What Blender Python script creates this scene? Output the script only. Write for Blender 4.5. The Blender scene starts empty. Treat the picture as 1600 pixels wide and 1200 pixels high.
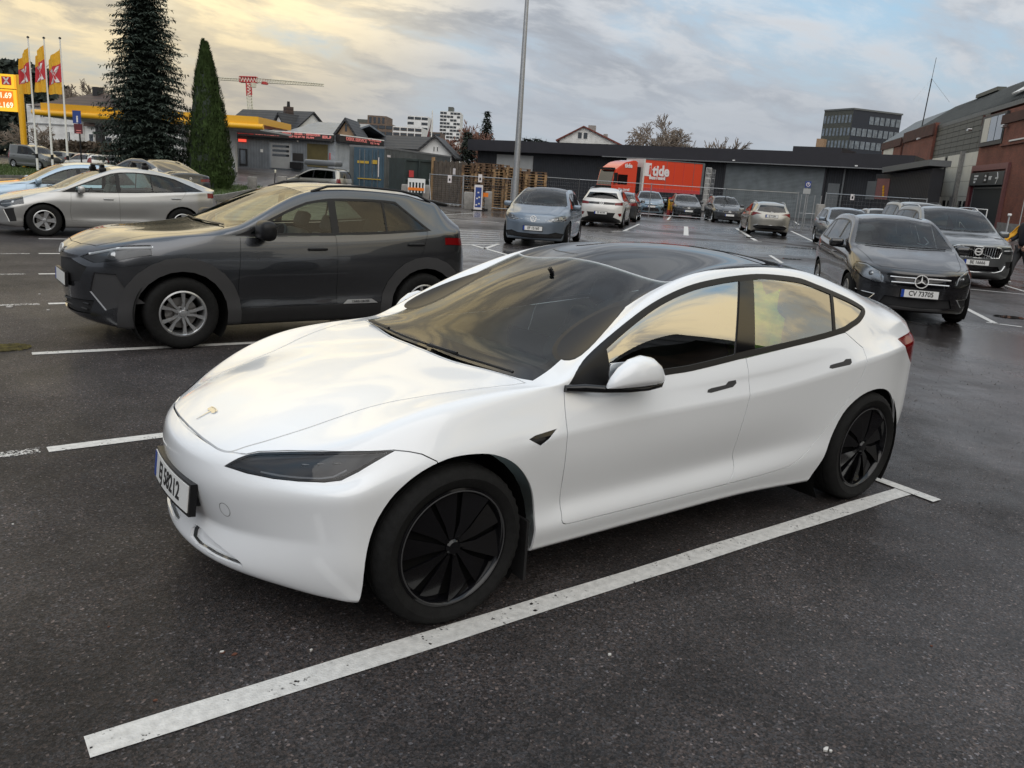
import bpy, bmesh, math, random
import numpy as np
from mathutils import Vector, Matrix, Euler
from mathutils.bvhtree import BVHTree
from mathutils import noise as mnoise
R=math.radians; PI=math.pi
random.seed(7)
COL=bpy.context.scene.collection
def link(o): COL.objects.link(o); return o
SC=bpy.context.scene
COL=SC.collection

# ------------------------------------------------------------------ camera
CP=Vector((-1.63105,-3.38606,1.7555)); F_PX=1281.13
PITCH,ROLL,YAW=.2453,.065,.6425
def _camaxes():
    # world axes: X = backwards along the white car, Y = away from the camera
    fx,fy=math.sin(YAW)*math.cos(PITCH),math.cos(YAW)*math.cos(PITCH)
    # forward in lot frame
    w=Vector((math.cos(PITCH)*math.sin(YAW),math.cos(PITCH)*math.cos(YAW),-math.sin(PITCH)))
    r=Vector((math.cos(YAW),-math.sin(YAW),0))
    u=r.cross(w)
    c,s=math.cos(ROLL),math.sin(ROLL)
    return w,(c*r+s*u),(-s*r+c*u)
CW,CR,CU=_camaxes()
cam_data=bpy.data.cameras.new('camera'); cam=bpy.data.objects.new('camera',cam_data); COL.objects.link(cam)
M=Matrix((( CR.x,CU.x,-CW.x,CP.x),(CR.y,CU.y,-CW.y,CP.y),(CR.z,CU.z,-CW.z,CP.z),(0,0,0,1)))
cam.matrix_world=M
cam_data.sensor_fit='HORIZONTAL'; cam_data.sensor_width=36; cam_data.lens=F_PX/1600*36
cam_data.clip_start=.05; cam_data.clip_end=6000
SC.camera=cam
def pray(px,py):
    return (CW+CR*((px-800)/F_PX)-CU*((py-600)/F_PX))
def G(px,py,z=0):          # place of a spot of the ground seen in the photograph
    d=pray(px,py); t=(z-CP.z)/d.z; return CP+d*t
def W(px,py,dist):         # place at a given distance along the view axis
    d=pray(px,py); return CP+d*dist
# ------------------------------------------------------------------ sky, sun, exposure
def make_world():
    wd=bpy.data.worlds.new('World'); SC.world=wd; wd.use_nodes=True
    nt=wd.node_tree; N=nt.nodes; L=nt.links; bg=N['Background']
    el,az=SUN_EL,SUN_AZ
    sky=N.new('ShaderNodeTexSky'); sky.sky_type='NISHITA'; sky.sun_disc=False; sky.sun_elevation=el; sky.sun_rotation=az; sky.air_density=1.0; sky.dust_density=1.5; sky.ozone_density=1.2
    tc=N.new('ShaderNodeTexCoord')
    sep=N.new('ShaderNodeSeparateXYZ'); L.new(tc.outputs['Generated'],sep.inputs[0])
    def math_(op,a,b=None,cl=False):
        m=N.new('ShaderNodeMath'); m.operation=op; m.use_clamp=cl
        for i,v in enumerate((a,b)):
            if v is None: continue
            if isinstance(v,(int,float)): m.inputs[i].default_value=v
            else: L.new(v,m.inputs[i])
        return m.outputs[0]
    def rng(v,a,b,c,d):
        m=N.new('ShaderNodeMapRange'); m.interpolation_type='SMOOTHSTEP'
        for i,q in enumerate((a,b,c,d)): m.inputs[i+1].default_value=q
        L.new(v,m.inputs[0]); return m.outputs[0]
    def mix(f,a,b,bt='MIX'):
        m=N.new('ShaderNodeMix'); m.data_type='RGBA'; m.blend_type=bt
        if isinstance(f,(int,float)): m.inputs[0].default_value=f
        else: L.new(f,m.inputs[0])
        for i,v in ((6,a),(7,b)):
            if isinstance(v,tuple): m.inputs[i].default_value=(*v,1)
            else: L.new(v,m.inputs[i])
        return m.outputs[2]
    # cloud sheet seen in perspective
    zz=math_('ADD',math_('MAXIMUM',sep.outputs[2],0.0),.24)
    u=math_('DIVIDE',sep.outputs[0],zz); v=math_('DIVIDE',sep.outputs[1],zz)
    cb=N.new('ShaderNodeCombineXYZ'); L.new(u,cb.inputs[0]); L.new(v,cb.inputs[1])
    mp=N.new('ShaderNodeMapping'); mp.inputs['Rotation'].default_value=(0,0,R(24)); mp.inputs['Scale'].default_value=(.85,1.35,1); mp.inputs['Location'].default_value=CLOUD_OFF; L.new(cb.outputs[0],mp.inputs[0])
    def noise(sc,det,rough,dist=0.0,src=None):
        n=N.new('ShaderNodeTexNoise'); n.inputs['Scale'].default_value=sc; n.inputs['Detail'].default_value=det; n.inputs['Roughness'].default_value=rough; n.inputs['Distortion'].default_value=dist
        L.new(src or mp.outputs[0],n.inputs['Vector']); return n.outputs[0]
    n1=noise(1.25,9,.56,.25); n2=noise(3.2,9,.60,.3); n3=noise(.42,3,.5,.2)
    # towards the sun (azimuth in the xy plane)
    sx,sy=math.sin(az),math.cos(az)
    hl=N.new('ShaderNodeVectorMath'); hl.operation='DOT_PRODUCT'; L.new(tc.outputs['Generated'],hl.inputs[0]); hl.inputs[1].default_value=(sx*math.cos(el),sy*math.cos(el),math.sin(el))
    g2=N.new('ShaderNodeVectorMath'); g2.operation='DOT_PRODUCT'; L.new(tc.outputs['Generated'],g2.inputs[0]); g2.inputs[1].default_value=(.74,-.55,.38)
    sunw1=rng(g2.outputs['Value'],.72,1.0,0,.9)
    gl=N.new('ShaderNodeVectorMath'); gl.operation='DOT_PRODUCT'; L.new(tc.outputs['Generated'],gl.inputs[0]); gl.inputs[1].default_value=(.09,.95,.30)
    sunw=math_('MAXIMUM',sunw1,rng(gl.outputs['Value'],.86,.98,0,1))
    dens=math_('ADD',math_('MULTIPLY',n1,.52),math_('ADD',math_('MULTIPLY',n2,.30),math_('MULTIPLY',n3,.33)))
    cover=rng(math_('SUBTRACT',dens,math_('MULTIPLY',sunw1,.075)),.405,.56,0,1)
    thick=rng(dens,.47,.66,0,1)
    lit=rng(n2,.43,.60,0,1)
    grey_l=(2.70,2.90,3.20); grey_d=(1.40,1.50,1.70)
    warm_l=(6.6,5.5,3.4); warm_d=(2.2,2.05,1.8)
    cold=mix(thick,grey_l,grey_d); hot=mix(thick,warm_l,warm_d)
    cold=mix(math_('MULTIPLY',lit,.5),cold,(4.5,4.6,4.7))
    hot=mix(math_('MULTIPLY',lit,.55),hot,(10.0,7.9,4.2))
    cl=mix(sunw,cold,hot)
    skyb=mix(.75,sky.outputs[0],(1.9,2.9,3.6))
    col=mix(math_('MULTIPLY',cover,.97),skyb,cl)
    # grey band low over the horizon
    hz=rng(sep.outputs[2],.02,.21,1,0)
    band=mix(sunw,(2.3,2.5,2.8),(2.35,2.15,1.85))
    col=mix(math_('MULTIPLY',hz,.86),col,band)
    # an overcast sky brightens towards the zenith
    up=rng(sep.outputs[2],.12,.85,1.0,1.65)
    g=N.new('ShaderNodeVectorMath'); g.operation='SCALE'; L.new(col,g.inputs[0]); L.new(up,g.inputs['Scale']); col=g.outputs[0]
    below=rng(sep.outputs[2],-.02,.0,1,0)
    col=mix(below,col,(.35,.34,.33))
    L.new(col,bg.inputs[0]); bg.inputs[1].default_value=SKY_STRENGTH
SUN_EL=R(42); SUN_AZ=R(212)     # azimuth measured from +Y towards +X
CLOUD_OFF=(1.3,.6,0); SKY_STRENGTH=.10
make_world()
sl=bpy.data.lights.new('sun','SUN'); sl.energy=.75; sl.angle=R(75); sl.color=(1,.93,.84)
so=bpy.data.objects.new('sun',sl); link(so)
_d=Vector((math.sin(SUN_AZ)*math.cos(SUN_EL),math.cos(SUN_AZ)*math.cos(SUN_EL),math.sin(SUN_EL)))
so.rotation_euler=_d.to_track_quat('Z','Y').to_euler()
SC.view_settings.view_transform='Standard'; SC.view_settings.look='None'; SC.view_settings.gamma=1; SC.view_settings.use_curve_mapping=False
SC.view_settings.exposure=.95
SC.cycles.use_denoising=True
SC.cycles.max_bounces=8; SC.cycles.transparent_max_bounces=16; SC.cycles.caustics_reflective=False; SC.cycles.caustics_refractive=False
# ------------------------------------------------------------------ small mesh helpers
def link(o): COL.objects.link(o); return o
def tag(o,label=None,cat=None,group=None,kind=None):
    if label: o['label']=label
    if cat: o['category']=cat
    if group: o['group']=group
    if kind: o['kind']=kind
    return o
def empty(name,loc=(0,0,0),rz=0,label=None,cat=None,group=None,kind=None):
    o=bpy.data.objects.new(name,None); link(o); o.location=loc; o.rotation_euler=(0,0,rz)
    return tag(o,label,cat,group,kind)
def mesh_from(V,F,name='m'):
    me=bpy.data.meshes.new(name); me.from_pydata([tuple(v) for v in V],[],[tuple(int(i) for i in f) for f in F]); me.update(); return me
def obj(name,me,mat=None,parent=None,smooth=None):
    o=bpy.data.objects.new(name,me); link(o)
    if mat is not None:
        me.materials.clear(); me.materials.append(mat)
    if parent is not None: o.parent=parent
    if smooth is not None and len(me.polygons):
        me.polygons.foreach_set('use_smooth',[True]*len(me.polygons))
        if smooth<180: me.set_sharp_from_angle(angle=R(smooth))
    return o
class MB:
    """collects simple solids into one mesh"""
    def __init__(s): s.v=[];s.f=[];s.mi=[];s.m=0
    def add(s,V,F):
        n=len(s.v); s.v+= [tuple(v) for v in V]; s.f+=[tuple(i+n for i in f) for f in F]; s.mi+=[s.m]*len(F); return s
    def box(s,x0,x1,y0,y1,z0,z1,T=None):
        V=[Vector(p) for p in ((x0,y0,z0),(x1,y0,z0),(x1,y1,z0),(x0,y1,z0),(x0,y0,z1),(x1,y0,z1),(x1,y1,z1),(x0,y1,z1))]
        if T: V=[T@v for v in V]
        return s.add(V,[(0,3,2,1),(4,5,6,7),(0,1,5,4),(1,2,6,5),(2,3,7,6),(3,0,4,7)])
    def rbox(s,x0,x1,y0,y1,z0,z1,b=.02,T=None,seg=2):
        bm=bmesh.new(); bmesh.ops.create_cube(bm,size=1)
        for v in bm.verts: v.co=Vector(((x0+x1)/2+v.co.x*(x1-x0),(y0+y1)/2+v.co.y*(y1-y0),(z0+z1)/2+v.co.z*(z1-z0)))
        bmesh.ops.bevel(bm,geom=list(bm.edges),offset=b,segments=seg,affect='EDGES',profile=.5)
        bm.verts.index_update()
        V=[(T@v.co if T else v.co.copy()) for v in bm.verts]; F=[tuple(v.index for v in f.verts) for f in bm.faces]; bm.free()
        return s.add(V,F)
    def tube(s,pts,r,n=8,cap=True):
        pts=[Vector(p) for p in pts]; rr=r if isinstance(r,(list,tuple)) else [r]*len(pts)
        V=[];F=[];up=None
        for i,p in enumerate(pts):
            t=(pts[min(i+1,len(pts)-1)]-pts[max(i-1,0)]).normalized()
            if up is None:
                a=Vector((0,0,1)) if abs(t.z)<.9 else Vector((1,0,0)); up=t.cross(a).normalized()
            else: up=(up-t*up.dot(t)).normalized()
            b=t.cross(up)
            for k in range(n):
                an=2*PI*k/n; V.append(p+(up*math.cos(an)+b*math.sin(an))*rr[i])
        for i in range(len(pts)-1):
            for k in range(n):
                F.append((i*n+k,i*n+(k+1)%n,(i+1)*n+(k+1)%n,(i+1)*n+k))
        if cap: F.append(tuple(range(n))[::-1]); F.append(tuple((len(pts)-1)*n+k for k in range(n)))
        return s.add(V,F)
    def lathe(s,prof,n=24,T=None,axis='z',a0=0,a1=2*PI):
        """prof: (radius, along axis)"""
        V=[];F=[];full=abs(a1-a0-2*PI)<1e-6; m=n if full else n+1
        for (r,h) in prof:
            for k in range(m):
                a=a0+(a1-a0)*k/n
                p=Vector((r*math.cos(a),r*math.sin(a),h)) if axis=='z' else Vector((r*math.cos(a),h,r*math.sin(a)))
                V.append(T@p if T else p)
        for i in range(len(prof)-1):
            for k in range(n):
                k2=(k+1)%m
                q=(i*m+k,i*m+k2,(i+1)*m+k2,(i+1)*m+k)
                F.append(q if axis=='z' else q[::-1])
        return s.add(V,F)
    def prism(s,poly,axis,lo,hi,T=None):
        n=len(poly)
        def P(a,b,c):
            v={'y':(a,c,b),'z':(a,b,c),'x':(c,a,b)}[axis]; v=Vector(v); return T@v if T else v
        V=[P(a,b,lo) for a,b in poly]+[P(a,b,hi) for a,b in poly]
        F=[tuple(range(n)),tuple(range(2*n-1,n-1,-1))]+[(i,n+i,n+(i+1)%n,(i+1)%n) for i in range(n)]
        ar=sum(poly[i][0]*poly[(i+1)%n][1]-poly[(i+1)%n][0]*poly[i][1] for i in range(n))
        flip=(ar>0) if axis!='y' else (ar<0)
        if not flip: F=[f[::-1] for f in F]
        return s.add(V,F)
    def mesh(s,name='m'):
        return mesh_from(s.v,s.f,name)
    def build(s,name,mat,parent=None,smooth=None,mats=None):
        me=s.mesh(name)
        o=obj(name,me,mat,parent,smooth)
        if mats:
            me.materials.clear()
            for m in mats: me.materials.append(m)
            me.polygons.foreach_set('material_index',s.mi)
        return o
def pchip(keys):
    K=sorted(keys); x=np.array([k[0] for k in K],float); y=np.array([k[1] for k in K],float)
    h=np.diff(x); d=np.diff(y)/h; m=np.zeros(len(x))
    for i in range(1,len(x)-1):
        if d[i-1]*d[i]>0:
            w1=2*h[i]+h[i-1]; w2=h[i]+2*h[i-1]; m[i]=(w1+w2)/(w1/d[i-1]+w2/d[i])
    m[0]=d[0]; m[-1]=d[-1]
    def f(t):
        if t<=x[0]: return float(y[0]+(t-x[0])*m[0])
        if t>=x[-1]: return float(y[-1]+(t-x[-1])*m[-1])
        i=int(np.searchsorted(x,t)-1); i=max(0,min(i,len(h)-1)); s=(t-x[i])/h[i]
        return float(y[i]*(1+2*s)*(1-s)**2+h[i]*m[i]*s*(1-s)**2+y[i+1]*s*s*(3-2*s)+h[i]*m[i+1]*s*s*(s-1))
    return f
def smooth_poly(pts,n=4,closed=True,sharp=()):
    """rounds a polygon by centripetal-like Catmull-Rom; indices in sharp stay corners"""
    N=len(pts); out=[]
    for i in range(N if closed else N-1):
        p0,p1,p2,p3=[np.array(pts[(i+k)%N] if closed else pts[max(0,min(N-1,i+k))],float) for k in (-1,0,1,2)]
        L=np.linalg.norm(p2-p1)
        m1=(p2-p0); m2=(p3-p1)
        m1=m1/max(np.linalg.norm(m1),1e-9)*L; m2=m2/max(np.linalg.norm(m2),1e-9)*L
        if i in sharp: m1=(p2-p1)
        if (i+1)%N in sharp: m2=(p2-p1)
        for k in range(n):
            t=k/n; out.append(tuple((2*t**3-3*t*t+1)*p1+(t**3-2*t*t+t)*m1+(-2*t**3+3*t*t)*p2+(t**3-t*t)*m2))
    if not closed: out.append(tuple(pts[-1]))
    return out
def off_poly(poly,d):
    """moves a closed 2-D outline outwards by d (inwards if negative)"""
    P=np.array(poly,float); n=len(P)
    ar=sum(P[i][0]*P[(i+1)%n][1]-P[(i+1)%n][0]*P[i][1] for i in range(n)); s=1 if ar>0 else -1
    out=[]
    for i in range(n):
        a=P[i]-P[i-1]; b=P[(i+1)%n]-P[i]
        a=a/max(np.linalg.norm(a),1e-9); b=b/max(np.linalg.norm(b),1e-9)
        na=np.array([a[1],-a[0]])*s; nb=np.array([b[1],-b[0]])*s
        m=na+nb; L=np.linalg.norm(m)
        if L<1e-6: out.append(tuple(P[i]+na*d)); continue
        m/=L; k=1/max(.45,m@na); out.append(tuple(P[i]+m*d*k))
    return out
# ------------------------------------------------------------------ booleans on closed meshes, in a scratch scene
TMP=bpy.data.scenes.new('scratch')
def _ev(o):
    vl=TMP.view_layers[0]; vl.update()
    dg=vl.depsgraph
    return bpy.data.meshes.new_from_object(o.evaluated_get(dg),preserve_all_data_layers=False,depsgraph=dg)
def outward(me):
    """turns a closed mesh inside out if its faces point inwards"""
    me.calc_loop_triangles(); co=vco(me); t=np.empty(len(me.loop_triangles)*3,int); me.loop_triangles.foreach_get('vertices',t); q=co[t.reshape(-1,3)]
    v=float((q[:,0]*np.cross(q[:,1],q[:,2])).sum())
    if v<0: me.flip_normals()
    return me
def boolean(a,b,op):
    oa=bpy.data.objects.new('a',a); ob=bpy.data.objects.new('b',b)
    TMP.collection.objects.link(oa); TMP.collection.objects.link(ob)
    m=oa.modifiers.new('b','BOOLEAN'); m.operation=op; m.object=ob; m.solver='MANIFOLD'
    r=_ev(oa)
    if len(r.polygons)==0 and op=='DIFFERENCE':
        m.solver='EXACT'; r=_ev(oa)
    bpy.data.objects.remove(oa); bpy.data.objects.remove(ob)
    return r
def subsurf(me,lv,limit=True):
    o=bpy.data.objects.new('s',me); TMP.collection.objects.link(o)
    m=o.modifiers.new('s','SUBSURF'); m.levels=lv; m.render_levels=lv; m.use_limit_surface=limit; m.boundary_smooth='PRESERVE_CORNERS'
    r=_ev(o); bpy.data.objects.remove(o); return r
def vco(me):
    a=np.empty(len(me.vertices)*3); me.vertices.foreach_get('co',a); return a.reshape(-1,3)
def mirror_mesh(me):
    m=me.copy(); c=vco(m); c[:,1]*=-1; m.vertices.foreach_set('co',c.ravel()); m.flip_normals(); m.update(); return m
# ------------------------------------------------------------------ car bodies
class Base:
    """closed smooth car body grown from a coarse cage; local x = backwards, y = right, z = up"""
    NJ=15
    def __init__(s,S,cols,front,rear,crease,level,thick=.018,pf=2.5,pr=2.5,bf=.5,br=.5,bottomz=None):
        # S nominal x of the stations; cols[j]=(fy,fz) for j 0..10; front/rear: 7 (x,z) centre points
        n=len(S); V={}; 
        def corner(i,j):
            fy,fz=cols[j]; return [S[i],fy(S[i]),fz(S[i])]
        tY=[0,.36,.62,.82,1.0]
        def fasc(i,C,p):
            g={}
            for b in range(7):
                cx,cy,cz=corner(i,4+b)
                for a in range(5):
                    t=tY[a]; g[a,b]=[C[b][0]+(cx-C[b][0])*t**p,cy*t,C[b][1]+(cz-C[b][1])*t**2]
            return g
        gf=fasc(0,front,pf); gr=fasc(n-1,rear,pr)
        P=np.zeros((n,s.NJ,3))
        for i in range(n):
            for j in range(s.NJ):
                if i in (0,n-1):
                    g=gf if i==0 else gr
                    P[i,j]= g[j,0] if j<=4 else (g[4,j-4] if j<=10 else g[14-j,6])
                    continue
                x=S[i]
                if j<=4 or j>10:
                    jj=j if j<=4 else 14-j; row=0 if j<=4 else 6
                    if x<S[0]+bf: x=x+(gf[jj,row][0]-S[0])*((S[0]+bf-x)/bf)**1.6
                    elif x>S[-1]-br: x=x+(gr[jj,row][0]-S[-1])*((x-S[-1]+br)/br)**1.6
                if j<=10:
                    P[i,j]=[x,cols[j][0](x),cols[j][1](x)]
                else:
                    cy=cols[10][0](S[i]); P[i,j]=[x,cy*tY[14-j],(bottomz if bottomz is not None else cols[10][1](S[i])-.02)]
        verts=[];idx={}
        def add(key,p):
            idx[key]=len(verts); verts.append(p); return idx[key]
        for i in range(n):
            for j in range(s.NJ):
                x,y,z=P[i,j]
                if j in (0,14): add(('s',i,j,1),(x,0,z)); idx['s',i,j,-1]=idx['s',i,j,1]
                else: add(('s',i,j,-1),(x,-y,z)); add(('s',i,j,1),(x,y,z))
        def fk(e,i,g,a,b):
            sd=-1 if a<0 else 1; aa=abs(a)
            if b==0: return idx['s',i,aa,sd]
            if b==6: return idx['s',i,14-aa,sd]
            if aa==4: return idx['s',i,4+b,sd]
            k=(e,a,b)
            if k not in idx:
                x,y,z=g[aa,b]; add(k,(x,sd*y if aa else 0,z))
            return idx[k]
        F=[]
        for i in range(n-1):
            for j in range(s.NJ-1):
                for sd in (-1,1):
                    q=[idx['s',i,j,sd],idx['s',i+1,j,sd],idx['s',i+1,j+1,sd],idx['s',i,j+1,sd]]
                    F.append(q if sd<0 else q[::-1])
        for e,i,g in (('f',0,gf),('r',n-1,gr)):
            for a in range(-4,4):
                for b in range(6):
                    q=[fk(e,i,g,a,b),fk(e,i,g,a+1,b),fk(e,i,g,a+1,b+1),fk(e,i,g,a,b+1)]
                    F.append(q[::-1] if e=='f' else q)
        T=np.array(verts,float); cage=mesh_from(T,F)
        bm=bmesh.new(); bm.from_mesh(cage); bmesh.ops.recalc_face_normals(bm,faces=bm.faces)
        cl=bm.edges.layers.float.new('crease_edge'); bm.verts.ensure_lookup_table()
        inv={}
        for k,v in idx.items():
            inv.setdefault(v,[]).append(k)
        for e in bm.edges:
            ka=inv[e.verts[0].index]; kb=inv[e.verts[1].index]
            for A in ka:
                for B in kb:
                    c=crease(A,B) if crease else 0
                    if c: e[cl]=max(e[cl],c)
        bm.to_mesh(cage); bm.free()
        X=T.copy()
        for _ in range(4):
            cage.vertices.foreach_set('co',X.ravel()); cage.update()
            m=subsurf(cage,1); L=vco(m)[:len(T)]; X+= (T-L)*.9; bpy.data.meshes.remove(m)
        cage.vertices.foreach_set('co',X.ravel()); cage.update()
        s.mesh=subsurf(cage,level); s.prep(thick)
    def prep(s,thick):
        me=s.mesh
        me.calc_loop_triangles()
        s.V=vco(me); nt=len(me.loop_triangles); t=np.empty(nt*3,int); me.loop_triangles.foreach_get('vertices',t); s.T=t.reshape(-1,3)
        nn=np.empty(len(me.vertices)*3); me.vertex_normals.foreach_get('vector',nn); s.N=nn.reshape(-1,3)
        s.bvh=BVHTree.FromPolygons([tuple(v) for v in s.V],[tuple(int(i) for i in q) for q in s.T])
        inner=me.copy(); inner.vertices.foreach_set('co',(s.V-s.N*thick).ravel()); inner.update()
        s.shell=boolean(me.copy(),inner,'DIFFERENCE')
    def nrm(s,p):
        loc,n,i,d=s.bvh.find_nearest(p)
        a,b,c=s.T[i]; A,B,C=s.V[a],s.V[b],s.V[c]; p=np.array(loc)
        v0,v1,v2=B-A,C-A,p-A; d00=v0@v0; d01=v0@v1; d11=v1@v1; d20=v2@v0; d21=v2@v1; den=d00*d11-d01*d01
        if abs(den)<1e-14: return n,d
        v=(d11*d20-d01*d21)/den; w=(d00*d21-d01*d20)/den; u=1-v-w
        return Vector(s.N[a]*u+s.N[b]*v+s.N[c]*w).normalized(),d
    def side(s,x,z,sgn=-1):
        """point and normal of the body seen from the side"""
        h,n,i,d=s.bvh.ray_cast(Vector((x,sgn*3,z)),Vector((0,-sgn,0)))
        return (h,s.nrm(h)[0]) if h else (None,None)
    def top(s,x,y):
        h,n,i,d=s.bvh.ray_cast(Vector((x,y,3)),Vector((0,0,-1)))
        return (h,s.nrm(h)[0]) if h else (None,None)
    def frontp(s,y,z,e=-1):
        h,n,i,d=s.bvh.ray_cast(Vector((e*8,y,z)),Vector((-e,0,0)))
        return (h,s.nrm(h)[0]) if h else (None,None)
    def nrms(s,co):
        """interpolated body normals and distances for many points"""
        n=len(co); I=np.zeros(n,int); D=np.zeros(n); L=np.zeros((n,3))
        fn=s.bvh.find_nearest
        for i in range(n):
            loc,_,k,d=fn(co[i]); I[i]=k; D[i]=d; L[i]=loc
        t=s.T[I]; A=s.V[t[:,0]]; v0=s.V[t[:,1]]-A; v1=s.V[t[:,2]]-A; v2=L-A
        dot=lambda a,b:(a*b).sum(1)
        d00=dot(v0,v0); d01=dot(v0,v1); d11=dot(v1,v1); d20=dot(v2,v0); d21=dot(v2,v1); den=d00*d11-d01*d01; den[abs(den)<1e-16]=1
        v=(d11*d20-d01*d21)/den; w=(d00*d21-d01*d20)/den; u=1-v-w
        N=s.N[t[:,0]]*u[:,None]+s.N[t[:,1]]*v[:,None]+s.N[t[:,2]]*w[:,None]
        return N/np.maximum(np.linalg.norm(N,axis=1),1e-9)[:,None],D
    def finish(s,me,outer_only=False,eps=3e-4,push=0.0):
        vn,dist=s.nrms(vco(me)); near=dist<eps
        def loops():
            nl=len(me.loops); lv=np.empty(nl,int); me.loops.foreach_get('vertex_index',lv)
            st=np.empty(len(me.polygons),int); me.polygons.foreach_get('loop_start',st); tot=np.empty(len(me.polygons),int); me.polygons.foreach_get('loop_total',tot)
            pn=np.empty(len(me.polygons)*3); me.polygons.foreach_get('normal',pn); return lv,st,tot,pn.reshape(-1,3)
        lv,st,tot,pn=loops(); pid=np.repeat(np.arange(len(tot)),tot)
        allnear=np.minimum.reduceat(near[lv].astype(int),st)>0
        mn=np.add.reduceat(vn[lv],st,axis=0)/tot[:,None]; outer=allnear&((mn*pn).sum(1)>.2)
        if outer_only:
            bm=bmesh.new(); bm.from_mesh(me); bm.faces.ensure_lookup_table(); Ly=bm.verts.layers.int.new('o')
            for v in bm.verts: v[Ly]=v.index
            bmesh.ops.delete(bm,geom=[bm.faces[i] for i in np.nonzero(~outer)[0]],context='FACES')
            o=[v[Ly] for v in bm.verts]; bm.to_mesh(me); bm.free(); vn=vn[o]
            if len(me.polygons)==0: return me
            lv,st,tot,pn=loops(); pid=np.repeat(np.arange(len(tot)),tot); outer=np.ones(len(tot),bool)
            for a in list(me.attributes):
                if a.name=='o': me.attributes.remove(a)
        if push:
            me.vertices.foreach_set('co',(vco(me)+vn*push).ravel()); me.update()
        ln=np.where(outer[pid][:,None],vn[lv],pn[pid])
        me.polygons.foreach_set('use_smooth',[True]*len(me.polygons))
        me.normals_split_custom_set(ln.tolist())
        return me
def jprism(polys,axis,lo,hi,T=None):
    b=MB()
    for p in polys: b.prism(p,axis,lo,hi,T)
    return b.mesh()
# ------------------------------------------------------------------ materials
def nodes(name):
    m=bpy.data.materials.new(name); m.use_nodes=True; nt=m.node_tree
    return m,nt,nt.nodes['Principled BSDF'],nt.nodes,nt.links
def pmat(name,col,rough=.5,metal=0,coat=0,spec=.5,var=0,scale=8,bump=0,bscale=60,trans=0,emit=None,es=0,sheen=0):
    """plain surface with a little uneven tone and relief"""
    m,nt,b,N,L=nodes(name)
    b.inputs['Base Color'].default_value=(*col,1); b.inputs['Roughness'].default_value=rough; b.inputs['Metallic'].default_value=metal
    b.inputs['Coat Weight'].default_value=coat; b.inputs['Coat Roughness'].default_value=.04; b.inputs['Specular IOR Level'].default_value=spec
    if emit: b.inputs['Emission Color'].default_value=(*emit,1); b.inputs['Emission Strength'].default_value=es
    if var or bump:
        tc=N.new('ShaderNodeTexCoord'); n=N.new('ShaderNodeTexNoise'); n.inputs['Scale'].default_value=scale; n.inputs['Detail'].default_value=6; n.inputs['Roughness'].default_value=.6
        L.new(tc.outputs['Object'],n.inputs['Vector'])
        if var:
            mr=N.new('ShaderNodeMapRange'); mr.inputs[1].default_value=.3; mr.inputs[2].default_value=.7; mr.inputs[3].default_value=1-var; mr.inputs[4].default_value=1+var
            mx=N.new('ShaderNodeMix'); mx.data_type='RGBA'; mx.blend_type='MULTIPLY'; mx.inputs[0].default_value=1; mx.inputs[6].default_value=(*col,1)
            L.new(n.outputs[0],mr.inputs[0]); L.new(mr.outputs[0],mx.inputs[7]); L.new(mx.outputs[2],b.inputs['Base Color'])
        if bump:
            n2=N.new('ShaderNodeTexNoise'); n2.inputs['Scale'].default_value=bscale; n2.inputs['Detail'].default_value=4
            L.new(tc.outputs['Object'],n2.inputs['Vector'])
            bp=N.new('ShaderNodeBump'); bp.inputs['Strength'].default_value=bump; bp.inputs['Distance'].default_value=.01
            L.new(n2.outputs[0],bp.inputs['Height']); L.new(bp.outputs[0],b.inputs['Normal'])
    return m
def paint(name,col,metal=0.0,rough=.4,dirt=.06):
    m,nt,b,N,L=nodes(name)
    b.inputs['Metallic'].default_value=metal; b.inputs['Coat Weight'].default_value=1; b.inputs['Coat Roughness'].default_value=.025; b.inputs['Coat IOR'].default_value=1.5
    tc=N.new('ShaderNodeTexCoord'); n=N.new('ShaderNodeTexNoise'); n.inputs['Scale'].default_value=2.3; n.inputs['Detail'].default_value=8; n.inputs['Roughness'].default_value=.65
    L.new(tc.outputs['Object'],n.inputs['Vector'])
    sep=N.new('ShaderNodeSeparateXYZ'); L.new(tc.outputs['Object'],sep.inputs[0])
    low=N.new('ShaderNodeMapRange'); low.inputs[1].default_value=.65; low.inputs[2].default_value=.15; low.inputs[3].default_value=0; low.inputs[4].default_value=1; L.new(sep.outputs[2],low.inputs[0])
    mul=N.new('ShaderNodeMath'); mul.operation='MULTIPLY'; L.new(low.outputs[0],mul.inputs[0]); L.new(n.outputs[0],mul.inputs[1])
    k=N.new('ShaderNodeMath'); k.operation='MULTIPLY'; k.inputs[1].default_value=dirt*4; k.use_clamp=True; L.new(mul.outputs[0],k.inputs[0])
    mx=N.new('ShaderNodeMix'); mx.data_type='RGBA'; mx.inputs[6].default_value=(*col,1); mx.inputs[7].default_value=(.17,.15,.13,1)
    L.new(k.outputs[0],mx.inputs[0]); L.new(mx.outputs[2],b.inputs['Base Color'])
    r=N.new('ShaderNodeMapRange'); r.inputs[3].default_value=rough-.03; r.inputs[4].default_value=rough+.05; L.new(n.outputs[0],r.inputs[0]); L.new(r.outputs[0],b.inputs['Roughness'])
    cr=N.new('ShaderNodeMapRange'); cr.inputs[1].default_value=0; cr.inputs[2].default_value=.5; cr.inputs[3].default_value=.02; cr.inputs[4].default_value=.25; L.new(k.outputs[0],cr.inputs[0]); L.new(cr.outputs[0],b.inputs['Coat Roughness'])
    return m
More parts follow.
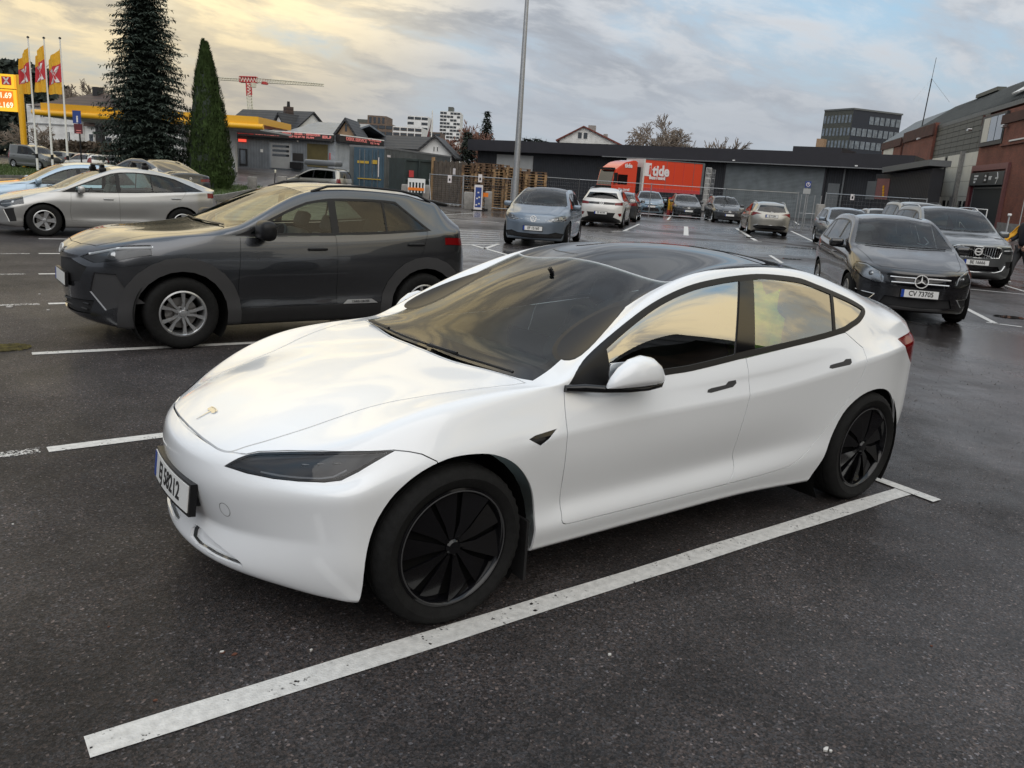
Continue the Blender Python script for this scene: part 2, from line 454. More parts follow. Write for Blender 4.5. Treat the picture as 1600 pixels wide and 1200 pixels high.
def glass(name,tint=(.55,.62,.58),refl=1.5,rough=0.0,mixmin=0.0):
    """thin sheet: tinted see-through plus mirror-like reflection by angle"""
    m,nt,b,N,L=nodes(name); out=N['Material Output']; N.remove(b)
    t=N.new('ShaderNodeBsdfTransparent'); t.inputs[0].default_value=(*tint,1)
    g=N.new('ShaderNodeBsdfGlossy'); g.inputs['Roughness'].default_value=rough; g.inputs[0].default_value=(1,1,1,1)
    f=N.new('ShaderNodeFresnel'); f.inputs[0].default_value=refl
    mx=N.new('ShaderNodeMixShader'); 
    a=N.new('ShaderNodeMath'); a.operation='MAXIMUM'; a.inputs[1].default_value=mixmin; L.new(f.outputs[0],a.inputs[0])
    L.new(a.outputs[0],mx.inputs[0]); L.new(t.outputs[0],mx.inputs[1]); L.new(g.outputs[0],mx.inputs[2]); L.new(mx.outputs[0],out.inputs[0])
    return m
MT={}
MT['white']=paint('pearl_white_paint',(.82,.84,.86),0,.22,.025)
MT['graphite']=paint('graphite_paint',(.085,.090,.10),.9,.25,.03)
MT['silver']=paint('silver_paint',(.42,.42,.41),.7,.36,.05)
MT['bluegrey']=paint('blue_grey_paint',(.16,.20,.25),.6,.36,.05)
MT['black']=paint('black_paint',(.003,.0032,.005),.0,.25,.012)
MT['darkblue']=paint('dark_blue_paint',(.022,.03,.042),.5,.35,.05)
MT['darkgrey']=paint('dark_grey_paint',(.04,.044,.05),.5,.38,.06)
MT['volvogrey']=paint('mid_grey_paint',(.17,.18,.185),.75,.36,.06)
MT['lightblue']=paint('light_blue_paint',(.32,.42,.52),.6,.36,.05)
MT['steelblue']=paint('steel_blue_paint',(.17,.25,.31),.6,.36,.05)
MT['champagne']=paint('champagne_paint',(.30,.29,.26),.7,.36,.05)
MT['pwhite']=paint('off_white_paint',(.66,.65,.62),.1,.34,.06)
MT['vangrey']=paint('van_grey_paint',(.10,.105,.10),.3,.42,.06)
MT['maroon']=paint('dark_red_paint',(.11,.03,.03),.5,.36,.05)
MT['truckred']=paint('orange_red_paint',(.66,.06,.022),0,.4,.05)
MT['gblack']=pmat('gloss_black',(.005,.005,.006),.06,0,0,.5)
MT['trim']=pmat('satin_black_trim',(.012,.012,.013),.35,0,.0,.25,var=.1)
MT['plastic']=pmat('rough_black_plastic',(.022,.022,.023),.6,bump=.15,bscale=300,var=.1,spec=.18)
MT['darkplastic']=pmat('grey_plastic',(.05,.05,.052),.55,bump=.1,bscale=300,spec=.18)
MT['liner']=pmat('wheel_well_black',(.006,.006,.006),.95,spec=.18)
MT['chrome']=pmat('chrome',(.75,.75,.74),.12,1)
MT['badge']=pmat('badge_metal',(.72,.72,.71),.38,.6)
MT['alloy']=pmat('alloy_silver',(.55,.56,.57),.3,.85,.3,var=.06)
MT['alloydark']=pmat('alloy_dark',(.10,.10,.11),.35,.8)
MT['brake']=pmat('brake_disc',(.25,.24,.23),.4,.9)
MT['coverblack']=pmat('wheel_cover_black',(.004,.004,.005),.14,0,.25,.35)
MT['rubber']=pmat('tyre_rubber',(.011,.011,.011),.82,var=.25,scale=30,bump=.25,bscale=120,spec=.18)
MT['glass_w']=glass('windscreen_glass',(.60,.70,.66),1.38)
MT['glass_s']=glass('side_glass',(.34,.42,.38),1.5)
MT['glass_h']=glass('coated_side_glass',(.34,.42,.36),1.7,mixmin=.46)
MT['glass_c']=glass('clear_side_glass',(.66,.74,.70),1.45)
MT['glass_r']=glass('rear_side_glass',(.66,.74,.66),1.6,mixmin=.32)
MT['glass_d']=glass('dark_glass',(.06,.07,.07),1.6)
MT['glass_clear']=glass('clear_glass',(.74,.82,.79),1.36)
MT['roofglass']=pmat('roof_glass_black',(.006,.007,.008),.03,0,0,.5)
MT['lens']=glass('lamp_lens',(.80,.82,.84),1.5)
MT['lens_smoke']=glass('smoked_lamp_lens',(.50,.51,.53),1.5)
MT['lamp_in']=pmat('lamp_housing',(.07,.073,.078),.3,.4,.3)
MT['lamp_chrome']=pmat('lamp_reflector',(.5,.5,.5),.18,.9)
MT['drl']=pmat('lamp_light_guide',(.75,.78,.8),.3,0,.5)
MT['red']=pmat('red_lamp',(.14,.003,.004),.12,0,.15,.4)
MT['redglow']=pmat('red_lamp_bright',(.55,.012,.01),.15,0,1)
MT['amber']=pmat('amber_lamp',(.7,.2,.02),.15,0,1)
MT['plate']=pmat('plate_white',(.72,.72,.70),.35)
MT['plateblue']=pmat('plate_blue',(.01,.05,.30),.35)
MT['ink']=pmat('plate_ink',(.01,.01,.01),.4)
MT['seat']=pmat('seat_black',(.045,.045,.048),.7,var=.2,scale=20)
MT['seatlight']=pmat('seat_grey',(.14,.14,.135),.75,var=.15,scale=20)
MT['dash']=pmat('dash_dark',(.018,.018,.020),.6)
MT['screen']=pmat('screen_black',(.004,.004,.005),.1,0,1)
MT['steel']=pmat('galvanised_steel',(.34,.35,.36),.42,.75,var=.12,scale=12)
MT['steeldark']=pmat('weathered_steel',(.20,.205,.21),.55,.5,var=.2,scale=6)
# ------------------------------------------------------------------ writing
def text_mesh(s,size,bold=0.0,ext=.002,align='CENTER',sx=1.0):
    c=bpy.data.curves.new('t','FONT'); c.body=s; c.size=size; c.align_x=align; c.align_y='CENTER'; c.extrude=ext; c.offset=bold; c.resolution_u=3
    o=bpy.data.objects.new('t',c); TMP.collection.objects.link(o); me=_ev(o); bpy.data.objects.remove(o); bpy.data.curves.remove(c)
    if sx!=1: me.transform(Matrix.Diagonal((sx,1,1,1)))
    return me
def face_matrix(p,n,up=(0,0,1)):
    """x to the reader's right, y up, z out of the surface"""
    n=Vector(n).normalized(); u=Vector(up); x=u.cross(n).normalized(); y=n.cross(x)
    return Matrix(((x.x,y.x,n.x,p[0]),(x.y,y.y,n.y,p[1]),(x.z,y.z,n.z,p[2]),(0,0,0,1)))
def put_text(name,s,size,p,n,mat,parent=None,**k):
    me=text_mesh(s,size,**k); me.transform(face_matrix(p,n)); return obj(name,me,mat,parent)
# ------------------------------------------------------------------ wheels
def tyre_mesh(Rt,Rr,w,n=72,blocks=True):
    h=w/2; b=MB()
    prof=[(Rr-.004,h*.80),(Rr+.010,h*.93),((Rt+Rr)/2,h*1.02),(Rt-.032,h*.98),(Rt-.014,h*.90),(Rt-.003,h*.76),(Rt,h*.55),(Rt,h*.50),(Rt-.008,h*.49),(Rt-.008,h*.43),(Rt,h*.42),(Rt,h*.08),(Rt-.008,h*.07)]
    full=prof+[(r,-y) for r,y in prof[::-1]]
    V=[];F=[]
    for k in range(n):
        a=2*PI*k/n; d=.006 if (blocks and k%2) else 0
        for i,(r,y) in enumerate(full):
            rr=r-(d if (r>Rt-.02 and abs(y)>h*.55) else 0)
            V.append((rr*math.cos(a),y,rr*math.sin(a)))
    m=len(full)
    for k in range(n):
        k2=(k+1)%n
        for i in range(m-1): F.append((k*m+i,k2*m+i,k2*m+i+1,k*m+i+1))
    return b.add(V,F).mesh()
_wheel_cache={}
def wheel_parts(style,Rt,Rr,w,lod=2):
    key=(style,Rt,Rr,w,lod)
    if key in _wheel_cache: return _wheel_cache[key]
    n=72 if lod>=2 else 28
    P=[]
    P.append(('tyre',tyre_mesh(Rt,Rr,w,96 if lod>2 else n,lod>1),MT['rubber'],35))
    y0=-w/2*.88      # outer face (left wheel: towards -y)
    # barrel with lip
    b=MB(); b.lathe([(Rr+.002,y0),(Rr-.012,y0-.004),(Rr-.020,y0+.006),(Rr-.028,y0+.05),(Rr-.035,w/2*.7)],n,axis='y')
    rimmat={'tesla':MT['coverblack'],'dark':MT['alloydark']}.get(style,MT['alloy'])
    P.append(('rim',b.mesh(),rimmat,40))
    # brake disc and dark back
    b=MB(); b.lathe([(0.02,y0+.085),(Rr-.07,y0+.085),(Rr-.07,y0+.10)],n//2,axis='y'); P.append(('brake_disc',b.mesh(),MT['brake'],40))
    b=MB(); b.lathe([(0.001,w/2*.55),(Rr-.03,w/2*.55)],n//2,axis='y'); P.append(('backing',b.mesh(),MT['liner'],40))
    s=MB()
    def spoke(pts,ya,yb,ang,tw=0.0):
        """pts (r,t) outline, outer face height ya as function of r"""
        k=len(pts); V=[];F=[]
        for lay in (0,1):
            for (r,t) in pts:
                x=r*math.cos(ang)-t*math.sin(ang); z=r*math.sin(ang)+t*math.cos(ang)
                V.append((x,(ya(r) if lay==0 else ya(r)+yb)+tw*t,z))
        F.append(tuple(range(k))); F.append(tuple(range(2*k-1,k-1,-1)))
        for i in range(k): F.append((i,i+k,(i+1)%k+k,(i+1)%k))
        s.add(V,[f[::-1] for f in F])
    ri=Rr-.015
    if style=='tesla':
        for k in range(10):
            a=2*PI*k/10+.1; tall=(k%2==0)
            w1=.072 if tall else .062
            spoke([(.035,-.008),(.10,-.028),(ri,-w1),(ri+.003,0),(ri,w1*.72),(.10,.016),(.035,.010)],lambda r:y0+.012-(.010 if tall else .002)*min(1,r/.12)+.012*(r/ri)**3,.012,a,.22 if tall else .14)
        s.lathe([(0,y0-.004),(.026,y0-.003),(.034,y0+.006),(.036,y0+.03)],20,axis='y')
        for k in range(5):
            a=2*PI*k/5; s.lathe([(0,y0+.0),(.006,y0+.0),(.006,y0+.02)],6,T=Matrix.Translation((.045*math.cos(a),0,.045*math.sin(a))),axis='y')
        P.append(('wheel_cover',s.mesh(),MT['coverblack'],30))
        b=MB(); b.lathe([(.03,y0+.045),(ri,y0+.050)],n//2,axis='y'); P.append(('cover_back',b.mesh(),MT['liner'],30))
        b=MB(); b.lathe([(Rr-.013,y0-.005),(Rr-.010,y0-.007),(Rr-.007,y0-.005)],n,axis='y'); P.append(('rim_lip',b.mesh(),MT['darkplastic'],60))
    else:
        ns={'five':5,'twin':5,'dark':5,'multi':10}[style]
        for k in range(ns):
            a=2*PI*k/ns+.31
            if style=='five':
                spoke([(.03,-.030),(.09,-.030),(ri,-.050),(ri+.004,0),(ri,.050),(.09,.030),(.03,.030)],lambda r:y0+.022-.012*(r/ri),.03,a)
            elif style in('twin','dark'):
                for sg in (-1,1):
                    spoke([(.03,sg*.004),(.09,sg*.006),(ri,sg*.035),(ri+.003,sg*.055),(ri,sg*.078),(.10,sg*.030),(.03,sg*.026)][::sg],lambda r:y0+.020-.012*(r/ri),.028,a)
            else:
                spoke([(.03,-.011),(.09,-.010),(ri,-.017),(ri,.017),(.09,.010),(.03,.011)],lambda r:y0+.018-.010*(r/ri),.025,a)
        s.lathe([(0,y0+.004),(.028,y0+.006),(.034,y0+.018),(.062,y0+.022),(.070,y0+.05)],24,axis='y')
        P.append(('spokes',s.mesh(),rimmat,30))
        b=MB()
        for k in range(5):
            a=2*PI*k/5+.31+PI/5; b.lathe([(0,y0+.012),(.009,y0+.012),(.010,y0+.03)],8,T=Matrix.Translation((.052*math.cos(a),0,.052*math.sin(a))),axis='y')
        P.append(('wheel_nuts',b.mesh(),MT['darkplastic'],30))
    out=[]
    for nme,me,mat,ang in P:
        me.materials.clear(); me.materials.append(mat); me.polygons.foreach_set('use_smooth',[True]*len(me.polygons)); me.set_sharp_from_angle(angle=R(ang)); out.append((nme,me))
    _wheel_cache[key]=out
    return out
def add_wheel(root,x,y,side,style,Rt,Rr,w,steer=0,spin=0,lod=2):
    parts=wheel_parts(style,Rt,Rr,w,lod)
    wr=bpy.data.objects.new('wheel',parts[0][1]); link(wr); wr.parent=root
    # outer sidewall of the tyre sits at y
    cy=side*(abs(y)-w/2)
    wr.location=(x,cy,Rt); wr.rotation_euler=(0,spin,steer+(0 if side<0 else PI))
    for nme,me in parts[1:]:
        o=bpy.data.objects.new(nme,me); link(o); o.parent=wr
        if nme=='wheel_nuts': o['kind']='stuff'
    return wr
# ------------------------------------------------------------------ emblems (built at unit radius)
def ring(mb,r0,r1,d,n=28,sx=1,sz=1,T=None):
    V=[];F=[]
    for k in range(n):
        a=2*PI*k/n
        for r,y in ((r0,0),(r1,0),(r1,-d),(r0,-d)): V.append(Vector((r*math.cos(a)*sx,y,r*math.sin(a)*sz)))
    if T: V=[T@v for v in V]
    for k in range(n):
        k2=(k+1)%n
        for i in range(4): F.append((k*4+i,k*4+(i+1)%4,k2*4+(i+1)%4,k2*4+i))
    mb.add(V,F)
def strip(mb,pts,w,d):
    """flat bar along pts (x,z), thickness d towards -y"""
    for (a,b) in zip(pts[:-1],pts[1:]):
        a=Vector(a);b=Vector(b);t=(b-a).normalized();nn=Vector((-t.y,t.x))*w/2; a=a-t*w*.2; b=b+t*w*.2
        mb.prism([tuple(a+nn),tuple(b+nn),tuple(b-nn),tuple(a-nn)],'y',-d,0)
def emblem(kind,p,n,size,parent,name='badge'):
    b=MB(); m=MT['badge']
    if kind=='vw':
        ring(b,.86,1,.12); strip(b,[(-.62,.52),(-.28,-.0),(0,.58)][:2]+[(0,.05)],.13,.12) if 0 else None
        strip(b,[(-.40,.75),(0,.08),(.40,.75)],.13,.12); strip(b,[(-.82,.32),(-.38,-.72),(0,.02),(.38,-.72),(.82,.32)],.13,.12)
    elif kind=='star':
        ring(b,.88,1,.2)
        for k in range(3):
            a=PI/2+k*2*PI/3; c,s=math.cos(a),math.sin(a)
            b.prism([(c*.94,s*.94),(-s*.12+c*.1,c*.12+s*.1),(0,0),(s*.12+c*.1,-c*.12+s*.1)],'y',-.2,0)
    elif kind=='volvo':
        ring(b,.72,1,.2); b.prism([(.62,.72),(.78,.56),(1.12,.92),(1.2,1.2),(.92,1.12)],'y',-.2,0); b.box(-.72,.72,-.24,0,-.16,.16)
    elif kind=='toyota':
        ring(b,.88,1,.15,sz=.68); ring(b,.85,1,.15,sx=.34,sz=.56); ring(b,.8,1,.15,sx=.62,sz=.26,T=Matrix.Translation((0,0,.3)))
    elif kind=='bmw':
        ring(b,.78,1,.15); b.prism([(0,0),(.7,0),(.5,.5),(0,.7)],'y',-.1,0); b.prism([(0,0),(-.7,0),(-.5,-.5),(0,-.7)],'y',-.1,0)
    elif kind=='chevron':
        strip(b,[(-.6,-.1),(0,.5),(.6,-.1)],.22,.15); strip(b,[(-.6,-.6),(0,0),(.6,-.6)],.22,.15)
    elif kind=='tee':
        b.prism([(-.95,.72),(-.70,.84),(0,.95),(.70,.84),(.95,.72),(.86,.50),(.55,.42),(.16,.52),(.0,-1.0),(-.16,.52),(-.55,.42),(-.86,.50)],'y',-.1,0)
    me=b.mesh(); me.transform(Matrix.Scale(size,4))
    n=Vector(n).normalized(); x=n.cross(Vector((0,0,1))); x=-x.normalized(); 
    y=-n; z=x.cross(y)
    me.transform(Matrix(((x.x,y.x,z.x,p[0]),(x.y,y.y,z.y,p[1]),(x.z,y.z,z.z,p[2]),(0,0,0,1))))
    return obj(name,me,m,parent)
def number_plate(root,p,n,txt,w=.52,h=.11,curve=0,nat=True):
    """plate centred at p facing n; frame, white face, blue end, ink"""
    n=Vector(n).normalized(); Mx=face_matrix(p,n)
    def sub(x0,x1,y0,y1,d0,d1):
        b=MB(); k=9
        V=[];F=[]
        for i in range(k+1):
            x=x0+(x1-x0)*i/k; c=-curve*(x/(w/2))**2
            for y,d in ((y0,d0),(y1,d0),(y1,d1),(y0,d1)): V.append(Mx@Vector((x,y,d+c)))
        for i in range(k):
            for j in range(4): F.append((i*4+j,(i+1)*4+j,(i+1)*4+(j+1)%4,i*4+(j+1)%4))
        F.append((3,2,1,0)); F.append((k*4,k*4+1,k*4+2,k*4+3)); return b.add(V,F)
    fr=sub(-w/2-.012,w/2+.012,-h/2-.014,h/2+.010,-.028,.0).build('number_plate',MT['trim'],root,40)
    sub(-w/2,w/2,-h/2,h/2,0,.004).build('plate_face',MT['plate'],fr)
    if nat: sub(-w/2,-w/2+.042,-h/2,h/2,.0045,.006).build('national_band',MT['plateblue'],fr)
    if txt:
        me=text_mesh(txt,h*.92,bold=.0022,ext=.0006,sx=.84)
        c=vco(me); c[:,0]+=.018; c[:,2]+=.005-curve*(c[:,0]/(w/2))**2; me.vertices.foreach_set('co',c.ravel()); me.transform(Mx); obj('plate_writing',me,MT['ink'],fr)
    return fr
# ------------------------------------------------------------------ cutting a body into its panels
def dprism(P,d,lo,hi,off=0.0):
    """prism through the 3-D outline P along direction d"""
    P=[Vector(p) for p in P]; d=Vector(d).normalized(); a=Vector((0,0,1)) if abs(d.z)<.9 else Vector((1,0,0))
    u=d.cross(a).normalized(); v=d.cross(u)
    Q=[(p.dot(u),p.dot(v)) for p in P]
    if off: Q=off_poly(Q,off)
    n=len(Q); base=[u*q[0]+v*q[1] for q in Q]; w=[p.dot(d) for p in P]; wm=sum(w)/n
    V=[b+d*(wm+lo) for b in base]+[b+d*(wm+hi) for b in base]
    F=[tuple(range(n)),tuple(range(2*n-1,n-1,-1))]+[(i,n+i,n+(i+1)%n,(i+1)%n) for i in range(n)]
    ar=sum(Q[i][0]*Q[(i+1)%n][1]-Q[(i+1)%n][0]*Q[i][1] for i in range(n))
    # u x v = d ?  orient outwards
    if (u.cross(v).dot(d)>0)==(ar>0): F=[f[::-1] for f in F]
    return outward(mesh_from(V,F))
def yprism(poly,off=0,y0=.25,y1=1.6):
    if off: poly=off_poly(poly,off)
    return outward(MB().prism([tuple(p) for p in poly],'y',-y1,-y0).mesh())
def join(ms):
    b=MB()
    for m in ms:
        n=len(b.v); b.v+=[tuple(v.co) for v in m.vertices]; b.f+=[tuple(i+n for i in p.vertices) for p in m.polygons]
    return b.mesh()
def both(m):
    outward(m); return join([m,outward(mirror_mesh(m))])
def clip(poly,a,lo,hi):
    """part of a polygon whose coordinate a lies in lo..hi"""
    def half(P,c,sg):
        out=[]
        for i in range(len(P)):
            p,q=P[i],P[(i+1)%len(P)]; dp,dq=sg*(p[a]-c),sg*(q[a]-c)
            if dp>=0: out.append(p)
            if (dp>=0)!=(dq>=0):
                t=dp/(dp-dq); out.append((p[0]+(q[0]-p[0])*t,p[1]+(q[1]-p[1])*t))
        return out
    return half(half(poly,lo,1),hi,-1)
class Car:
    def __init__(s,root,B,gap=.0022):
        s.root=root; s.B=B; s.rest=B.shell.copy(); s.gap=gap
    def piece(s,name,prism,mat,outer=False,push=0,parent=None,minus=()):
        outward(prism); [outward(m) for m in minus]
        me=boolean(s.B.shell.copy(),prism,'INTERSECT')
        for m in minus: me=boolean(me,m,'DIFFERENCE')
        if len(me.polygons)==0: return None
        s.B.finish(me,outer_only=outer,push=push)
        return obj(name,me,mat,parent or s.root)
    def cut(s,prism): s.rest=boolean(s.rest,prism,'DIFFERENCE')
    def mirror(s,o,parent=None,name=None):
        if o is None: return None
        me=o.data.copy(); ln=np.empty(len(me.loops)*3)
        me.corner_normals.foreach_get('vector',ln); ln=ln.reshape(-1,3)
        c=vco(me); c[:,1]*=-1; me.vertices.foreach_set('co',c.ravel())
        # loop order flips inside each face: rebuild normals per face
        per=[]
        for p in me.polygons:
            li=list(p.loop_indices); per.append({me.loops[i].vertex_index:ln[i]*np.array([1,-1,1]) for i in li})
        me.flip_normals(); me.update()
        N=[None]*len(me.loops)
        for k,p in enumerate(me.polygons):
            for i in p.loop_indices: N[i]=tuple(per[k][me.loops[i].vertex_index])
        me.normals_split_custom_set(N)
        q=bpy.data.objects.new(name or o.name.split('.')[0],me); link(q); q.parent=parent or o.parent
        return q
    def pair(s,name,prism_in,prism_out,mat,outer=False,push=0,minus=(),parent=None):
        a=s.piece(name,prism_in,mat,outer,push,parent,minus)
        if prism_out is not None: s.cut(both(prism_out))
        return a,s.mirror(a)
    def single(s,name,prism_in,prism_out,mat,outer=False,push=0,minus=(),parent=None):
        a=s.piece(name,prism_in,mat,outer,push,parent,minus)
        if prism_out is not None: s.cut(outward(prism_out))
        return a
    def finish_body(s,mat):
        s.B.finish(s.rest); return obj('body',s.rest,mat,s.root)
def arch_liner(root,x,Rt,Ra,y0,y1):
    for sg in (-1,1):
        b=MB(); b.lathe([(Ra,sg*y1),(Ra,sg*y0),(.02,sg*y0)],24,T=Matrix.Translation((x,0,Rt)),axis='y',a0=-.62,a1=PI+.62)
        b.build('wheel_arch_liner',MT['liner'],root,50)
def seat(b,x,y,w=.5,z=.28,hr=True,bh=.62):
    T=Matrix.Translation((x,y,z))
    b.rbox(-.05,.48,-w/2,w/2,0,.20,.05,T=T)
    T2=T@Matrix.Translation((.46,0,.16))@Matrix.Rotation(R(22),4,'Y')
    b.rbox(-.06,.08,-w/2,w/2,-.05,bh,.05,T=T2)
    if hr: b.rbox(-.05,.06,-.13,.13,bh+.03,bh+.20,.04,T=T2)
def interior(root,xd,zd,yw,xs,xr,dashmat='dash',seatmat='seat',wheel_y=-.36,z=.26,detail=True):
    b=MB(); b.rbox(xd-.1,xd+.38,-yw+.05,yw-.05,zd-.32,zd-.055,.06)
    b.build('dashboard',MT[dashmat],root,45)
    for y in (-.37,.37):
        b=MB(); seat(b,xs,y,z=z); b.build('seat',MT[seatmat],root,60)
    b=MB(); seat(b,xr,-.40,.56,z,True,.55); seat(b,xr,.40,.56,z,True,.55); seat(b,xr,0,.5,z,False,.5); b.build('rear_bench',MT[seatmat],root,60)
    if detail:
        b=MB(); pts=[]
        T=Matrix.Translation((xd+.50,wheel_y,zd-.09))@Matrix.Rotation(R(-62),4,'Y')
        pts=[T@Vector((.18*math.cos(a),.18*math.sin(a),0)) for a in [2*PI*k/24 for k in range(25)]]
        b.tube(pts,.014,6,cap=False)
        for a in (0,PI): b.tube([T@Vector((0,0,-.02)),T@Vector((0,.17*math.cos(a),0))],.016,5)
        b.tube([T@Vector((0,0,-.03)),T@Vector((0,0,-.25))],.03,6)
        b.build('steering_wheel',MT['dash'],root,60)
def hero_base(level=3):
    k=pchip
    Zc=k([(-.80,.672),(-.70,.715),(-.5,.79),(-.25,.85),(0,.893),(.25,.93),(.43,.955),(.5,.985),(.7,1.095),(.95,1.215),(1.2,1.315),(1.45,1.39),(1.7,1.43),(1.95,1.441),(2.2,1.43),(2.5,1.395),(2.8,1.335),(3.1,1.255),(3.35,1.175),(3.55,1.12),(3.7,1.105),(3.8,1.11)])
    z1=k([(x,Zc(x)-d) for x,d in ((-.8,.002),(-.4,.004),(0,.004),(.4,.006),(.6,.012),(1,.014),(1.9,.012),(2.6,.012),(3.3,.01),(3.8,.006))])
    y1=k([(-.8,.27),(0,.30),(.5,.30),(3.8,.28)])
    y2=k([(-.8,.50),(-.3,.52),(.1,.56),(.4,.635),(.6,.66),(.9,.635),(1.3,.59),(1.9,.565),(2.5,.565),(3.0,.57),(3.5,.58),(3.8,.56)])
    z2=k([(-.8,.665),(-.45,.765),(-.2,.84),(0,.885),(.25,.925),(.42,.948),(.55,.968),(.7,1.025),(.95,1.15),(1.2,1.255),(1.45,1.335),(1.7,1.375),(1.95,1.388),(2.2,1.378),(2.5,1.34),(2.8,1.28),(3.1,1.20),(3.35,1.125),(3.55,1.075),(3.8,1.07)])
    y3=k([(-.6,.66),(-.3,.70),(0,.73),(.3,.775),(.53,.832),(.68,.81),(.83,.785),(1.15,.725),(1.48,.685),(1.82,.67),(2.17,.665),(2.46,.675),(2.76,.705),(2.95,.725),(3.2,.73),(3.5,.735),(3.7,.72)])
    z3=k([(-.6,.675),(-.3,.81),(-.15,.86),(0,.893),(.3,.925),(.53,.942),(.68,1.03),(.83,1.10),(1.15,1.23),(1.48,1.31),(1.82,1.345),(2.17,1.345),(2.46,1.305),(2.76,1.225),(2.95,1.16),(3.2,1.085),(3.5,1.045),(3.75,1.035)])
    y4=k([(-0.55, 0.74), (-0.45, 0.745), (-0.3, 0.785), (0, 0.825), (0.3, 0.84), (0.53, 0.852), (1.14, 0.864), (1.77, 0.867), (2.4, 0.846), (2.7, 0.83), (3.2, 0.79), (3.42, 0.74), (3.6, 0.69)])
    z4=k([(-.55,.66),(-.45,.70),(-.3,.79),(-.15,.85),(0,.888),(.3,.915),(.53,.922),(.8,.922),(1.14,.930),(1.77,.958),(2.1,.98),(2.42,1.005),(2.63,1.025),(2.9,1.035),(3.2,1.03),(3.5,1.015),(3.75,1.0)])
    y5=k([(-.55,.77),(-.45,.79),(-.3,.85),(0,.878),(.3,.876),(.53,.881),(1.14,.894),(1.8,.897),(2.4,.884),(2.8,.866),(3.2,.825),(3.42,.77),(3.6,.71)])
    z5=k([(-.55,.61),(-.45,.64),(-.3,.71),(0,.80),(.3,.825),(.53,.84),(1.14,.85),(1.8,.87),(2.4,.92),(2.8,.965),(3.2,.975),(3.75,.965)])
    y6=k([(-0.55, 0.805), (-0.3, 0.885), (0, 0.918), (0.3, 0.915), (0.6, 0.915), (1.14, 0.922), (1.8, 0.924), (2.4, 0.918), (2.8, 0.918), (3.0, 0.905), (3.2, 0.87), (3.42, 0.805), (3.6, 0.73)])
    z6=k([(-.55,.585),(-.3,.65),(0,.70),(.3,.72),(.6,.745),(1.06,.768),(1.7,.785),(2.2,.82),(2.6,.865),(2.9,.90),(3.2,.92),(3.75,.92)])
    y7=k([(-.55,.805),(-.3,.885),(0,.916),(.3,.908),(.6,.906),(1.14,.909),(1.8,.910),(2.4,.908),(2.8,.912),(3.0,.898),(3.2,.868),(3.42,.81),(3.6,.74)])
    z7=k([(-.55,.52),(-.3,.56),(0,.59),(.6,.60),(1.8,.61),(2.4,.62),(2.8,.66),(3.2,.70),(3.75,.70)])
    y8=k([(-.55,.80),(-.3,.88),(0,.912),(.3,.895),(.6,.878),(1.14,.876),(1.8,.880),(2.3,.898),(2.8,.915),(3.0,.90),(3.2,.87),(3.42,.81),(3.6,.74)])
    z8=k([(-.55,.42),(0,.43),(.6,.425),(1.8,.445),(2.4,.46),(2.9,.48),(3.75,.52)])
    y9=k([(-0.55, 0.795), (-0.3, 0.88), (0, 0.905), (0.6, 0.902), (1.8, 0.905), (2.4, 0.91), (2.9, 0.915), (3.0, 0.895), (3.2, 0.865), (3.42, 0.79), (3.6, 0.71)])
    z9=k([(-.55,.30),(0,.32),(.6,.325),(1.8,.335),(2.4,.34),(2.9,.34),(3.75,.40)])
    y10=k([(-0.55, 0.76), (-0.45, 0.8), (-0.3, 0.865), (0, 0.875), (0.6, 0.875), (1.8, 0.875), (2.4, 0.88), (2.9, 0.885), (3.0, 0.86), (3.2, 0.83), (3.42, 0.75), (3.6, 0.67)])
    z10=k([(-.55,.19),(-.35,.185),(0,.215),(.6,.22),(1.8,.225),(2.4,.195),(2.9,.21),(3.2,.25),(3.75,.34)])
    zero=lambda x:0.0
    cols=[(zero,Zc),(y1,z1),(y2,z2),(y3,z3),(y4,z4),(y5,z5),(y6,z6),(y7,z7),(y8,z8),(y9,z9),(y10,z10)]
    S=[-.45,-.32,-.12,.10,.32,.50,.62,.82,1.05,1.35,1.7,2.05,2.4,2.68,2.92,3.12,3.28,3.44]
    front=[(-.765,.675),(-.818,.612),(-.824,.53),(-.808,.44),(-.782,.355),(-.812,.258),(-.78,.205)]
    rear=[(3.80,1.115),(3.775,1.02),(3.79,.92),(3.86,.80),(3.88,.62),(3.87,.45),(3.80,.32)]
    def crease(A,B):
        def row(K):
            if K[0]=='f': return K[2]
            if K[0]=='s' and K[1]==0: return K[2]-4 if 4<=K[2]<=10 else (0 if K[2]<4 else 6)
            return -1
        if 'f' in (A[0],B[0]) and row(A)==row(B) and row(A) in (1,4): return .8 if row(A)==1 else .6
        if A[0]=='s' and B[0]=='s' and A[2]==B[2]:
            j=A[2]
            if j==5 and min(A[1],B[1])<=1: return .6
            if j==6 and min(A[1],B[1])>=4 : return 1.0
            if j==8 and 5<=min(A[1],B[1])<=12: return .35
            if j==10: return .5
            if j==9: return .25
            if j==3 and min(A[1],B[1])>=5: return .15
            if j==4 and 5<=min(A[1],B[1]): return .15
        if A[0]=='s' and B[0]=='s' and A[1]==B[1]==len(S)-1 and A[2]<=4 and B[2]<=4: return .75
        return 0
    return Base(S,cols,front,rear,crease,level,thick=.011,pf=2.3,pr=2.2,bf=.55,br=.5,bottomz=.19)
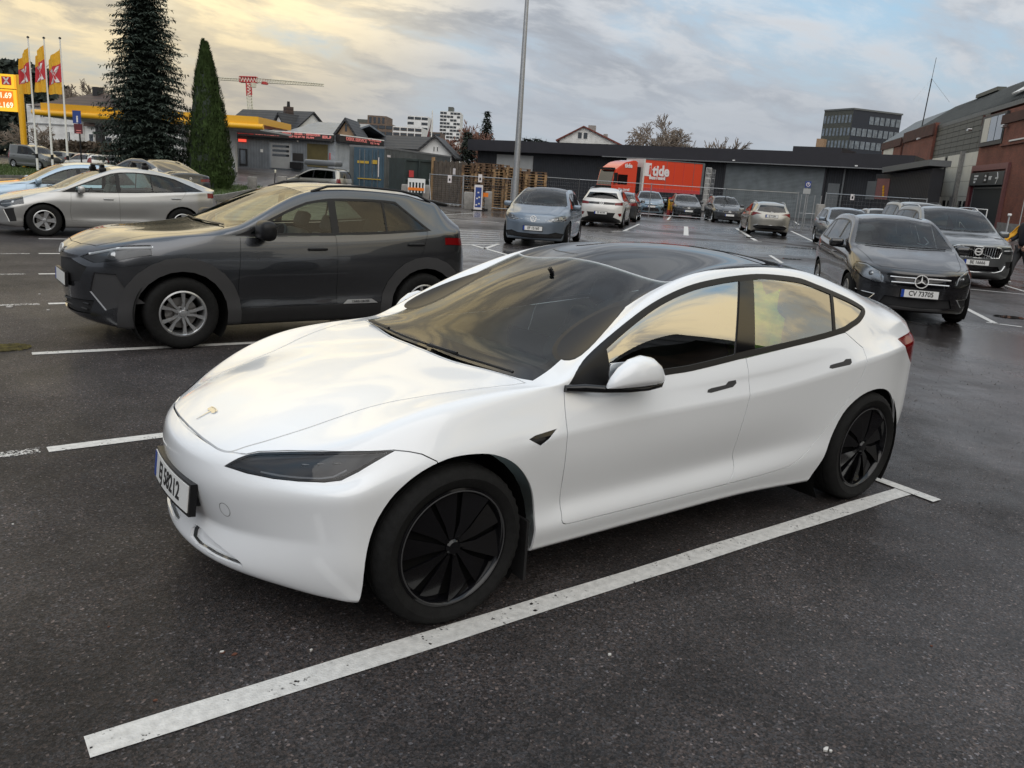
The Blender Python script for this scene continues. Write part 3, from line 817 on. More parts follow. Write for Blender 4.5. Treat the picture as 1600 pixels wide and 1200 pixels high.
# ------------------------------------------------------------------ the white saloon in front
def build_hero():
    B=hero_base(3)
    root=empty('parked_car',(0,0,0),0,'glossy white electric saloon with black wheels and black glass roof, nearest the camera','car','cars parked in the car park')
    C=Car(root,B,.0036); g=C.gap
    S2=lambda L:[(a,c) for a,b,c in L]
    dlo=[(.535,.905),(.611,.976),(.694,1.030),(.832,1.103),(.977,1.169),(1.137,1.231),(1.294,1.277),(1.453,1.311),(1.618,1.332),(1.785,1.345),(1.962,1.351),(2.146,1.342),(2.333,1.322),(2.46,1.29),(2.60,1.252),(2.764,1.202),(2.852,1.168),(2.888,1.145),(2.88,1.125),(2.848,1.105),(2.775,1.075),(2.682,1.053),(2.609,1.036),(2.393,1.013),(2.057,.989),(1.756,.968),(1.307,.930),(1.138,.925),(.740,.905)]
    dlo=smooth_poly(dlo,3,sharp=(0,28))
    win=off_poly(dlo,-.026)
    # where trim and panes lie
    xb=lambda z:1.80-(1.33-z)*.50      # front edge of the middle pillar
    def pane(a,b_,sh=.0):
        """pane between two slanted lines x=f(z)"""
        P=[]
        for (x,z) in win: P.append((x,z))
        def half(P,f,sg):
            out=[]
            for i in range(len(P)):
                p,q=P[i],P[(i+1)%len(P)]; dp,dq=sg*(p[0]-f(p[1])),sg*(q[0]-f(q[1]))
                if dp>=0: out.append(p)
                if (dp>=0)!=(dq>=0):
                    t=dp/(dp-dq); out.append((p[0]+(q[0]-p[0])*t,p[1]+(q[1]-p[1])*t))
            return out
        return half(half(P,a,1),b_,-1)
    fl=lambda z:.80+.0*z
    panes=[pane(fl,xb),pane(lambda z:1.915-(1.33-z)*.40,lambda z:2.575-(1.24-z)*.45),pane(lambda z:2.60-(1.24-z)*.45,lambda z:9)]
    pp=[yprism(p) for p in panes]
    trim,_=C.pair('window_trim',yprism(dlo),yprism(dlo),MT['trim'],minus=pp,push=.0015)
    for nm,p,mt in (('front_side_window',panes[0],'glass_h'),('rear_side_window',panes[1],'glass_r'),('quarter_window',panes[2],'glass_h')):
        C.pair(nm,yprism(p),None,MT[mt],outer=True,push=-.003)
    # mirror sail and middle pillar cover
    pil=pane(xb,lambda z:1.915-(1.33-z)*.40)
    C.pair('pillar_cover',yprism(off_poly(pil,-.004)),None,MT['gblack'],outer=True,push=.0035)
    # doors
    fd=[(.537,.916),(.528,.838),(.525,.724),(.535,.526),(.548,.374),(.553,.325),(.62,.316),(1.635,.318),(1.690,.398),(1.672,.479),(1.675,.622),(1.690,.755),(1.698,.840),(1.700,.962)]
    fdp=smooth_poly(fd,3,sharp=(0,13,6,7))[:]
    rd=[(1.700,.962),(1.698,.840),(1.690,.755),(1.675,.622),(1.672,.479),(1.690,.398),(1.635,.318),(1.894,.320),(2.10,.330),(2.20,.350),(2.32,.412),(2.50,.567),(2.64,.703),(2.70,.800),(2.722,.87),(2.724,.945),(2.60,1.033)]
    rdp=smooth_poly(rd,3,sharp=(0,6,7,15,16))
    D=yprism(dlo,.001)
    fa=[(-.45,-.1),(-.40,.10),(-.378,.20),(-.372,.346),(-.342,.483),(-.286,.586),(-.226,.645),(-.162,.683),(-.096,.707),(-.028,.720),(.071,.719),(.153,.704),(.240,.663),(.313,.598),(.369,.515),(.396,.429),(.402,.336),(.405,.2),(.40,-.1)]
    ra=[(2.33,-.1),(2.375,.20),(2.452,.332),(2.50,.449),(2.576,.578),(2.679,.650),(2.80,.687),(2.934,.691),(3.06,.66),(3.16,.59),(3.235,.49),(3.262,.39),(3.265,.25),(3.24,-.1)]
    C.pair('front_door',yprism(fdp,-g*.6),yprism(fdp,g*.6),MT['white'],minus=[D])
    C.pair('rear_door',yprism(rdp,-g*.6),yprism(rdp,g*.6),MT['white'],minus=[D])
    for a in (fa,ra):
        P=smooth_poly(a,3,sharp=(0,len(a)-1)); C.cut(both(MB().prism(P,'y',-1.6,-.52).mesh()))
    # bonnet, windscreen, roof glass
    hd=[(-.757,0),(-.752,.155),(-.740,.27),(-.727,.335),(-.703,.385),(-.66,.412),(-.575,.456),(-.444,.499),(-.318,.522),(-.217,.540),(-.121,.572),(-.034,.616),(.133,.690),(.312,.750),(.398,.766),(.392,.70),(.362,.544),(.325,.30),(.31,0)]
    half=smooth_poly(hd,4,closed=False,sharp=(14,)); 
    def sym(h): return [tuple(p) for p in h]+[(x,-y) for x,y in h[::-1] if abs(y)>1e-6]
    hood=sym(half)
    zp=lambda poly,off=0,lo=.3,hi=2: MB().prism(off_poly(poly,off) if off else poly,'z',lo,hi).mesh()
    C.single('bonnet',zp(hood,-g),zp(hood,g),MT['white'])
    wsl=[(.322,0),(.337,.30),(.374,.544),(.404,.70),(.440,.760),(.537,.724),(.686,.683),(.896,.645),(1.097,.627),(1.237,.622),(1.356,.626)]
    wh=smooth_poly(wsl,4,closed=False,sharp=(4,10))+smooth_poly([(1.356,.626),(1.34,.304),(1.316,0)],4,closed=False)[1:]
    ws=sym(wh)
    C.single('windscreen',zp(ws,-.002,.9),zp(ws,.002,.9),MT['glass_w'],outer=True,push=-.002)
    # black band printed round the glass
    ib_=[(.475,0),(.485,.30),(.515,.54),(.56,.640),(.60,.648),(.70,.618),(.90,.578),(1.10,.556),(1.21,.552),(1.245,.52),(1.235,.3),(1.225,0)]
    C.single('glass_band',zp(ws,-.0022,.9),None,MT['gblack'],outer=True,push=-.006,minus=[zp(sym(smooth_poly(ib_,3,closed=False)),0,.8)])
    rf=[(1.323,0),(1.347,.304),(1.364,.627),(1.476,.634),(1.615,.640),(1.76,.643),(1.91,.640),(2.065,.636),(2.232,.632),(2.45,.625),(2.8,.595),(3.1,.55),(3.30,.49),(3.37,.40),(3.41,.2),(3.42,0)]
    rg=sym(smooth_poly(rf,3,closed=False,sharp=(2,)))
    C.single('roof_glass',zp(clip(rg,0,-9,2.20),-.002,.9),None,MT['roofglass'],outer=True,push=-.002)
    C.single('rear_window',zp(clip(rg,0,2.206,9),-.002,.9),zp(rg,.002,.9),MT['glass_d'],outer=True)
    
    # tail lid gap
    lid=sym([(3.435,0),(3.43,.25),(3.39,.43),(3.40,.47),(3.52,.52),(3.7,.54),(4.2,.54)])
    C.single('boot_lid',zp(lid,-g,.70),zp(lid,g,.70),MT['white'])
    # headlamps
    hl=[(-.731,-.403,.628),(-.691,-.440,.666),(-.658,-.462,.684),(-.629,-.489,.695),(-.547,-.587,.716),(-.457,-.694,.736),(-.362,-.779,.749),(-.250,-.845,.757),(-.317,-.831,.722),(-.379,-.817,.687),(-.435,-.794,.656),(-.482,-.754,.642),(-.551,-.683,.633),(-.617,-.603,.627),(-.679,-.506,.625)]
    d=(-.62,-.62,.46)
    P=[Vector(p) for p in hl]
    lens,_=C.pair('headlight',dprism(P,d,-.5,.6,-.0015),dprism(P,d,-.25,.6,.0015),MT['lens_smoke'],outer=True,push=-.001)
    hs,_=C.pair('lamp_housing',dprism(P,d,-.5,.6,-.004),None,MT['lamp_in'],outer=True,push=-.020,parent=lens)
    rimb=dprism(P,d,-.5,.6,-.010)
    C.pair('lamp_rim',dprism(P,d,-.5,.6,-.0015),None,MT['gblack'],outer=True,push=.0005,minus=[rimb],parent=lens)
    for sg in (-1,1):
        b=MB(); dd=Vector(d).normalized()
        low=[Vector(P[i]) for i in (14,13,12,11)]; cen=sum(P,Vector())/len(P)
        pts=[p.lerp(cen,.22)-dd*.012 for p in (P[14],P[13],P[12],P[11],P[10],P[9])]
        b.tube([Vector((p.x,-sg*p.y if sg>0 else p.y,p.z)) for p in pts],.0055,6)
        o=b.build('light_guide',MT['drl'],lens,60)
        b=MB()
        for i,t in enumerate((.30,.45,.60)):
            c=P[1].lerp(P[7],t+.08).lerp(P[11],.33)-dd*.012
            T=Matrix.Translation((c.x,c.y if sg<0 else -c.y,c.z))@Matrix.Rotation(R(-35*(-sg)),4,'Z')
            b.rbox(-.018,.018,-.022,.022,-.012,.010,.005,T=T)
        b.build('projector',MT['lamp_chrome'],lens,40)
    # tail lamps
    tl=[(3.155,.962),(3.9,1.02),(3.9,.80),(3.40,.79),(3.35,.815)]
    t,_=C.pair('taillight',yprism(tl,-.001,.42),yprism(tl,.001,.42),MT['red'],push=.0)
    # lower intake, cut into the bumper
    it=[(-.699,.500,.249),(-.725,.448,.277),(-.768,.307,.301),(-.790,.174,.312),(-.80,0,.314)]
    ib=[(-.80,0,.262),(-.79,.161,.258),(-.77,.285,.250),(-.741,.412,.243),(-.711,.478,.241)]
    full=it[::1]+ib; pf_=[(y,z) for x,y,z in it+ib]+[(-y,z) for x,y,z in (it+ib)[::-1] if y>0]
    pf_=smooth_poly(pf_,2)
    C.single('lower_grille',MB().prism(pf_,'x',-1.2,-.3).mesh(),MB().prism(off_poly(pf_,.001),'x',-1.2,-.3).mesh(),MT['white'],push=-.028,outer=True)
    # bumper skin, parted from the wings beside the lamps
    bp=[(-1.3,-.2),(-.33,-.2),(-.05,.60),(-.101,.712),(-.153,.741),(-.198,.752),(-.250,.758),(-.362,.750),(-.457,.737),(-.547,.717),(-.629,.696),(-.665,.682),(-.71,.674),(-1.3,.674)]
    full=lambda o:outward(MB().prism(off_poly(bp,o),'y',-1.6,1.6).mesh())
    archc=both(MB().prism(smooth_poly(fa,3,sharp=(0,len(fa)-1)),'y',-1.7,-.52).mesh())
    cutl=[outward(zp(hood,g)),both(dprism(P,d,-.25,.6,.0015)),outward(MB().prism(off_poly(pf_,.001),'x',-1.2,-.3).mesh()),archc]
    C.single('front_bumper',full(-g*.6),full(g*.6),MT['white'],minus=cutl)
    # small covers and badges
    c,nn=B.frontp(-.410,.456); 
    b=MB(); me=None
    Tm=face_matrix(c+nn*.0006,nn)
    b=MB(); n_=24
    for k in range(n_):
        a0,a1=2*PI*k/n_,2*PI*(k+1)/n_
        q=[Tm@Vector((r*math.cos(a),r*math.sin(a),0)) for r,a in ((.028,a0),(.030,a0),(.030,a1),(.028,a1))]
        q=[(lambda h:h[0]+h[1]*.0008 if h[0] else v)(B.frontp(v.y,v.z)) for v in q]
        b.add(q,[(0,1,2,3)])
    b.build('tow_eye_cover',MT['darkplastic'],root)
    vt=[(.328,.740),(.36,.751),(.474,.765),(.43,.732),(.387,.706)]
    C.pair('wing_vent',yprism(vt,-.001),yprism(vt,.001),MT['gblack'],push=-.004)
    hdl=[[(1.388,.826),(1.395,.838),(1.42,.843),(1.523,.849),(1.545,.864),(1.60,.866),(1.603,.85),(1.575,.835),(1.414,.822)],[(2.372,.864),(2.385,.877),(2.41,.880),(2.508,.888),(2.535,.899),(2.582,.898),(2.580,.878),(2.560,.868),(2.397,.858)]]
    for h in hdl: C.pair('door_handle',yprism(h),yprism(h,.0015),MT['darkplastic'],outer=True,push=.001)
    ch=[(2.95,.80),(3.10,.81),(3.10,.86),(2.95,.85)]
    body=C.finish_body(MT['white'])
    for x in (0,2.875): arch_liner(root,.02 if x==0 else 2.85,.30 if x==0 else .315,.408 if x==0 else .425,.58,.80 if x==0 else .875)
    for x in (0,2.875):
        for sg in (-1,1): add_wheel(root,x,.912,sg,'tesla',.334,.2465,.235,spin=.5*x+.2,lod=3)
    c,nn=B.top(-.684,0); up=nn.cross(Vector((0,1,0)))
    # badge lies on the nose
    bm_=MB(); bm_.prism([(-.95,.72),(-.70,.84),(0,.95),(.70,.84),(.95,.72),(.86,.50),(.55,.42),(.16,.52),(.0,-1.0),(-.16,.52),(-.55,.42),(-.86,.50)],'z',0,.06)
    bm_.prism([(-.95,.92),(-.6,1.02),(0,1.08),(.6,1.02),(.95,.92),(.90,.80),(.5,.93),(0,1.0),(-.5,.93),(-.90,.80)],'z',0,.06)
    me=bm_.mesh(); me.transform(Matrix.Scale(.043,4)); Xv=Vector((0,1,0))*1; Yv=Vector((nn.z,0,-nn.x)).normalized(); 
    if Yv.x<0: Yv=-Yv
    me.transform(Matrix(((0,Yv.x,nn.x,c.x),(-1,0,0,c.y),(0,Yv.z,nn.z,c.z+.001),(0,0,0,1))))
    obj('badge',me,MT['chrome'],root)
    number_plate(root,(-.846,0,.456),(-1,0,.10),'EJ 58212',w=.50,curve=.016)
    b=MB(); b.rbox(-.806,-.76,-.235,.235,.405,.515,.02); b.build('plate_holder',MT['plastic'],root,40)
    # door mirrors
    for sg in (-1,1):
        def Q(x,y,z): return (x,sg*y,z)
        prof=[(.695,.012,.925,.945),(.715,.030,.924,.975),(.75,.046,.923,1.012),(.80,.056,.922,1.044),(.86,.060,.921,1.058),(.92,.056,.922,1.046),(.965,.044,.925,1.015),(.992,.026,.930,.985),(1.0,.008,.938,.962)]
        V=[];F=[];n_=24
        for (x,ay,z0,z1) in prof:
            for k in range(n_):
                a=2*PI*k/n_; cy,cz=math.cos(a),math.sin(a); zc=z0+(z1-z0)*.32
                zz=zc+(cz*(z1-zc) if cz>0 else cz*(zc-z0)); f_=abs(cy)**.8*(1 if cy>0 else -1)
                V.append(Q(x,.948+.02*(x-.7)/.3+f_*ay*(.55 if cy<0 else 1),zz))
        for i in range(len(prof)-1):
            for k in range(n_):
                q=(i*n_+k,i*n_+(k+1)%n_,(i+1)*n_+(k+1)%n_,(i+1)*n_+k); F.append(q if sg<0 else q[::-1])
        F.append(tuple(range(n_)) if sg>0 else tuple(range(n_))[::-1]); e=(len(prof)-1)*n_; F.append(tuple(range(e,e+n_)) if sg<0 else tuple(range(e,e+n_))[::-1])
        mh=MB().add(V,F).build('mirror_housing',MT['white'],root,60)
        b=MB(); b.tube([Q(.535,.865,.922),Q(.62,.885,.920),Q(.70,.925,.916),(.80,sg*.965,.914),(.90,sg*.985,.916),(.975,sg*.985,.922),(1.005,sg*.970,.935)],[.014,.020,.017,.014,.013,.012,.006],8); b.build('mirror_base',MT['gblack'],mh,60)
        b=MB(); b.rbox(.74,.97,.897,.905,.94,1.02,.004); me=b.mesh()
        if sg<0: me=mirror_mesh(me)
        obj('mirror_glass',me,MT['chrome'],mh,smooth=40)
    # wipers at the foot of the screen
    for (y0,y1,dx) in ((.62,-.02,.0),(-.05,-.66,.012)):
        pts=[]
        for k in range(9):
            y=y0+(y1-y0)*k/8; xe=.345+.05*(abs(y)/.7)**2+dx
            h,nn=B.top(xe+.01,y); 
            if h: pts.append(h+nn*.012)
        b=MB(); b.tube(pts,.006,6); b.tube([pts[0]+Vector((-.02,0,.0)),pts[3]+Vector((-.004,0,.008))],.008,6); b.build('wiper',MT['trim'],root,60)
    # cabin
    interior(root,.62,.93,.74,1.15,2.05)
    b=MB(); b.box(.98,1.0,-.17,.17,.78,.98); b.build('touch_screen',MT['screen'],root)
    b=MB(); b.rbox(1.13,1.17,-.13,.13,1.20,1.26,.02); b.tube([(1.14,0,1.26),(1.10,0,1.31)],.012,6); b.build('rear_view_mirror',MT['trim'],root,40)
    for sg in (-1,1):
        b=MB(); b.box(.375,.388,sg*.72,sg*.875,.085,.36); b.build('mud_flap',MT['plastic'],root)
    return root,B
# ------------------------------------------------------------------ the other cars
def car_base(p):
    """p: Lf,WB,Lr,W (half width),top=[(x,z)] centre line,belt=[(x,z)],yt half width at the roof edge,xa foot of the front pillar"""
    Lf,WB,Lr,Wd=p['Lf'],p['WB'],p['Lr'],p['W']; xe=WB+Lr; k=pchip
    top=p['top']; Zc=k(top); belt=k(p['belt']); yt=p.get('yt',Wd*.70); xa=p['xa']; drop=p.get('drop',.085)
    xr0=p['xr0']; xr1=p['xr1']        # roof from / to
    xs0=-Lf+p.get('c0',.34); xs1=xe-p.get('c1',.22)
    zr=p.get('zr',.20)
    hatch=p.get('hatch',True)
    def zb(x): return min(belt(x),Zc(x)-.03) if x<xa else belt(x)
    def z2(x):
        d=.012 if x<xa else .045
        return Zc(x)-d
    def z3(x):
        if x<xa: return max(zb(x)+.004,min(Zc(x)-.035,zb(x)+.03))
        c=Zc(x)-drop; 
        t=min(1,(x-xa)/(xr0-xa)); return max(belt(x)+.015,min(c, belt(x)+.02+(Zc(xr0)-drop-belt(xa)-.02)*t**.92) if x<xr0 else c)
    wk=k([(-Lf,p.get('nw',.86)),(-Lf+.3,p.get('nw',.86)),(-Lf+.55,.95),(-.05,1.0),(WB/2,1.0),(WB,1.0),(WB+.4,.985),(xe-.25,p.get('tw',.91)),(xe,p.get('tw',.91)-.02)])
    def y2(x):
        f=k([(-Lf,.52*Wd),(0,.60*Wd),(xa,.80*Wd),(xr0,yt-.10),(xr1,yt-.10),(xe,yt-.08)]); return f(x)*min(1,wk(x)+.02)
    def y3(x):
        f=k([(-Lf,.68*Wd),(-.2,.80*Wd),(xa,.92*Wd),((xa+xr0)/2,(.92*Wd+yt)/2+.01),(xr0,yt),(xr1,yt-.01),(xe,yt-.02 if hatch else .80*Wd)]); return f(x)*min(1,wk(x)+.02)
    y4=lambda x:(.90*Wd if x<xa-.3 else .935*Wd)*wk(x)
    y5=lambda x:.972*Wd*wk(x); y6=lambda x:1.0*Wd*wk(x); y7=lambda x:.998*Wd*wk(x); y8=lambda x:.968*Wd*wk(x) if .5<x<WB-.5 else .985*Wd*wk(x); y9=lambda x:.982*Wd*wk(x); y10=lambda x:.945*Wd*wk(x)
    hb=lambda x:zb(x)-zr
    cols=[(lambda x:0,Zc),(lambda x:.33*Wd,lambda x:Zc(x)-.006),(y2,z2),(y3,z3),(y4,zb),(y5,lambda x:zb(x)-.08),(y6,lambda x:zr+hb(x)*.74),(y7,lambda x:zr+hb(x)*.52),(y8,lambda x:zr+hb(x)*.30),(y9,lambda x:zr+hb(x)*.16),(y10,lambda x:zr+p.get('zrk',.0))]
    inner=[xs0+.16,xs0+.36]+[xa-.62,xa-.30,xa-.06,xa+.12,(xa+xr0)/2,xr0,(xr0*2+xr1)/3,(xr0+xr1*2)/3,xr1]
    rear_in=[xs1-.52,xs1-.32,xs1-.14]
    S=sorted(set([round(v,3) for v in [xs0]+inner+rear_in+[xs1]]))
    T=[S[0]]
    for v in S[1:]:
        if v-T[-1]>.09: T.append(v)
    if T[-1]!=round(xs1,3): T[-1]=round(xs1,3)
    S=T
    def crease(A,B):
        def row(K):
            if K[0]=='f': return K[2]
            if K[0]=='s' and K[1]==0: return K[2]-4 if 4<=K[2]<=10 else (0 if K[2]<4 else 6)
            return -1
        if 'f' in (A[0],B[0]) and row(A)==row(B) and row(A) in (1,5): return .5
        if A[0]=='s' and B[0]=='s' and A[2]==B[2]:
            j=A[2]
            if j==10: return .5
            if j==6: return p.get('cr6',.25)
            if j==4: return .25
        if hatch and A[0]=='s' and B[0]=='s' and A[1]==B[1]==len(S)-1 and A[2]<=4 and B[2]<=4: return .6
        return 0
    return Base(S,cols,p['front'],p['rear'],crease,p.get('lv',2),thick=.02,pf=p.get('pf',2.6),pr=p.get('pr',3.4),bf=.5,br=.45,bottomz=.18)
def fpoly(poly,e,lo,hi):
    """prism seen from the front (e=-1) or the rear (e=1): outline in (y,z)"""
    return outward(MB().prism(poly,'x',lo,hi).mesh())
def mirror_poly(P): return [(-y,z) for y,z in P[::-1]]
def build_car(p,label,loc,heading,group='cars parked in the car park'):
    """heading: direction the nose points, in the ground plane (x,y)"""
    hd=Vector((heading[0],heading[1])).normalized(); rz=math.atan2(-hd.y,-hd.x)
    root=empty('parked_car',(0,0,0),0,label,'car',group)
    B=car_base(p); C=Car(root,B,.003); g=.003
    Lf,WB,Lr,Wd=p['Lf'],p['WB'],p['Lr'],p['W']; xe=WB+Lr; Rt=p['Rt']; Rr=p['Rr']; pm=MT[p['paint']]; lod=p.get('lod',1)
    belt=pchip(p['belt']); Zc=pchip(p['top']); xa,xr0,xr1=p['xa'],p['xr0'],p['xr1']; drop=p.get('drop',.085)
    xd,xq=p['dlo']       # rear end of the side glass: at the roof, at the belt
    up=[]
    n=14
    for i in range(n+1):
        x=xa+.02+(xd-xa-.02)*i/n
        h,_=B.side(x,belt(x)+.10); 
        c=Zc(x)-drop-.03; t=min(1,max(0,(x-xa)/(xr0-xa))); z=min(c,belt(x)+.0+(Zc(xr0)-drop-.03-belt(xa))*t**.92) if x<xr0 else c
        up.append((x,max(belt(x)+.012,z)))
    lo=[(xq-(xq-xa)*i/8,belt(xq-(xq-xa)*i/8)+.004) for i in range(9)]
    dlo=up+lo
    win=off_poly(dlo,-.024)
    xb=p['xb']; xc=p.get('xc',xd-.25)
    ps=[clip(win,0,xa+p.get('sail',.16),xb-.035),clip(win,0,xb+.045,xc-.012)]
    if xc<xq-.05: ps.append(clip(win,0,xc+.012,99))
    ps=[q for q in ps if len(q)>2]
    pp=[yprism(q) for q in ps]
    tm=MT[p.get('trimm','trim')]
    if lod>0:
        C.pair('window_trim',yprism(dlo),yprism(dlo),tm,minus=pp,push=.001,outer=True)
        for nm,q in zip(('front_side_window','rear_side_window','quarter_window'),pp):
            C.pair(nm,q,None,MT[p.get('gls','glass_s') if nm=='front_side_window' else p.get('glr','glass_s')],outer=True,push=-.003)
    fa=Rt+p.get('ag',.055)
    def arch(x,r,zb=-.2): return [(x-r,zb),(x-r,Rt)]+[(x-r*math.cos(a),Rt+r*.97*math.sin(a)) for a in [PI*i/12 for i in range(1,12)]]+[(x+r,Rt),(x+r,zb)]
    zd=p.get('zd',.34)
    xf=fa+.10; xr=WB-fa+.02
    fd=[(xf+.04,belt(xf+.04)-.01),(xf,belt(xf)*.55),(xf+.02,zd),(xb,zd),(xb,belt(xb)+.002)]
    rd=[(xb,belt(xb)+.002),(xb,zd),(xr-.06,zd),(xr+.04,Rt+fa*.55),(WB-.05,belt(WB)*.80),(min(xq-.05,WB+.10),belt(min(xq-.05,WB+.10))+.0)]
    Dl=yprism(dlo,.002)
    if lod>0:
        C.pair('front_door',yprism(fd,-g*.6),yprism(fd,g*.6),pm,minus=[Dl],outer=lod<2)
        A=yprism(arch(WB,fa+.004),0,.3)
        C.pair('rear_door',yprism(rd,-g*.6),yprism(rd,g*.6),pm,minus=[Dl,A],outer=lod<2)
    for x in (0,WB):
        C.cut(both(outward(MB().prism(arch(x,fa),'y',-1.6,-Wd+.36).mesh())))
    # black cladding round the arches and along the sill
    cl=p.get('clad',0)
    if cl:
        for x in (0,WB):
            ringp=outward(MB().prism(arch(x,fa+cl),'y',-1.6,-Wd+.25).mesh()); 
            C.pair('arch_cladding',ringp,ringp,MT['darkplastic' if p.get('cladgrey') else 'plastic'],minus=[outward(MB().prism(arch(x,fa,-.3),'y',-1.7,0).mesh())],push=.006,outer=True)
        sp=[(-Lf-.2,.05),(xe+.2,.05),(xe+.2,p.get('zcl',.33)),(-Lf-.2,p.get('zcl',.33))]
        mid=yprism([(fa+cl,.05),(WB-fa-cl,.05),(WB-fa-cl,p.get('zcl',.33)-.01),(fa+cl,p.get('zcl',.33)-.01)],0,.2)
        C.pair('sill_cladding',mid,mid,MT['plastic'],outer=True,push=.004)
    # bonnet, screen, roof
    zp=lambda P,lo=.3,hi=3: outward(MB().prism(P,'z',lo,hi).mesh())
    def sym(h): return [tuple(q) for q in h]+[(x,-y) for x,y in h[::-1] if abs(y)>1e-6]
    xk=p['xk']      # foot of the screen on the centre line
    hs=[(-Lf+p.get('hf',.10),0),(-Lf+p.get('hf',.10)+.03,.36*Wd),(-Lf+p.get('hf',.10)+.12,.60*Wd),(-Lf+.38,.70*Wd),(0,.78*Wd),(xa-.12,.84*Wd),(xk+.02,.80*Wd),(xk-.04,.4*Wd),(xk-.06,0)]
    if lod>0: C.single('bonnet',zp(off_poly(sym(hs),-g)),zp(off_poly(sym(hs),g)),pm,outer=lod<2)
    ytop=p.get('yt',Wd*.70)-.10
    wsh=[(xk-.045,0),(xk-.02,.4*Wd),(xk+.04,.80*Wd),(xa+.06,.83*Wd),((xa+xr0)/2+.02,(.80*Wd+ytop)/2+.015),(xr0-.01,ytop+.01),(xr0-.04,.4*Wd),(xr0-.05,0)]
    w=sym(wsh)
    C.single('windscreen',zp(w,.75),zp(w,.75),MT[p.get('glw','glass_w')],outer=True,push=-.002)
    if p.get('rw'):
        q=zp(sym(p['rw']),.95); C.single('rear_glass',q,q,MT['glass_d'],outer=True,push=-.002)
    if p.get('blackroof'):
        rf=[(xr0-.045,0),(xr0-.03,.4*Wd),(xr0+.0,ytop+.03),(xr1,ytop+.03),(xr1,0)]; C.single('roof_panel',zp(sym(rf),1.0),zp(sym(rf),1.0),MT['gblack'],outer=True)
    hw=p['hw']       # rear glass outline seen from behind, y>=0, and x from which it starts
    P=[(y,z) for y,z in hw]+[(-y,z) for y,z in hw[::-1] if y>1e-6]
    xg=p.get('xg',xr1-.05)
    C.single('rear_window',fpoly(P,1,xg,9),fpoly(P,1,xg,9),MT[p.get('glb','glass_d')],outer=True,push=-.002)
    # lamps
    for key,nm,e,mat in (('hl','headlight',-1,'lens'),('tl','taillight',1,'red')):
        q=p.get(key)
        if not q: continue
        lim=p.get(key+'x',.50)
        a,b_=(-Lf-.5,-Lf+lim) if e<0 else (xe-lim,xe+.5)
        L_=[(-y,z) for y,z in q]
        pin=fpoly(off_poly(L_,-.002),e,a,b_); pout=fpoly(off_poly(L_,.002),e,a,b_)
        l,l2=C.pair(nm,pin,pout,MT[mat] if e<0 else MT['red'],outer=True,push=0)
        if e<0 and l:
            h,h2=C.pair('lamp_housing',fpoly(off_poly(L_,-.004),e,a,b_),None,MT[p.get('hlin','lamp_in')],outer=True,push=-.022,parent=l)
            if h2: h2.parent=l2
            ys=[q_[0] for q_ in q]; zs=[q_[1] for q_ in q]; cy=sum(ys)/len(ys); cz=sum(zs)/len(zs)
            for sg,par in ((-1,l),(1,l2)):
                c,nn=B.frontp(sg*cy,cz)
                if c and par:
                    b=MB(); T=Matrix.Translation(c-nn*.016)@(nn.to_track_quat('Z','Y').to_matrix().to_4x4())
                    b.lathe([(0,.008),(.022,.006),(.034,-.002),(.038,-.004)],14,T=T); b.build('projector',MT['lamp_chrome'],par,50)
                    dr=p.get('drl')
                    if dr:
                        pts=[]
                        for (y,z) in dr:
                            c2,n2=B.frontp(sg*y,z)
                            if c2: pts.append(c2-n2*.008)
                        if len(pts)>1: b=MB(); b.tube(pts,p.get('drw',.009),6); b.build('light_guide',MT['drl'],par,60)
    for (nm,e,poly,mat,push) in p.get('faces',()):
        Q=[(y,z) for y,z in poly]+[(-y,z) for y,z in poly[::-1] if y>1e-6] if min(y for y,z in poly)<1e-3 else None
        a,b_=(-Lf-.5,-Lf+.55) if e<0 else (xe-.5,xe+.5)
        if Q:
            m=fpoly(Q,e,a,b_); C.single(nm,m,m,MT[mat],outer=True,push=push)
        else:
            m=fpoly([(-y,z) for y,z in poly],e,a,b_); C.pair(nm,m,m,MT[mat],outer=True,push=push)
    # bars across a grille: (y0,z0,y1,z1,r,mat)
    for (e,nm,pts,r,mat,both_) in p.get('bars',()):
        for sg in ((-1,1) if both_ else (1,)):
            Q=[]
            for (y,z) in pts:
                c,nn=B.frontp(sg*y,z,e)
                if c: Q.append(c+nn*r*.3)
            if len(Q)>1:
                b=MB(); b.tube(Q,r,6); b.build(nm,MT[mat],root,60)
    if lod>0 and p.get('tailgate',True):
        tg=p.get('tg',[(0,1.0),(.5,1.0)])
    C.finish_body(pm)
    # wheels
    wy=Wd-.012
    for x in (0,WB):
        for sg in (-1,1):
            if lod>0 or True: add_wheel(root,x,wy,sg,p.get('wheel','five'),Rt,Rr,p.get('tw_',.21),steer=(p.get('steer',0) if x==0 else 0),spin=.3+x*.4,lod=2 if lod>=2 else 1)
        arch_liner(root,x,Rt,fa+.018,Wd-.36,Wd-.045)
    # mirrors
    xm=xa+p.get('mx',.18); zm=belt(xm)+.06
    for sg in (-1,1):
        b=MB(); T=Matrix.Translation((xm,sg*(Wd+.085),zm))
        ms=p.get('ms',1); b.rbox(-.055*ms,.07*ms,-.115*ms,.115,-.07*ms,.08*ms,.05*ms,T=T,seg=3); mh=b.build('door_mirror',MT[p.get('mirm',p['paint'])],root,50)
        b=MB(); b.tube([(xm-.02,sg*(Wd-.07),zm-.055),(xm-.02,sg*(Wd+.05),zm-.05)],.025,6); b.build('mirror_arm',MT['trim'],mh,60)
        b=MB(); b.box(xm+.064,xm+.068,sg*(Wd+.01) if sg>0 else -(Wd+.165),sg*(Wd+.165) if sg>0 else -(Wd+.01),zm-.05,zm+.055); b.build('mirror_glass',MT['chrome'],mh)
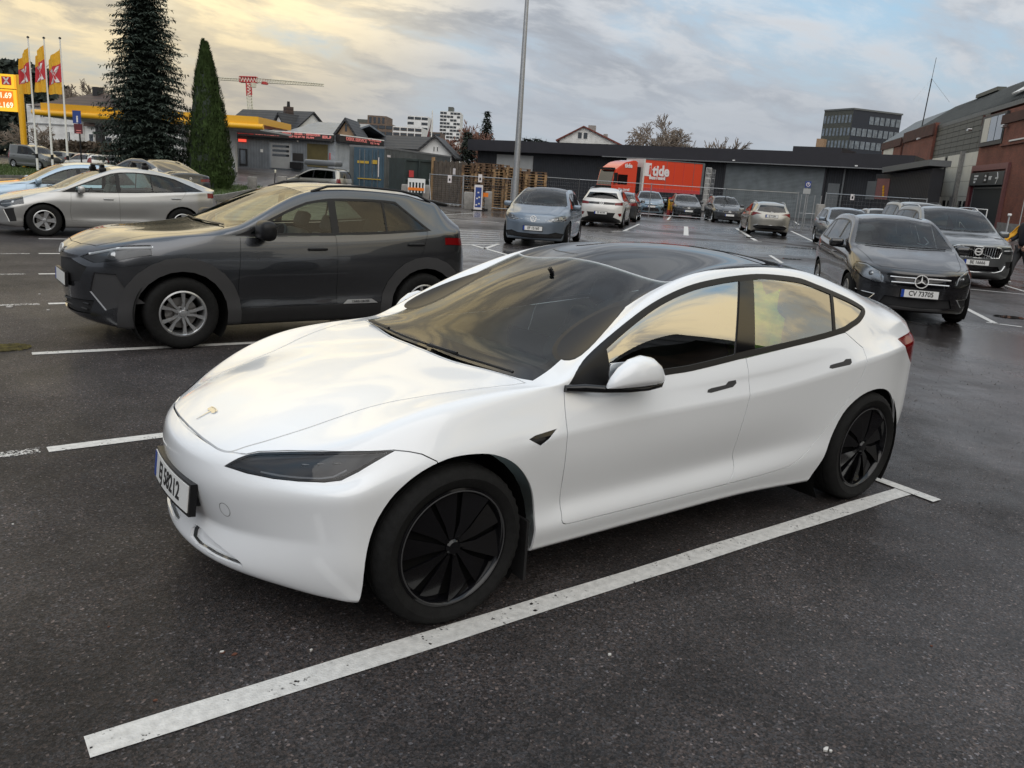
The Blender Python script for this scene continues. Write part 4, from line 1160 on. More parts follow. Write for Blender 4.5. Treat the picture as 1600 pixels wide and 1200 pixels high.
    if lod>0:
        for xh in (xb-.20,WB-.12 if WB-.12>xb+.4 else xb+.6):
            for sg in (-1,1):
                z=belt(xh)-p.get('zh',.13); h,nn=B.side(xh,z,sg)
                if h:
                    b=MB(); T=Matrix.Translation(h+nn*.022); b.rbox(-.11,.09,-.012,.012,-.014,.014,.011,T=T); 
                    b.rbox(-.03,.03,-.028 if sg<0 else -.03,.03 if sg<0 else .028,-.008,.008,.004,T=Matrix.Translation(h+nn*.0)); b.build('door_handle',MT[p.get('handm',p['paint'])],root,50)
    if p.get('rails'):
        for sg in (-1,1):
            pts=[]; x0,x1=p['rails']
            for i in range(9):
                x=x0+(x1-x0)*i/8; yy=p.get('yt',Wd*.70)-.05
                h,nn=B.top(x,sg*yy)
                lift=.035 if 0<i<8 else .0
                if h: pts.append(h+Vector((0,0,lift)))
            b=MB(); b.tube(pts,.014,6); b.build('roof_rail',MT[p.get('railm','trim')],root,60)
    if p.get('plate_f',True) and p.get('ptxt') is not None:
        zf=p.get('pfz',.42); c,nn=B.frontp(0,zf); number_plate(root,c+Vector((-.018,0,0)),(-1,0,.04),p['ptxt'])
    if p.get('prtxt') is not None:
        zf=p.get('prz',.80); c,nn=B.frontp(0,zf,1); number_plate(root,c+Vector((.018,0,0)),(1,0,.05),p['prtxt'])
    for (kind,e,z,size) in p.get('emb',()):
        c,nn=B.frontp(0,z,e)
        if c: emblem(kind,c+nn*.004,Vector((e,0,max(0,nn.z*.6))),size,root)
    if lod>0: interior(root,xk+.15,belt(xa)+.02,Wd*.86,p.get('seatx',xb-.62),p.get('seatr',xb+.30),seatmat=p.get('seatm','seat'),z=p.get('seatz',.32),detail=lod>1)
    if p.get('wiper') or lod>1:
        b=MB()
        for (y0,y1) in ((-.02,.60),(-.62,-.04)):
            pts=[]
            for i in range(7):
                y=y0+(y1-y0)*i/6; h,nn=B.top(xk+.0+.05*(y/.7)**2,y)
                if h: pts.append(h+nn*.014)
            w_=MB(); w_.tube(pts,.007,5); w_.build('wiper',MT['trim'],root,60)
    root.location=loc; root.rotation_euler=(0,0,rz)
    return root,B
def place(px,py,dist=None):
    return G(px,py)
SPECS={}
SPECS['yaris']=dict(paint='graphite',Lf=.87,WB=2.58,Lr=.76,W=.875,Rt=.336,Rr=.215,tw_=.205,wheel='twin',lv=3,lod=2,
 top=[(-.80,.89),(-.66,.99),(-.4,1.05),(0,1.09),(.25,1.11),(.40,1.13),(.52,1.18),(.8,1.32),(1.05,1.44),(1.3,1.53),(1.6,1.57),(2.0,1.575),(2.5,1.54),(2.85,1.46),(3.0,1.40),(3.15,1.28)],
 belt=[(-.6,.91),(-.3,1.0),(0,1.03),(.5,1.055),(1.2,1.065),(2.0,1.09),(2.6,1.13),(3.2,1.18)],xa=.50,xk=.42,xr0=1.30,xr1=2.85,yt=.66,drop=.10,
 dlo=(2.28,2.66),xb=1.53,xc=2.12,c0=.36,c1=.30,zr=.22,
 front=[(-.81,.90),(-.86,.80),(-.87,.68),(-.86,.55),(-.85,.44),(-.85,.33),(-.78,.24)],
 rear=[(3.05,1.34),(3.16,1.17),(3.28,1.03),(3.33,.85),(3.34,.66),(3.33,.48),(3.26,.33)],
 hw=[(0,1.36),(.50,1.39),(.60,1.14),(.45,1.10),(0,1.10)],xg=2.9,
 hl=[(.44,.825),(.56,.885),(.74,.955),(.86,.975),(.86,.89),(.74,.82),(.58,.785)],hlx=.62,hlin='lamp_in',drl=[(.52,.86),(.70,.93),(.82,.95)],drw=.012,
 tl=[(.30,1.0),(.60,1.04),(.90,1.075),(.90,1.0),(.70,.955),(.5,.965)],tlx=.52,
 faces=[('upper_grille',-1,[(0,.78),(.30,.80),(.52,.74),(.42,.60),(.20,.57),(0,.57)],'plastic',-.012),
        ('lower_grille',-1,[(0,.42),(.55,.44),(.50,.31),(0,.29)],'plastic',-.02),
        ('bumper_recess',-1,[(.58,.70),(.74,.70),(.82,.44),(.64,.36),(.52,.52)],'darkplastic',-.012),
        ('rear_bumper',1,[(0,.62),(.62,.64),(.84,.55),(.84,.24),(0,.24)],'plastic',.004)],
 bars=[(-1,'grille_bar',[(0,.40),(.5,.40)],.008,'trim',True),(-1,'grille_bar',[(0,.35),(.48,.35)],.008,'trim',True)],
 cr6=.8,clad=.13,cladgrey=True,zcl=.38,ag=.075,zd=.38,rails=(1.35,2.75),ptxt='',pfz=.60,prtxt='',prz=.82,emb=[('toyota',-1,.86,.07)],handm='trim',mx=.24,ms=1.25,mirm='trim',gls='glass_c',glr='glass_s')
_Y=SPECS['yaris']
SPECS['hatch']=dict(paint='darkblue',Lf=.86,WB=2.63,Lr=.77,W=.895,Rt=.318,Rr=.205,tw_=.205,wheel='five',lv=2,lod=1,
 top=[(-.80,.74),(-.6,.81),(-.3,.88),(0,.93),(.3,.97),(.48,1.0),(.60,1.05),(.9,1.21),(1.2,1.35),(1.45,1.43),(1.8,1.465),(2.3,1.46),(2.8,1.42),(3.05,1.37),(3.2,1.28)],
 belt=[(-.6,.72),(0,.86),(.5,.93),(1.2,.95),(2.0,.97),(2.7,1.0),(3.3,1.03)],xa=.56,xk=.48,xr0=1.38,xr1=2.85,yt=.65,
 dlo=(2.62,2.85),xb=1.62,xc=2.4,c0=.34,c1=.26,
 front=[(-.80,.745),(-.84,.67),(-.86,.58),(-.85,.48),(-.84,.38),(-.84,.28),(-.78,.20)],
 rear=[(3.20,1.28),(3.30,1.08),(3.37,.92),(3.40,.76),(3.40,.58),(3.39,.42),(3.30,.30)],
 hw=[(0,1.32),(.50,1.31),(.62,1.05),(0,1.01)],xg=2.85,
 hl=[(.42,.62),(.42,.69),(.60,.74),(.86,.80),(.86,.70),(.70,.61)],hlx=.55,drl=[(.46,.64),(.66,.64),(.80,.70)],
 tl=[(.55,.80),(.55,.93),(.90,.97),(.90,.80)],tlx=.35,
 faces=[('upper_grille',-1,[(0,.68),(.40,.69),(.40,.62),(0,.61)],'gblack',-.006),('lower_grille',-1,[(0,.42),(.50,.42),(.72,.36),(.60,.26),(0,.26)],'plastic',-.015),('rear_bumper_insert',1,[(0,.40),(.60,.40),(.55,.28),(0,.28)],'plastic',.002)],
 bars=[(-1,'grille_bar',[(-.0,.65),(.40,.655)],.006,'chrome',True)],
 ptxt='',pfz=.46,prtxt='',prz=.74)
H_=SPECS['hatch']
def derive(b,**k):
    d=dict(b); d.update(k); return d
def stretch_z(p,k,keys=('top','belt','front','rear')):
    for q in keys: p[q]=[(a,b*k) for a,b in p[q]]
    for q in ('hl','tl','hw','drl'):
        if p.get(q): p[q]=[(a,b*k) for a,b in p[q]]
    return p
SPECS['golfwagon']=derive(H_,paint='darkgrey',Lr=.95,top=[(-.80,.74),(-.6,.81),(-.3,.88),(0,.93),(.3,.97),(.48,1.0),(.60,1.05),(.9,1.21),(1.2,1.35),(1.45,1.43),(1.8,1.465),(2.5,1.46),(3.0,1.42),(3.25,1.37),(3.4,1.28)],
 rear=[(3.38,1.28),(3.48,1.08),(3.55,.92),(3.58,.76),(3.58,.58),(3.57,.42),(3.48,.30)],xr1=3.05,dlo=(3.0,3.2),xg=3.05,xc=2.5,rails=(1.4,3.1),railm='steel',emb=[('vw',-1,.655,.065)])
SPECS['golf']=derive(H_,emb=[('vw',-1,.655,.065)],paint='darkgrey')
SPECS['golf']['top']=[(a,b*1.04) for a,b in H_['top']]
SPECS['silverhatch']=derive(H_,paint='champagne')
SPECS['lighthatch']=derive(H_,paint='lightblue',lod=2,lv=3)
SPECS['bluehatch']=derive(H_,paint='bluegrey')
SPECS['focuswagon']=derive(SPECS['golfwagon'],paint='pwhite',emb=[],rails=None,tl=[(.62,.80),(.58,1.20),(.74,1.15),(.90,.95),(.90,.82)])
SPECS['id3']=dict(H_,paint='bluegrey',Lf=.84,WB=2.77,Lr=.65,W=.905,Rt=.345,Rr=.24,wheel='dark',lv=3,lod=2,
 top=[(-.74,.86),(-.55,.94),(-.3,1.0),(-.1,1.04),(.05,1.07),(.18,1.12),(.5,1.29),(.8,1.43),(1.1,1.52),(1.5,1.565),(2.1,1.56),(2.7,1.52),(3.05,1.45),(3.2,1.36)],
 belt=[(-.6,.84),(0,.97),(.5,1.0),(1.2,1.0),(2.0,1.02),(2.7,1.06),(3.3,1.12)],xa=.22,xk=.10,xr0=1.10,xr1=2.9,yt=.66,blackroof=True,drop=.10,
 dlo=(2.72,2.95),xb=1.55,xc=2.45,
 front=[(-.76,.865),(-.80,.78),(-.83,.66),(-.83,.54),(-.82,.42),(-.82,.30),(-.76,.20)],
 rear=[(3.22,1.36),(3.32,1.16),(3.38,1.0),(3.42,.80),(3.42,.60),(3.40,.42),(3.30,.30)],
 hw=[(0,1.40),(.48,1.39),(.60,1.10),(0,1.06)],
 hl=[(.36,.715),(.50,.775),(.72,.855),(.86,.87),(.86,.76),(.70,.70),(.50,.69)],hlx=.50,drl=[(.44,.735),(.56,.71),(.72,.715),(.82,.78),(.80,.84),(.60,.80)],drw=.011,hlin='lamp_chrome',
 tl=[(.30,.90),(.30,1.02),(.90,1.04),(.90,.90)],
 faces=[('lower_grille',-1,[(0,.36),(.42,.37),(.60,.42),(.80,.38),(.74,.26),(0,.24)],'plastic',-.02),('wiper_panel',-1,[(0,1.02),(.01,1.03)],'gblack',0)],
 bars=[(-1,'light_strip',[(.10,.735),(.36,.735)],.005,'drl',True),(-1,'grille_bar',[(0,.33),(.55,.34)],.008,'trim',True)],
 ptxt='EF 15160',pfz=.50,emb=[('vw',-1,.745,.085)],mx=.40,seatx=.85,seatr=1.95)
SPECS['id3']['faces']=SPECS['id3']['faces'][:1]
SPECS['id4']=dict(H_,paint='pwhite',Lf=.87,WB=2.77,Lr=.94,W=.925,Rt=.36,Rr=.235,wheel='dark',lv=3,lod=2,
 top=[(-.78,.90),(-.55,.98),(-.2,1.05),(.15,1.10),(.3,1.16),(.6,1.32),(.9,1.47),(1.2,1.57),(1.6,1.62),(2.3,1.615),(2.9,1.58),(3.3,1.51),(3.5,1.45)],
 belt=[(-.6,.86),(0,.99),(.5,1.03),(1.2,1.05),(2.0,1.06),(2.8,1.10),(3.6,1.15)],xa=.34,xk=.24,xr0=1.25,xr1=3.1,yt=.67,drop=.10,
 dlo=(2.95,3.2),xb=1.6,xc=2.6,clad=.075,zcl=.30,
 front=[(-.80,.90),(-.84,.80),(-.87,.66),(-.87,.54),(-.86,.42),(-.85,.30),(-.78,.20)],
 rear=[(3.50,1.45),(3.52,1.22),(3.62,1.05),(3.70,.86),(3.71,.66),(3.69,.45),(3.58,.30)],
 hw=[(0,1.43),(.56,1.42),(.68,1.19),(0,1.17)],xg=3.1,
 hl=[(.36,.74),(.50,.80),(.86,.88),(.86,.76),(.60,.71)],
 tl=[(.55,.93),(.55,1.03),(.93,1.07),(.93,.94)],
 faces=[('light_strip',1,[(0,.94),(.545,.945),(.545,1.035),(0,1.04)],'gblack',.002),('rear_bumper',1,[(0,.62),(.60,.62),(.52,.44),(.80,.34),(.86,.22),(0,.22)],'plastic',.004),('rear_reflector',1,[(.70,.60),(.84,.62),(.84,.50),(.76,.48)],'red',.004)],bars=[],
 ptxt='',prtxt='EF 40194',prz=.60,emb=[('vw',1,.985,.085)],rails=(1.35,3.0),railm='gblack')
SPECS['c4']=derive(H_,paint='steelblue',W=.90,Rt=.345,clad=.07,zcl=.33,
 top=[(a,b*1.04) for a,b in H_['top']],hl=[(.40,.74),(.60,.80),(.86,.84),(.86,.76),(.60,.73)],
 faces=[('upper_grille',-1,[(0,.72),(.40,.71),(.36,.66),(0,.66)],'gblack',-.004),('lower_grille',-1,[(0,.54),(.45,.52),(.56,.30),(0,.28)],'plastic',-.02),('bumper_recess',-1,[(.60,.56),(.84,.58),(.84,.38),(.66,.38)],'plastic',-.01)],
 bars=[(-1,'chrome_strip',[(0,.755),(.36,.755),(.55,.77),(.72,.80)],.009,'chrome',True),(-1,'chrome_strip',[(.45,.70),(.62,.60),(.66,.50)],.009,'pwhite',True)],emb=[('chevron',-1,.775,.05)],pfz=.60)
SPECS['corolla']=derive(SPECS['golfwagon'],paint='champagne',Lr=1.03,lv=3,emb=[('toyota',1,1.0,.06)],railm='champagne',
 tl=[(.40,.93),(.62,.99),(.90,1.02),(.90,.86),(.80,.84),(.62,.93)],tlx=.42,prtxt='EJ 71284',prz=.86,
 rear=[(3.42,1.28),(3.50,1.10),(3.60,.94),(3.66,.76),(3.66,.58),(3.64,.42),(3.54,.30)],xg=3.05,rails=(1.4,3.1),
 faces=[('lower_grille',-1,[(0,.42),(.50,.42),(.60,.26),(0,.26)],'plastic',-.015),('rear_bumper_insert',1,[(0,.46),(.55,.46),(.74,.40),(.62,.28),(0,.28)],'gblack',.003)],bars=[(1,'bumper_strip',[(0,.47),(.56,.475),(.70,.43)],.008,'chrome',True)])
SPECS['prius']=dict(H_,paint='silver',Lf=.96,WB=2.70,Lr=.90,W=.88,Rt=.325,Rr=.205,wheel='five',lv=3,lod=2,hatch=True,
 top=[(-.88,.66),(-.7,.74),(-.4,.83),(-.1,.90),(.15,.95),(.32,1.0),(.6,1.14),(.9,1.28),(1.2,1.39),(1.5,1.455),(1.8,1.47),(2.2,1.445),(2.6,1.37),(3.0,1.26),(3.3,1.15),(3.5,1.08)],
 belt=[(-.6,.68),(-.1,.83),(.3,.90),(.8,.91),(1.6,.93),(2.4,.97),(3.0,1.01),(3.5,1.04)],xa=.34,xk=.24,xr0=1.40,xr1=2.20,yt=.64,drop=.075,
 dlo=(2.60,3.18),xb=1.42,xc=2.10,sail=.26,c0=.42,c1=.22,
 front=[(-.90,.665),(-.93,.60),(-.95,.52),(-.94,.42),(-.93,.34),(-.92,.27),(-.86,.20)],
 rear=[(3.55,1.06),(3.50,.98),(3.55,.88),(3.60,.76),(3.60,.60),(3.58,.44),(3.48,.30)],
 hw=[(0,1.045),(.52,1.04),(.50,.98),(0,.98)],xg=3.2,
 hl=[(.52,.60),(.60,.72),(.72,.80),(.86,.84),(.86,.66),(.70,.56)],hlx=.62,drl=[(.60,.62),(.76,.66)],
 tl=[(.60,.90),(.62,.98),(.90,1.00),(.90,.88)],tlx=.34,
 faces=[('lower_grille',-1,[(0,.40),(.50,.42),(.42,.26),(0,.25)],'plastic',-.02),('bumper_recess',-1,[(.66,.52),(.80,.56),(.80,.30),(.72,.28)],'plastic',-.01)],bars=[],
 ptxt='',prtxt='',emb=[('toyota',-1,.62,.055)],gls='glass_clear',handm='silver',seatm='seatlight',mx=.34,ag=.05)
SPECS['merc']=dict(H_,paint='black',Lf=.83,WB=2.70,Lr=.83,W=.893,Rt=.325,Rr=.22,wheel='twin',lv=3,lod=2,
 top=[(-.76,.80),(-.6,.87),(-.3,.95),(0,1.01),(.25,1.05),(.40,1.09),(.65,1.22),(.9,1.35),(1.15,1.46),(1.4,1.53),(1.8,1.557),(2.3,1.55),(2.8,1.51),(3.1,1.45),(3.3,1.36)],
 belt=[(-.6,.79),(0,.93),(.4,.99),(1.0,1.01),(2.0,1.03),(2.8,1.06),(3.4,1.10)],xa=.44,xk=.36,xr0=1.30,xr1=3.0,yt=.66,drop=.085,
 dlo=(2.85,3.0),xb=1.52,xc=2.55,
 front=[(-.77,.80),(-.81,.70),(-.83,.58),(-.83,.46),(-.82,.36),(-.82,.27),(-.75,.19)],
 rear=[(3.34,1.34),(3.42,1.14),(3.50,.98),(3.53,.80),(3.53,.60),(3.51,.44),(3.42,.30)],
 hw=[(0,1.40),(.50,1.39),(.62,1.10),(0,1.06)],
 hl=[(.50,.60),(.50,.68),(.58,.77),(.72,.845),(.84,.85),(.86,.76),(.78,.64),(.60,.585)],hlx=.62,hlin='lamp_chrome',drl=[(.53,.63),(.56,.74),(.72,.83),(.80,.83)],
 faces=[('upper_grille',-1,[(0,.73),(.43,.725),(.46,.68),(.38,.575),(0,.565)],'gblack',-.012),('lower_grille',-1,[(0,.40),(.46,.41),(.52,.28),(0,.26)],'plastic',-.02),('side_intake',-1,[(.60,.40),(.80,.43),(.80,.33),(.66,.29)],'plastic',-.015)],
 bars=[(-1,'grille_bar',[(.07,.70),(.42,.695)],.014,'alloy',True),(-1,'grille_bar',[(.07,.625),(.40,.62)],.014,'alloy',True),(-1,'bumper_strip',[(.58,.41),(.72,.425),(.81,.44)],.008,'chrome',True),(-1,'bumper_strip',[(.58,.41),(.66,.30),(.80,.325)],.009,'chrome',True)],
 ptxt='CV 73705',pfz=.475,prtxt='',emb=[('star',-1,.655,.098)],glw='glass_clear',gls='glass_clear',trimm='trim',mx=.30)
SPECS['volvo']=dict(H_,paint='volvogrey',Lf=.88,WB=2.98,Lr=1.09,W=.965,Rt=.38,Rr=.245,tw_=.25,wheel='twin',lv=3,lod=2,
 top=[(-.82,.98),(-.6,1.05),(-.2,1.11),(.2,1.15),(.45,1.19),(.6,1.26),(.9,1.43),(1.2,1.59),(1.5,1.70),(1.9,1.755),(2.6,1.76),(3.3,1.73),(3.65,1.67),(3.85,1.55)],
 belt=[(-.6,.95),(0,1.06),(.5,1.11),(1.2,1.13),(2.4,1.16),(3.2,1.19),(4.0,1.24)],xa=.60,xk=.50,xr0=1.60,xr1=3.5,yt=.73,drop=.10,zr=.26,
 dlo=(3.4,3.65),xb=1.75,xc=2.85,clad=.06,zcl=.34,
 front=[(-.83,.99),(-.86,.88),(-.87,.74),(-.87,.62),(-.86,.48),(-.86,.36),(-.78,.27)],
 rear=[(3.86,1.55),(3.95,1.3),(4.02,1.1),(4.06,.86),(4.06,.64),(4.04,.5),(3.9,.36)],
 hw=[(0,1.6),(.56,1.59),(.70,1.26),(0,1.22)],xg=3.5,
 hl=[(.56,.80),(.56,.90),(.72,.94),(.93,.95),(.93,.82),(.74,.78)],hlx=.50,hlin='lamp_chrome',drl=[(.58,.865),(.72,.87),(.86,.875)],drw=.014,
 tl=[(.70,.8),(.62,1.6),(.74,1.58),(.93,1.1),(.93,.85)],
 faces=[('upper_grille',-1,[(0,.93),(.47,.92),(.52,.87),(.46,.70),(0,.685)],'gblack',-.02),('lower_grille',-1,[(0,.50),(.50,.51),(.58,.40),(0,.385)],'gblack',-.03),('side_intake',-1,[(.66,.62),(.90,.64),(.90,.50),(.74,.47)],'plastic',-.015)],
 bars=[(-1,'grille_frame',[(0,.935),(.44,.93),(.50,.905),(.525,.87),(.47,.70),(.0,.68)],.010,'chrome',True),(-1,'bumper_strip',[(.64,.57),(.90,.58)],.009,'chrome',True),(-1,'skid_plate',[(0,.36),(.45,.37),(.60,.42),(.66,.53)],.016,'alloy',True)]+[(-1,'grille_slat',[(.04+.055*i,.92),(.035+.052*i,.70)],.008,'chrome',True) for i in range(9)],
 ptxt='BE 16666',pfz=.58,emb=[('volvo',-1,.82,.085)],rails=(1.7,3.5),railm='chrome',prtxt='')
SPECS['volvo']['bars'].append((-1,'emblem_bar',[(-.30,.71),(.34,.92)],.008,'chrome',False))
SPECS['suv']=derive(SPECS['volvo'],paint='champagne',emb=[],bars=[],ptxt='',lv=2,lod=1,railm='trim',glw='glass_d')
stretch_z(SPECS['suv'],1.05)
SPECS['bmw']=dict(H_,paint='darkgrey',Lf=.85,WB=3.0,Lr=1.2,W=.93,Rt=.36,Rr=.25,wheel='twin',lv=2,lod=1,hatch=False,
 top=[(-.78,.82),(-.5,.93),(0,1.0),(.4,1.05),(.6,1.10),(1.0,1.30),(1.35,1.44),(1.7,1.51),(2.1,1.52),(2.6,1.48),(3.1,1.36),(3.5,1.22),(3.75,1.15),(4.05,1.14)],
 belt=[(-.6,.80),(0,.93),(.6,.99),(1.2,1.0),(2.4,1.02),(3.4,1.05),(4.1,1.06)],xa=.66,xk=.56,xr0=1.55,xr1=2.6,yt=.67,drop=.08,blackroof=True,
 dlo=(3.0,3.40),xb=1.75,xc=2.75,
 front=[(-.79,.82),(-.83,.72),(-.85,.60),(-.85,.48),(-.84,.38),(-.84,.28),(-.76,.20)],
 rear=[(4.10,1.14),(4.14,1.02),(4.18,.88),(4.20,.74),(4.20,.58),(4.18,.42),(4.08,.30)],
 hw=[(0,1.0),(.01,1.0),(.01,.99),(0,.99)],rw=[(2.72,0),(2.74,.50),(3.3,.60),(3.62,.60),(3.66,0)],tl=[(.36,.88),(.36,.96),(.90,1.00),(.90,.88)],emb=[('bmw',1,.97,.045)],prtxt='',prz=.72,ptxt='',
 faces=[('rear_bumper',1,[(0,.46),(.7,.46),(.8,.28),(0,.26)],'plastic',.003)],bars=[])
SPECS['touran']=derive(H_,paint='champagne',Lf=.87,WB=2.68,Lr=.85,top=[(-.80,.80),(-.6,.88),(-.3,.95),(0,1.01),(.2,1.06),(.35,1.13),(.7,1.33),(1.0,1.48),(1.3,1.58),(1.7,1.63),(2.4,1.63),(3.0,1.59),(3.25,1.53),(3.35,1.45)],
 belt=[(-.6,.80),(0,.93),(.5,.99),(1.2,1.0),(2.4,1.02),(3.3,1.05)],xa=.30,xk=.22,xr0=1.25,xr1=2.95,dlo=(2.95,3.12),xb=1.5,xc=2.35,
 rear=[(3.34,1.45),(3.42,1.2),(3.48,1.0),(3.52,.8),(3.52,.6),(3.50,.42),(3.40,.3)],hw=[(0,1.50),(.54,1.48),(.64,1.12),(0,1.08)],xg=2.95,
 tl=[(.66,.80),(.66,1.04),(.90,1.06),(.90,.82)],prtxt='',rails=(1.4,3.0),gls='glass_d',glr='glass_d')
SPECS['van']=derive(H_,paint='vangrey',Lf=.90,WB=2.76,Lr=.75,W=.915,top=[(-.80,.86),(-.6,.96),(-.3,1.06),(0,1.14),(.2,1.22),(.5,1.42),(.8,1.60),(1.05,1.73),(1.4,1.80),(2.2,1.83),(3.0,1.82),(3.3,1.80),(3.4,1.74)],
 belt=[(-.6,.84),(0,1.0),(.5,1.06),(1.2,1.08),(2.4,1.10),(3.4,1.12)],xa=.20,xk=.12,xr0=1.05,xr1=3.1,yt=.76,dlo=(2.25,2.30),xb=1.35,xc=2.6,c1=.16,drop=.12,
 rear=[(3.42,1.74),(3.46,1.4),(3.48,1.1),(3.50,.85),(3.50,.6),(3.50,.42),(3.44,.3)],hw=[(0,1.60),(.55,1.58),(.60,1.15),(0,1.15)],xg=3.2,pr=5,
 tl=[(.78,.75),(.76,1.3),(.92,1.3),(.92,.75)],ptxt='',prtxt='')
# ------------------------------------------------------------------ ground
def asphalt_mat(name,base=(.040,.038,.038),wet=.5,seed=0,speck=1.0):
    m,nt,b,N,L=nodes(name)
    tc=N.new('ShaderNodeTexCoord'); mp=N.new('ShaderNodeMapping'); mp.inputs['Location'].default_value=(seed,seed*1.7,0); L.new(tc.outputs['Object'],mp.inputs[0])
    def noise(sc,det=5,ro=.6,dist=0):
        n=N.new('ShaderNodeTexNoise'); n.inputs['Scale'].default_value=sc; n.inputs['Detail'].default_value=det; n.inputs['Roughness'].default_value=ro; n.inputs['Distortion'].default_value=dist; L.new(mp.outputs[0],n.inputs['Vector']); return n.outputs[0]
    def rng(v,a,b_,c,d):
        r=N.new('ShaderNodeMapRange'); 
        for i,q in enumerate((a,b_,c,d)): r.inputs[i+1].default_value=q
        L.new(v,r.inputs[0]); return r.outputs[0]
    def mul(a,c):
        q=N.new('ShaderNodeMath'); q.operation='MULTIPLY'
        for i,v in enumerate((a,c)):
            if isinstance(v,(int,float)): q.inputs[i].default_value=v
            else: L.new(v,q.inputs[i])
        return q.outputs[0]
    def add(a,c):
        q=N.new('ShaderNodeMath'); q.operation='ADD'
        for i,v in enumerate((a,c)):
            if isinstance(v,(int,float)): q.inputs[i].default_value=v
            else: L.new(v,q.inputs[i])
        return q.outputs[0]
    # aggregate: one tone per chipping
    vo=N.new('ShaderNodeTexVoronoi'); vo.inputs['Scale'].default_value=115; vo.inputs['Randomness'].default_value=1; L.new(mp.outputs[0],vo.inputs['Vector'])
    vo2=N.new('ShaderNodeTexVoronoi'); vo2.inputs['Scale'].default_value=240; L.new(mp.outputs[0],vo2.inputs['Vector'])
    sp=N.new('ShaderNodeSeparateColor'); L.new(vo.outputs['Color'],sp.inputs[0]); sp2=N.new('ShaderNodeSeparateColor'); L.new(vo2.outputs['Color'],sp2.inputs[0])
    chip=rng(sp.outputs[0],0,1,.35,1.75); bright=rng(sp.outputs[1],.95,1.0,0,4.0*speck); fine=rng(sp2.outputs[0],0,1,.6,1.5)
    tone=add(mul(chip,fine),bright)
    stains=rng(noise(.9,8,.68,.5),.34,.66,.50,1.40); big=rng(noise(.20,6,.62,.8),.38,.62,.70,1.25)
    spots=rng(noise(.75,3,.5,.3),.60,.72,1,.62); f=mul(mul(mul(tone,stains),big),spots)
    cr=N.new('ShaderNodeMix'); cr.data_type='RGBA'; cr.inputs[6].default_value=(base[0]*1.16,base[1]*.98,base[2]*.90,1); cr.inputs[7].default_value=(base[0]*.90,base[1]*.98,base[2]*1.10,1); L.new(sp.outputs[2],cr.inputs[0])
    mx=N.new('ShaderNodeMix'); mx.data_type='RGBA'; mx.blend_type='MULTIPLY'; mx.inputs[0].default_value=1; L.new(cr.outputs[2],mx.inputs[6]); L.new(f,mx.inputs[7]); L.new(mx.outputs[2],b.inputs['Base Color'])
    # damp: smoother in long patches, more so towards +x (the wet end of the park)
    se=N.new('ShaderNodeSeparateXYZ'); L.new(mp.outputs[0],se.inputs[0])
    damp=rng(noise(.16,7,.66,.8),.34,.60,0,1)
    damp2=rng(noise(.55,7,.7,.6),.42,.66,0,1)
    far=rng(se.outputs[0],.5+seed,7+seed,.22,1.25)
    wetm=mul(add(mul(damp,.72),mul(damp2,.35)),far); wm=N.new('ShaderNodeClamp'); L.new(wetm,wm.inputs[0])
    r=rng(wm.outputs[0],0,1,.80,.80-wet); L.new(r,b.inputs['Roughness'])
    L.new(rng(wm.outputs[0],0,1,.20,.85),b.inputs['Specular IOR Level'])
    L.new(mul(wm.outputs[0],.75),b.inputs['Coat Weight']); b.inputs['Coat Roughness'].default_value=.22; b.inputs['Coat IOR'].default_value=1.33
    h=add(mul(vo.outputs['Distance'],1.0),mul(vo2.outputs['Distance'],.5))
    bp=N.new('ShaderNodeBump'); bp.inputs['Distance'].default_value=.004; L.new(h,bp.inputs['Height']); L.new(rng(wm.outputs[0],0,1,.85,.10),bp.inputs['Strength']); L.new(bp.outputs[0],b.inputs['Normal'])
    return m
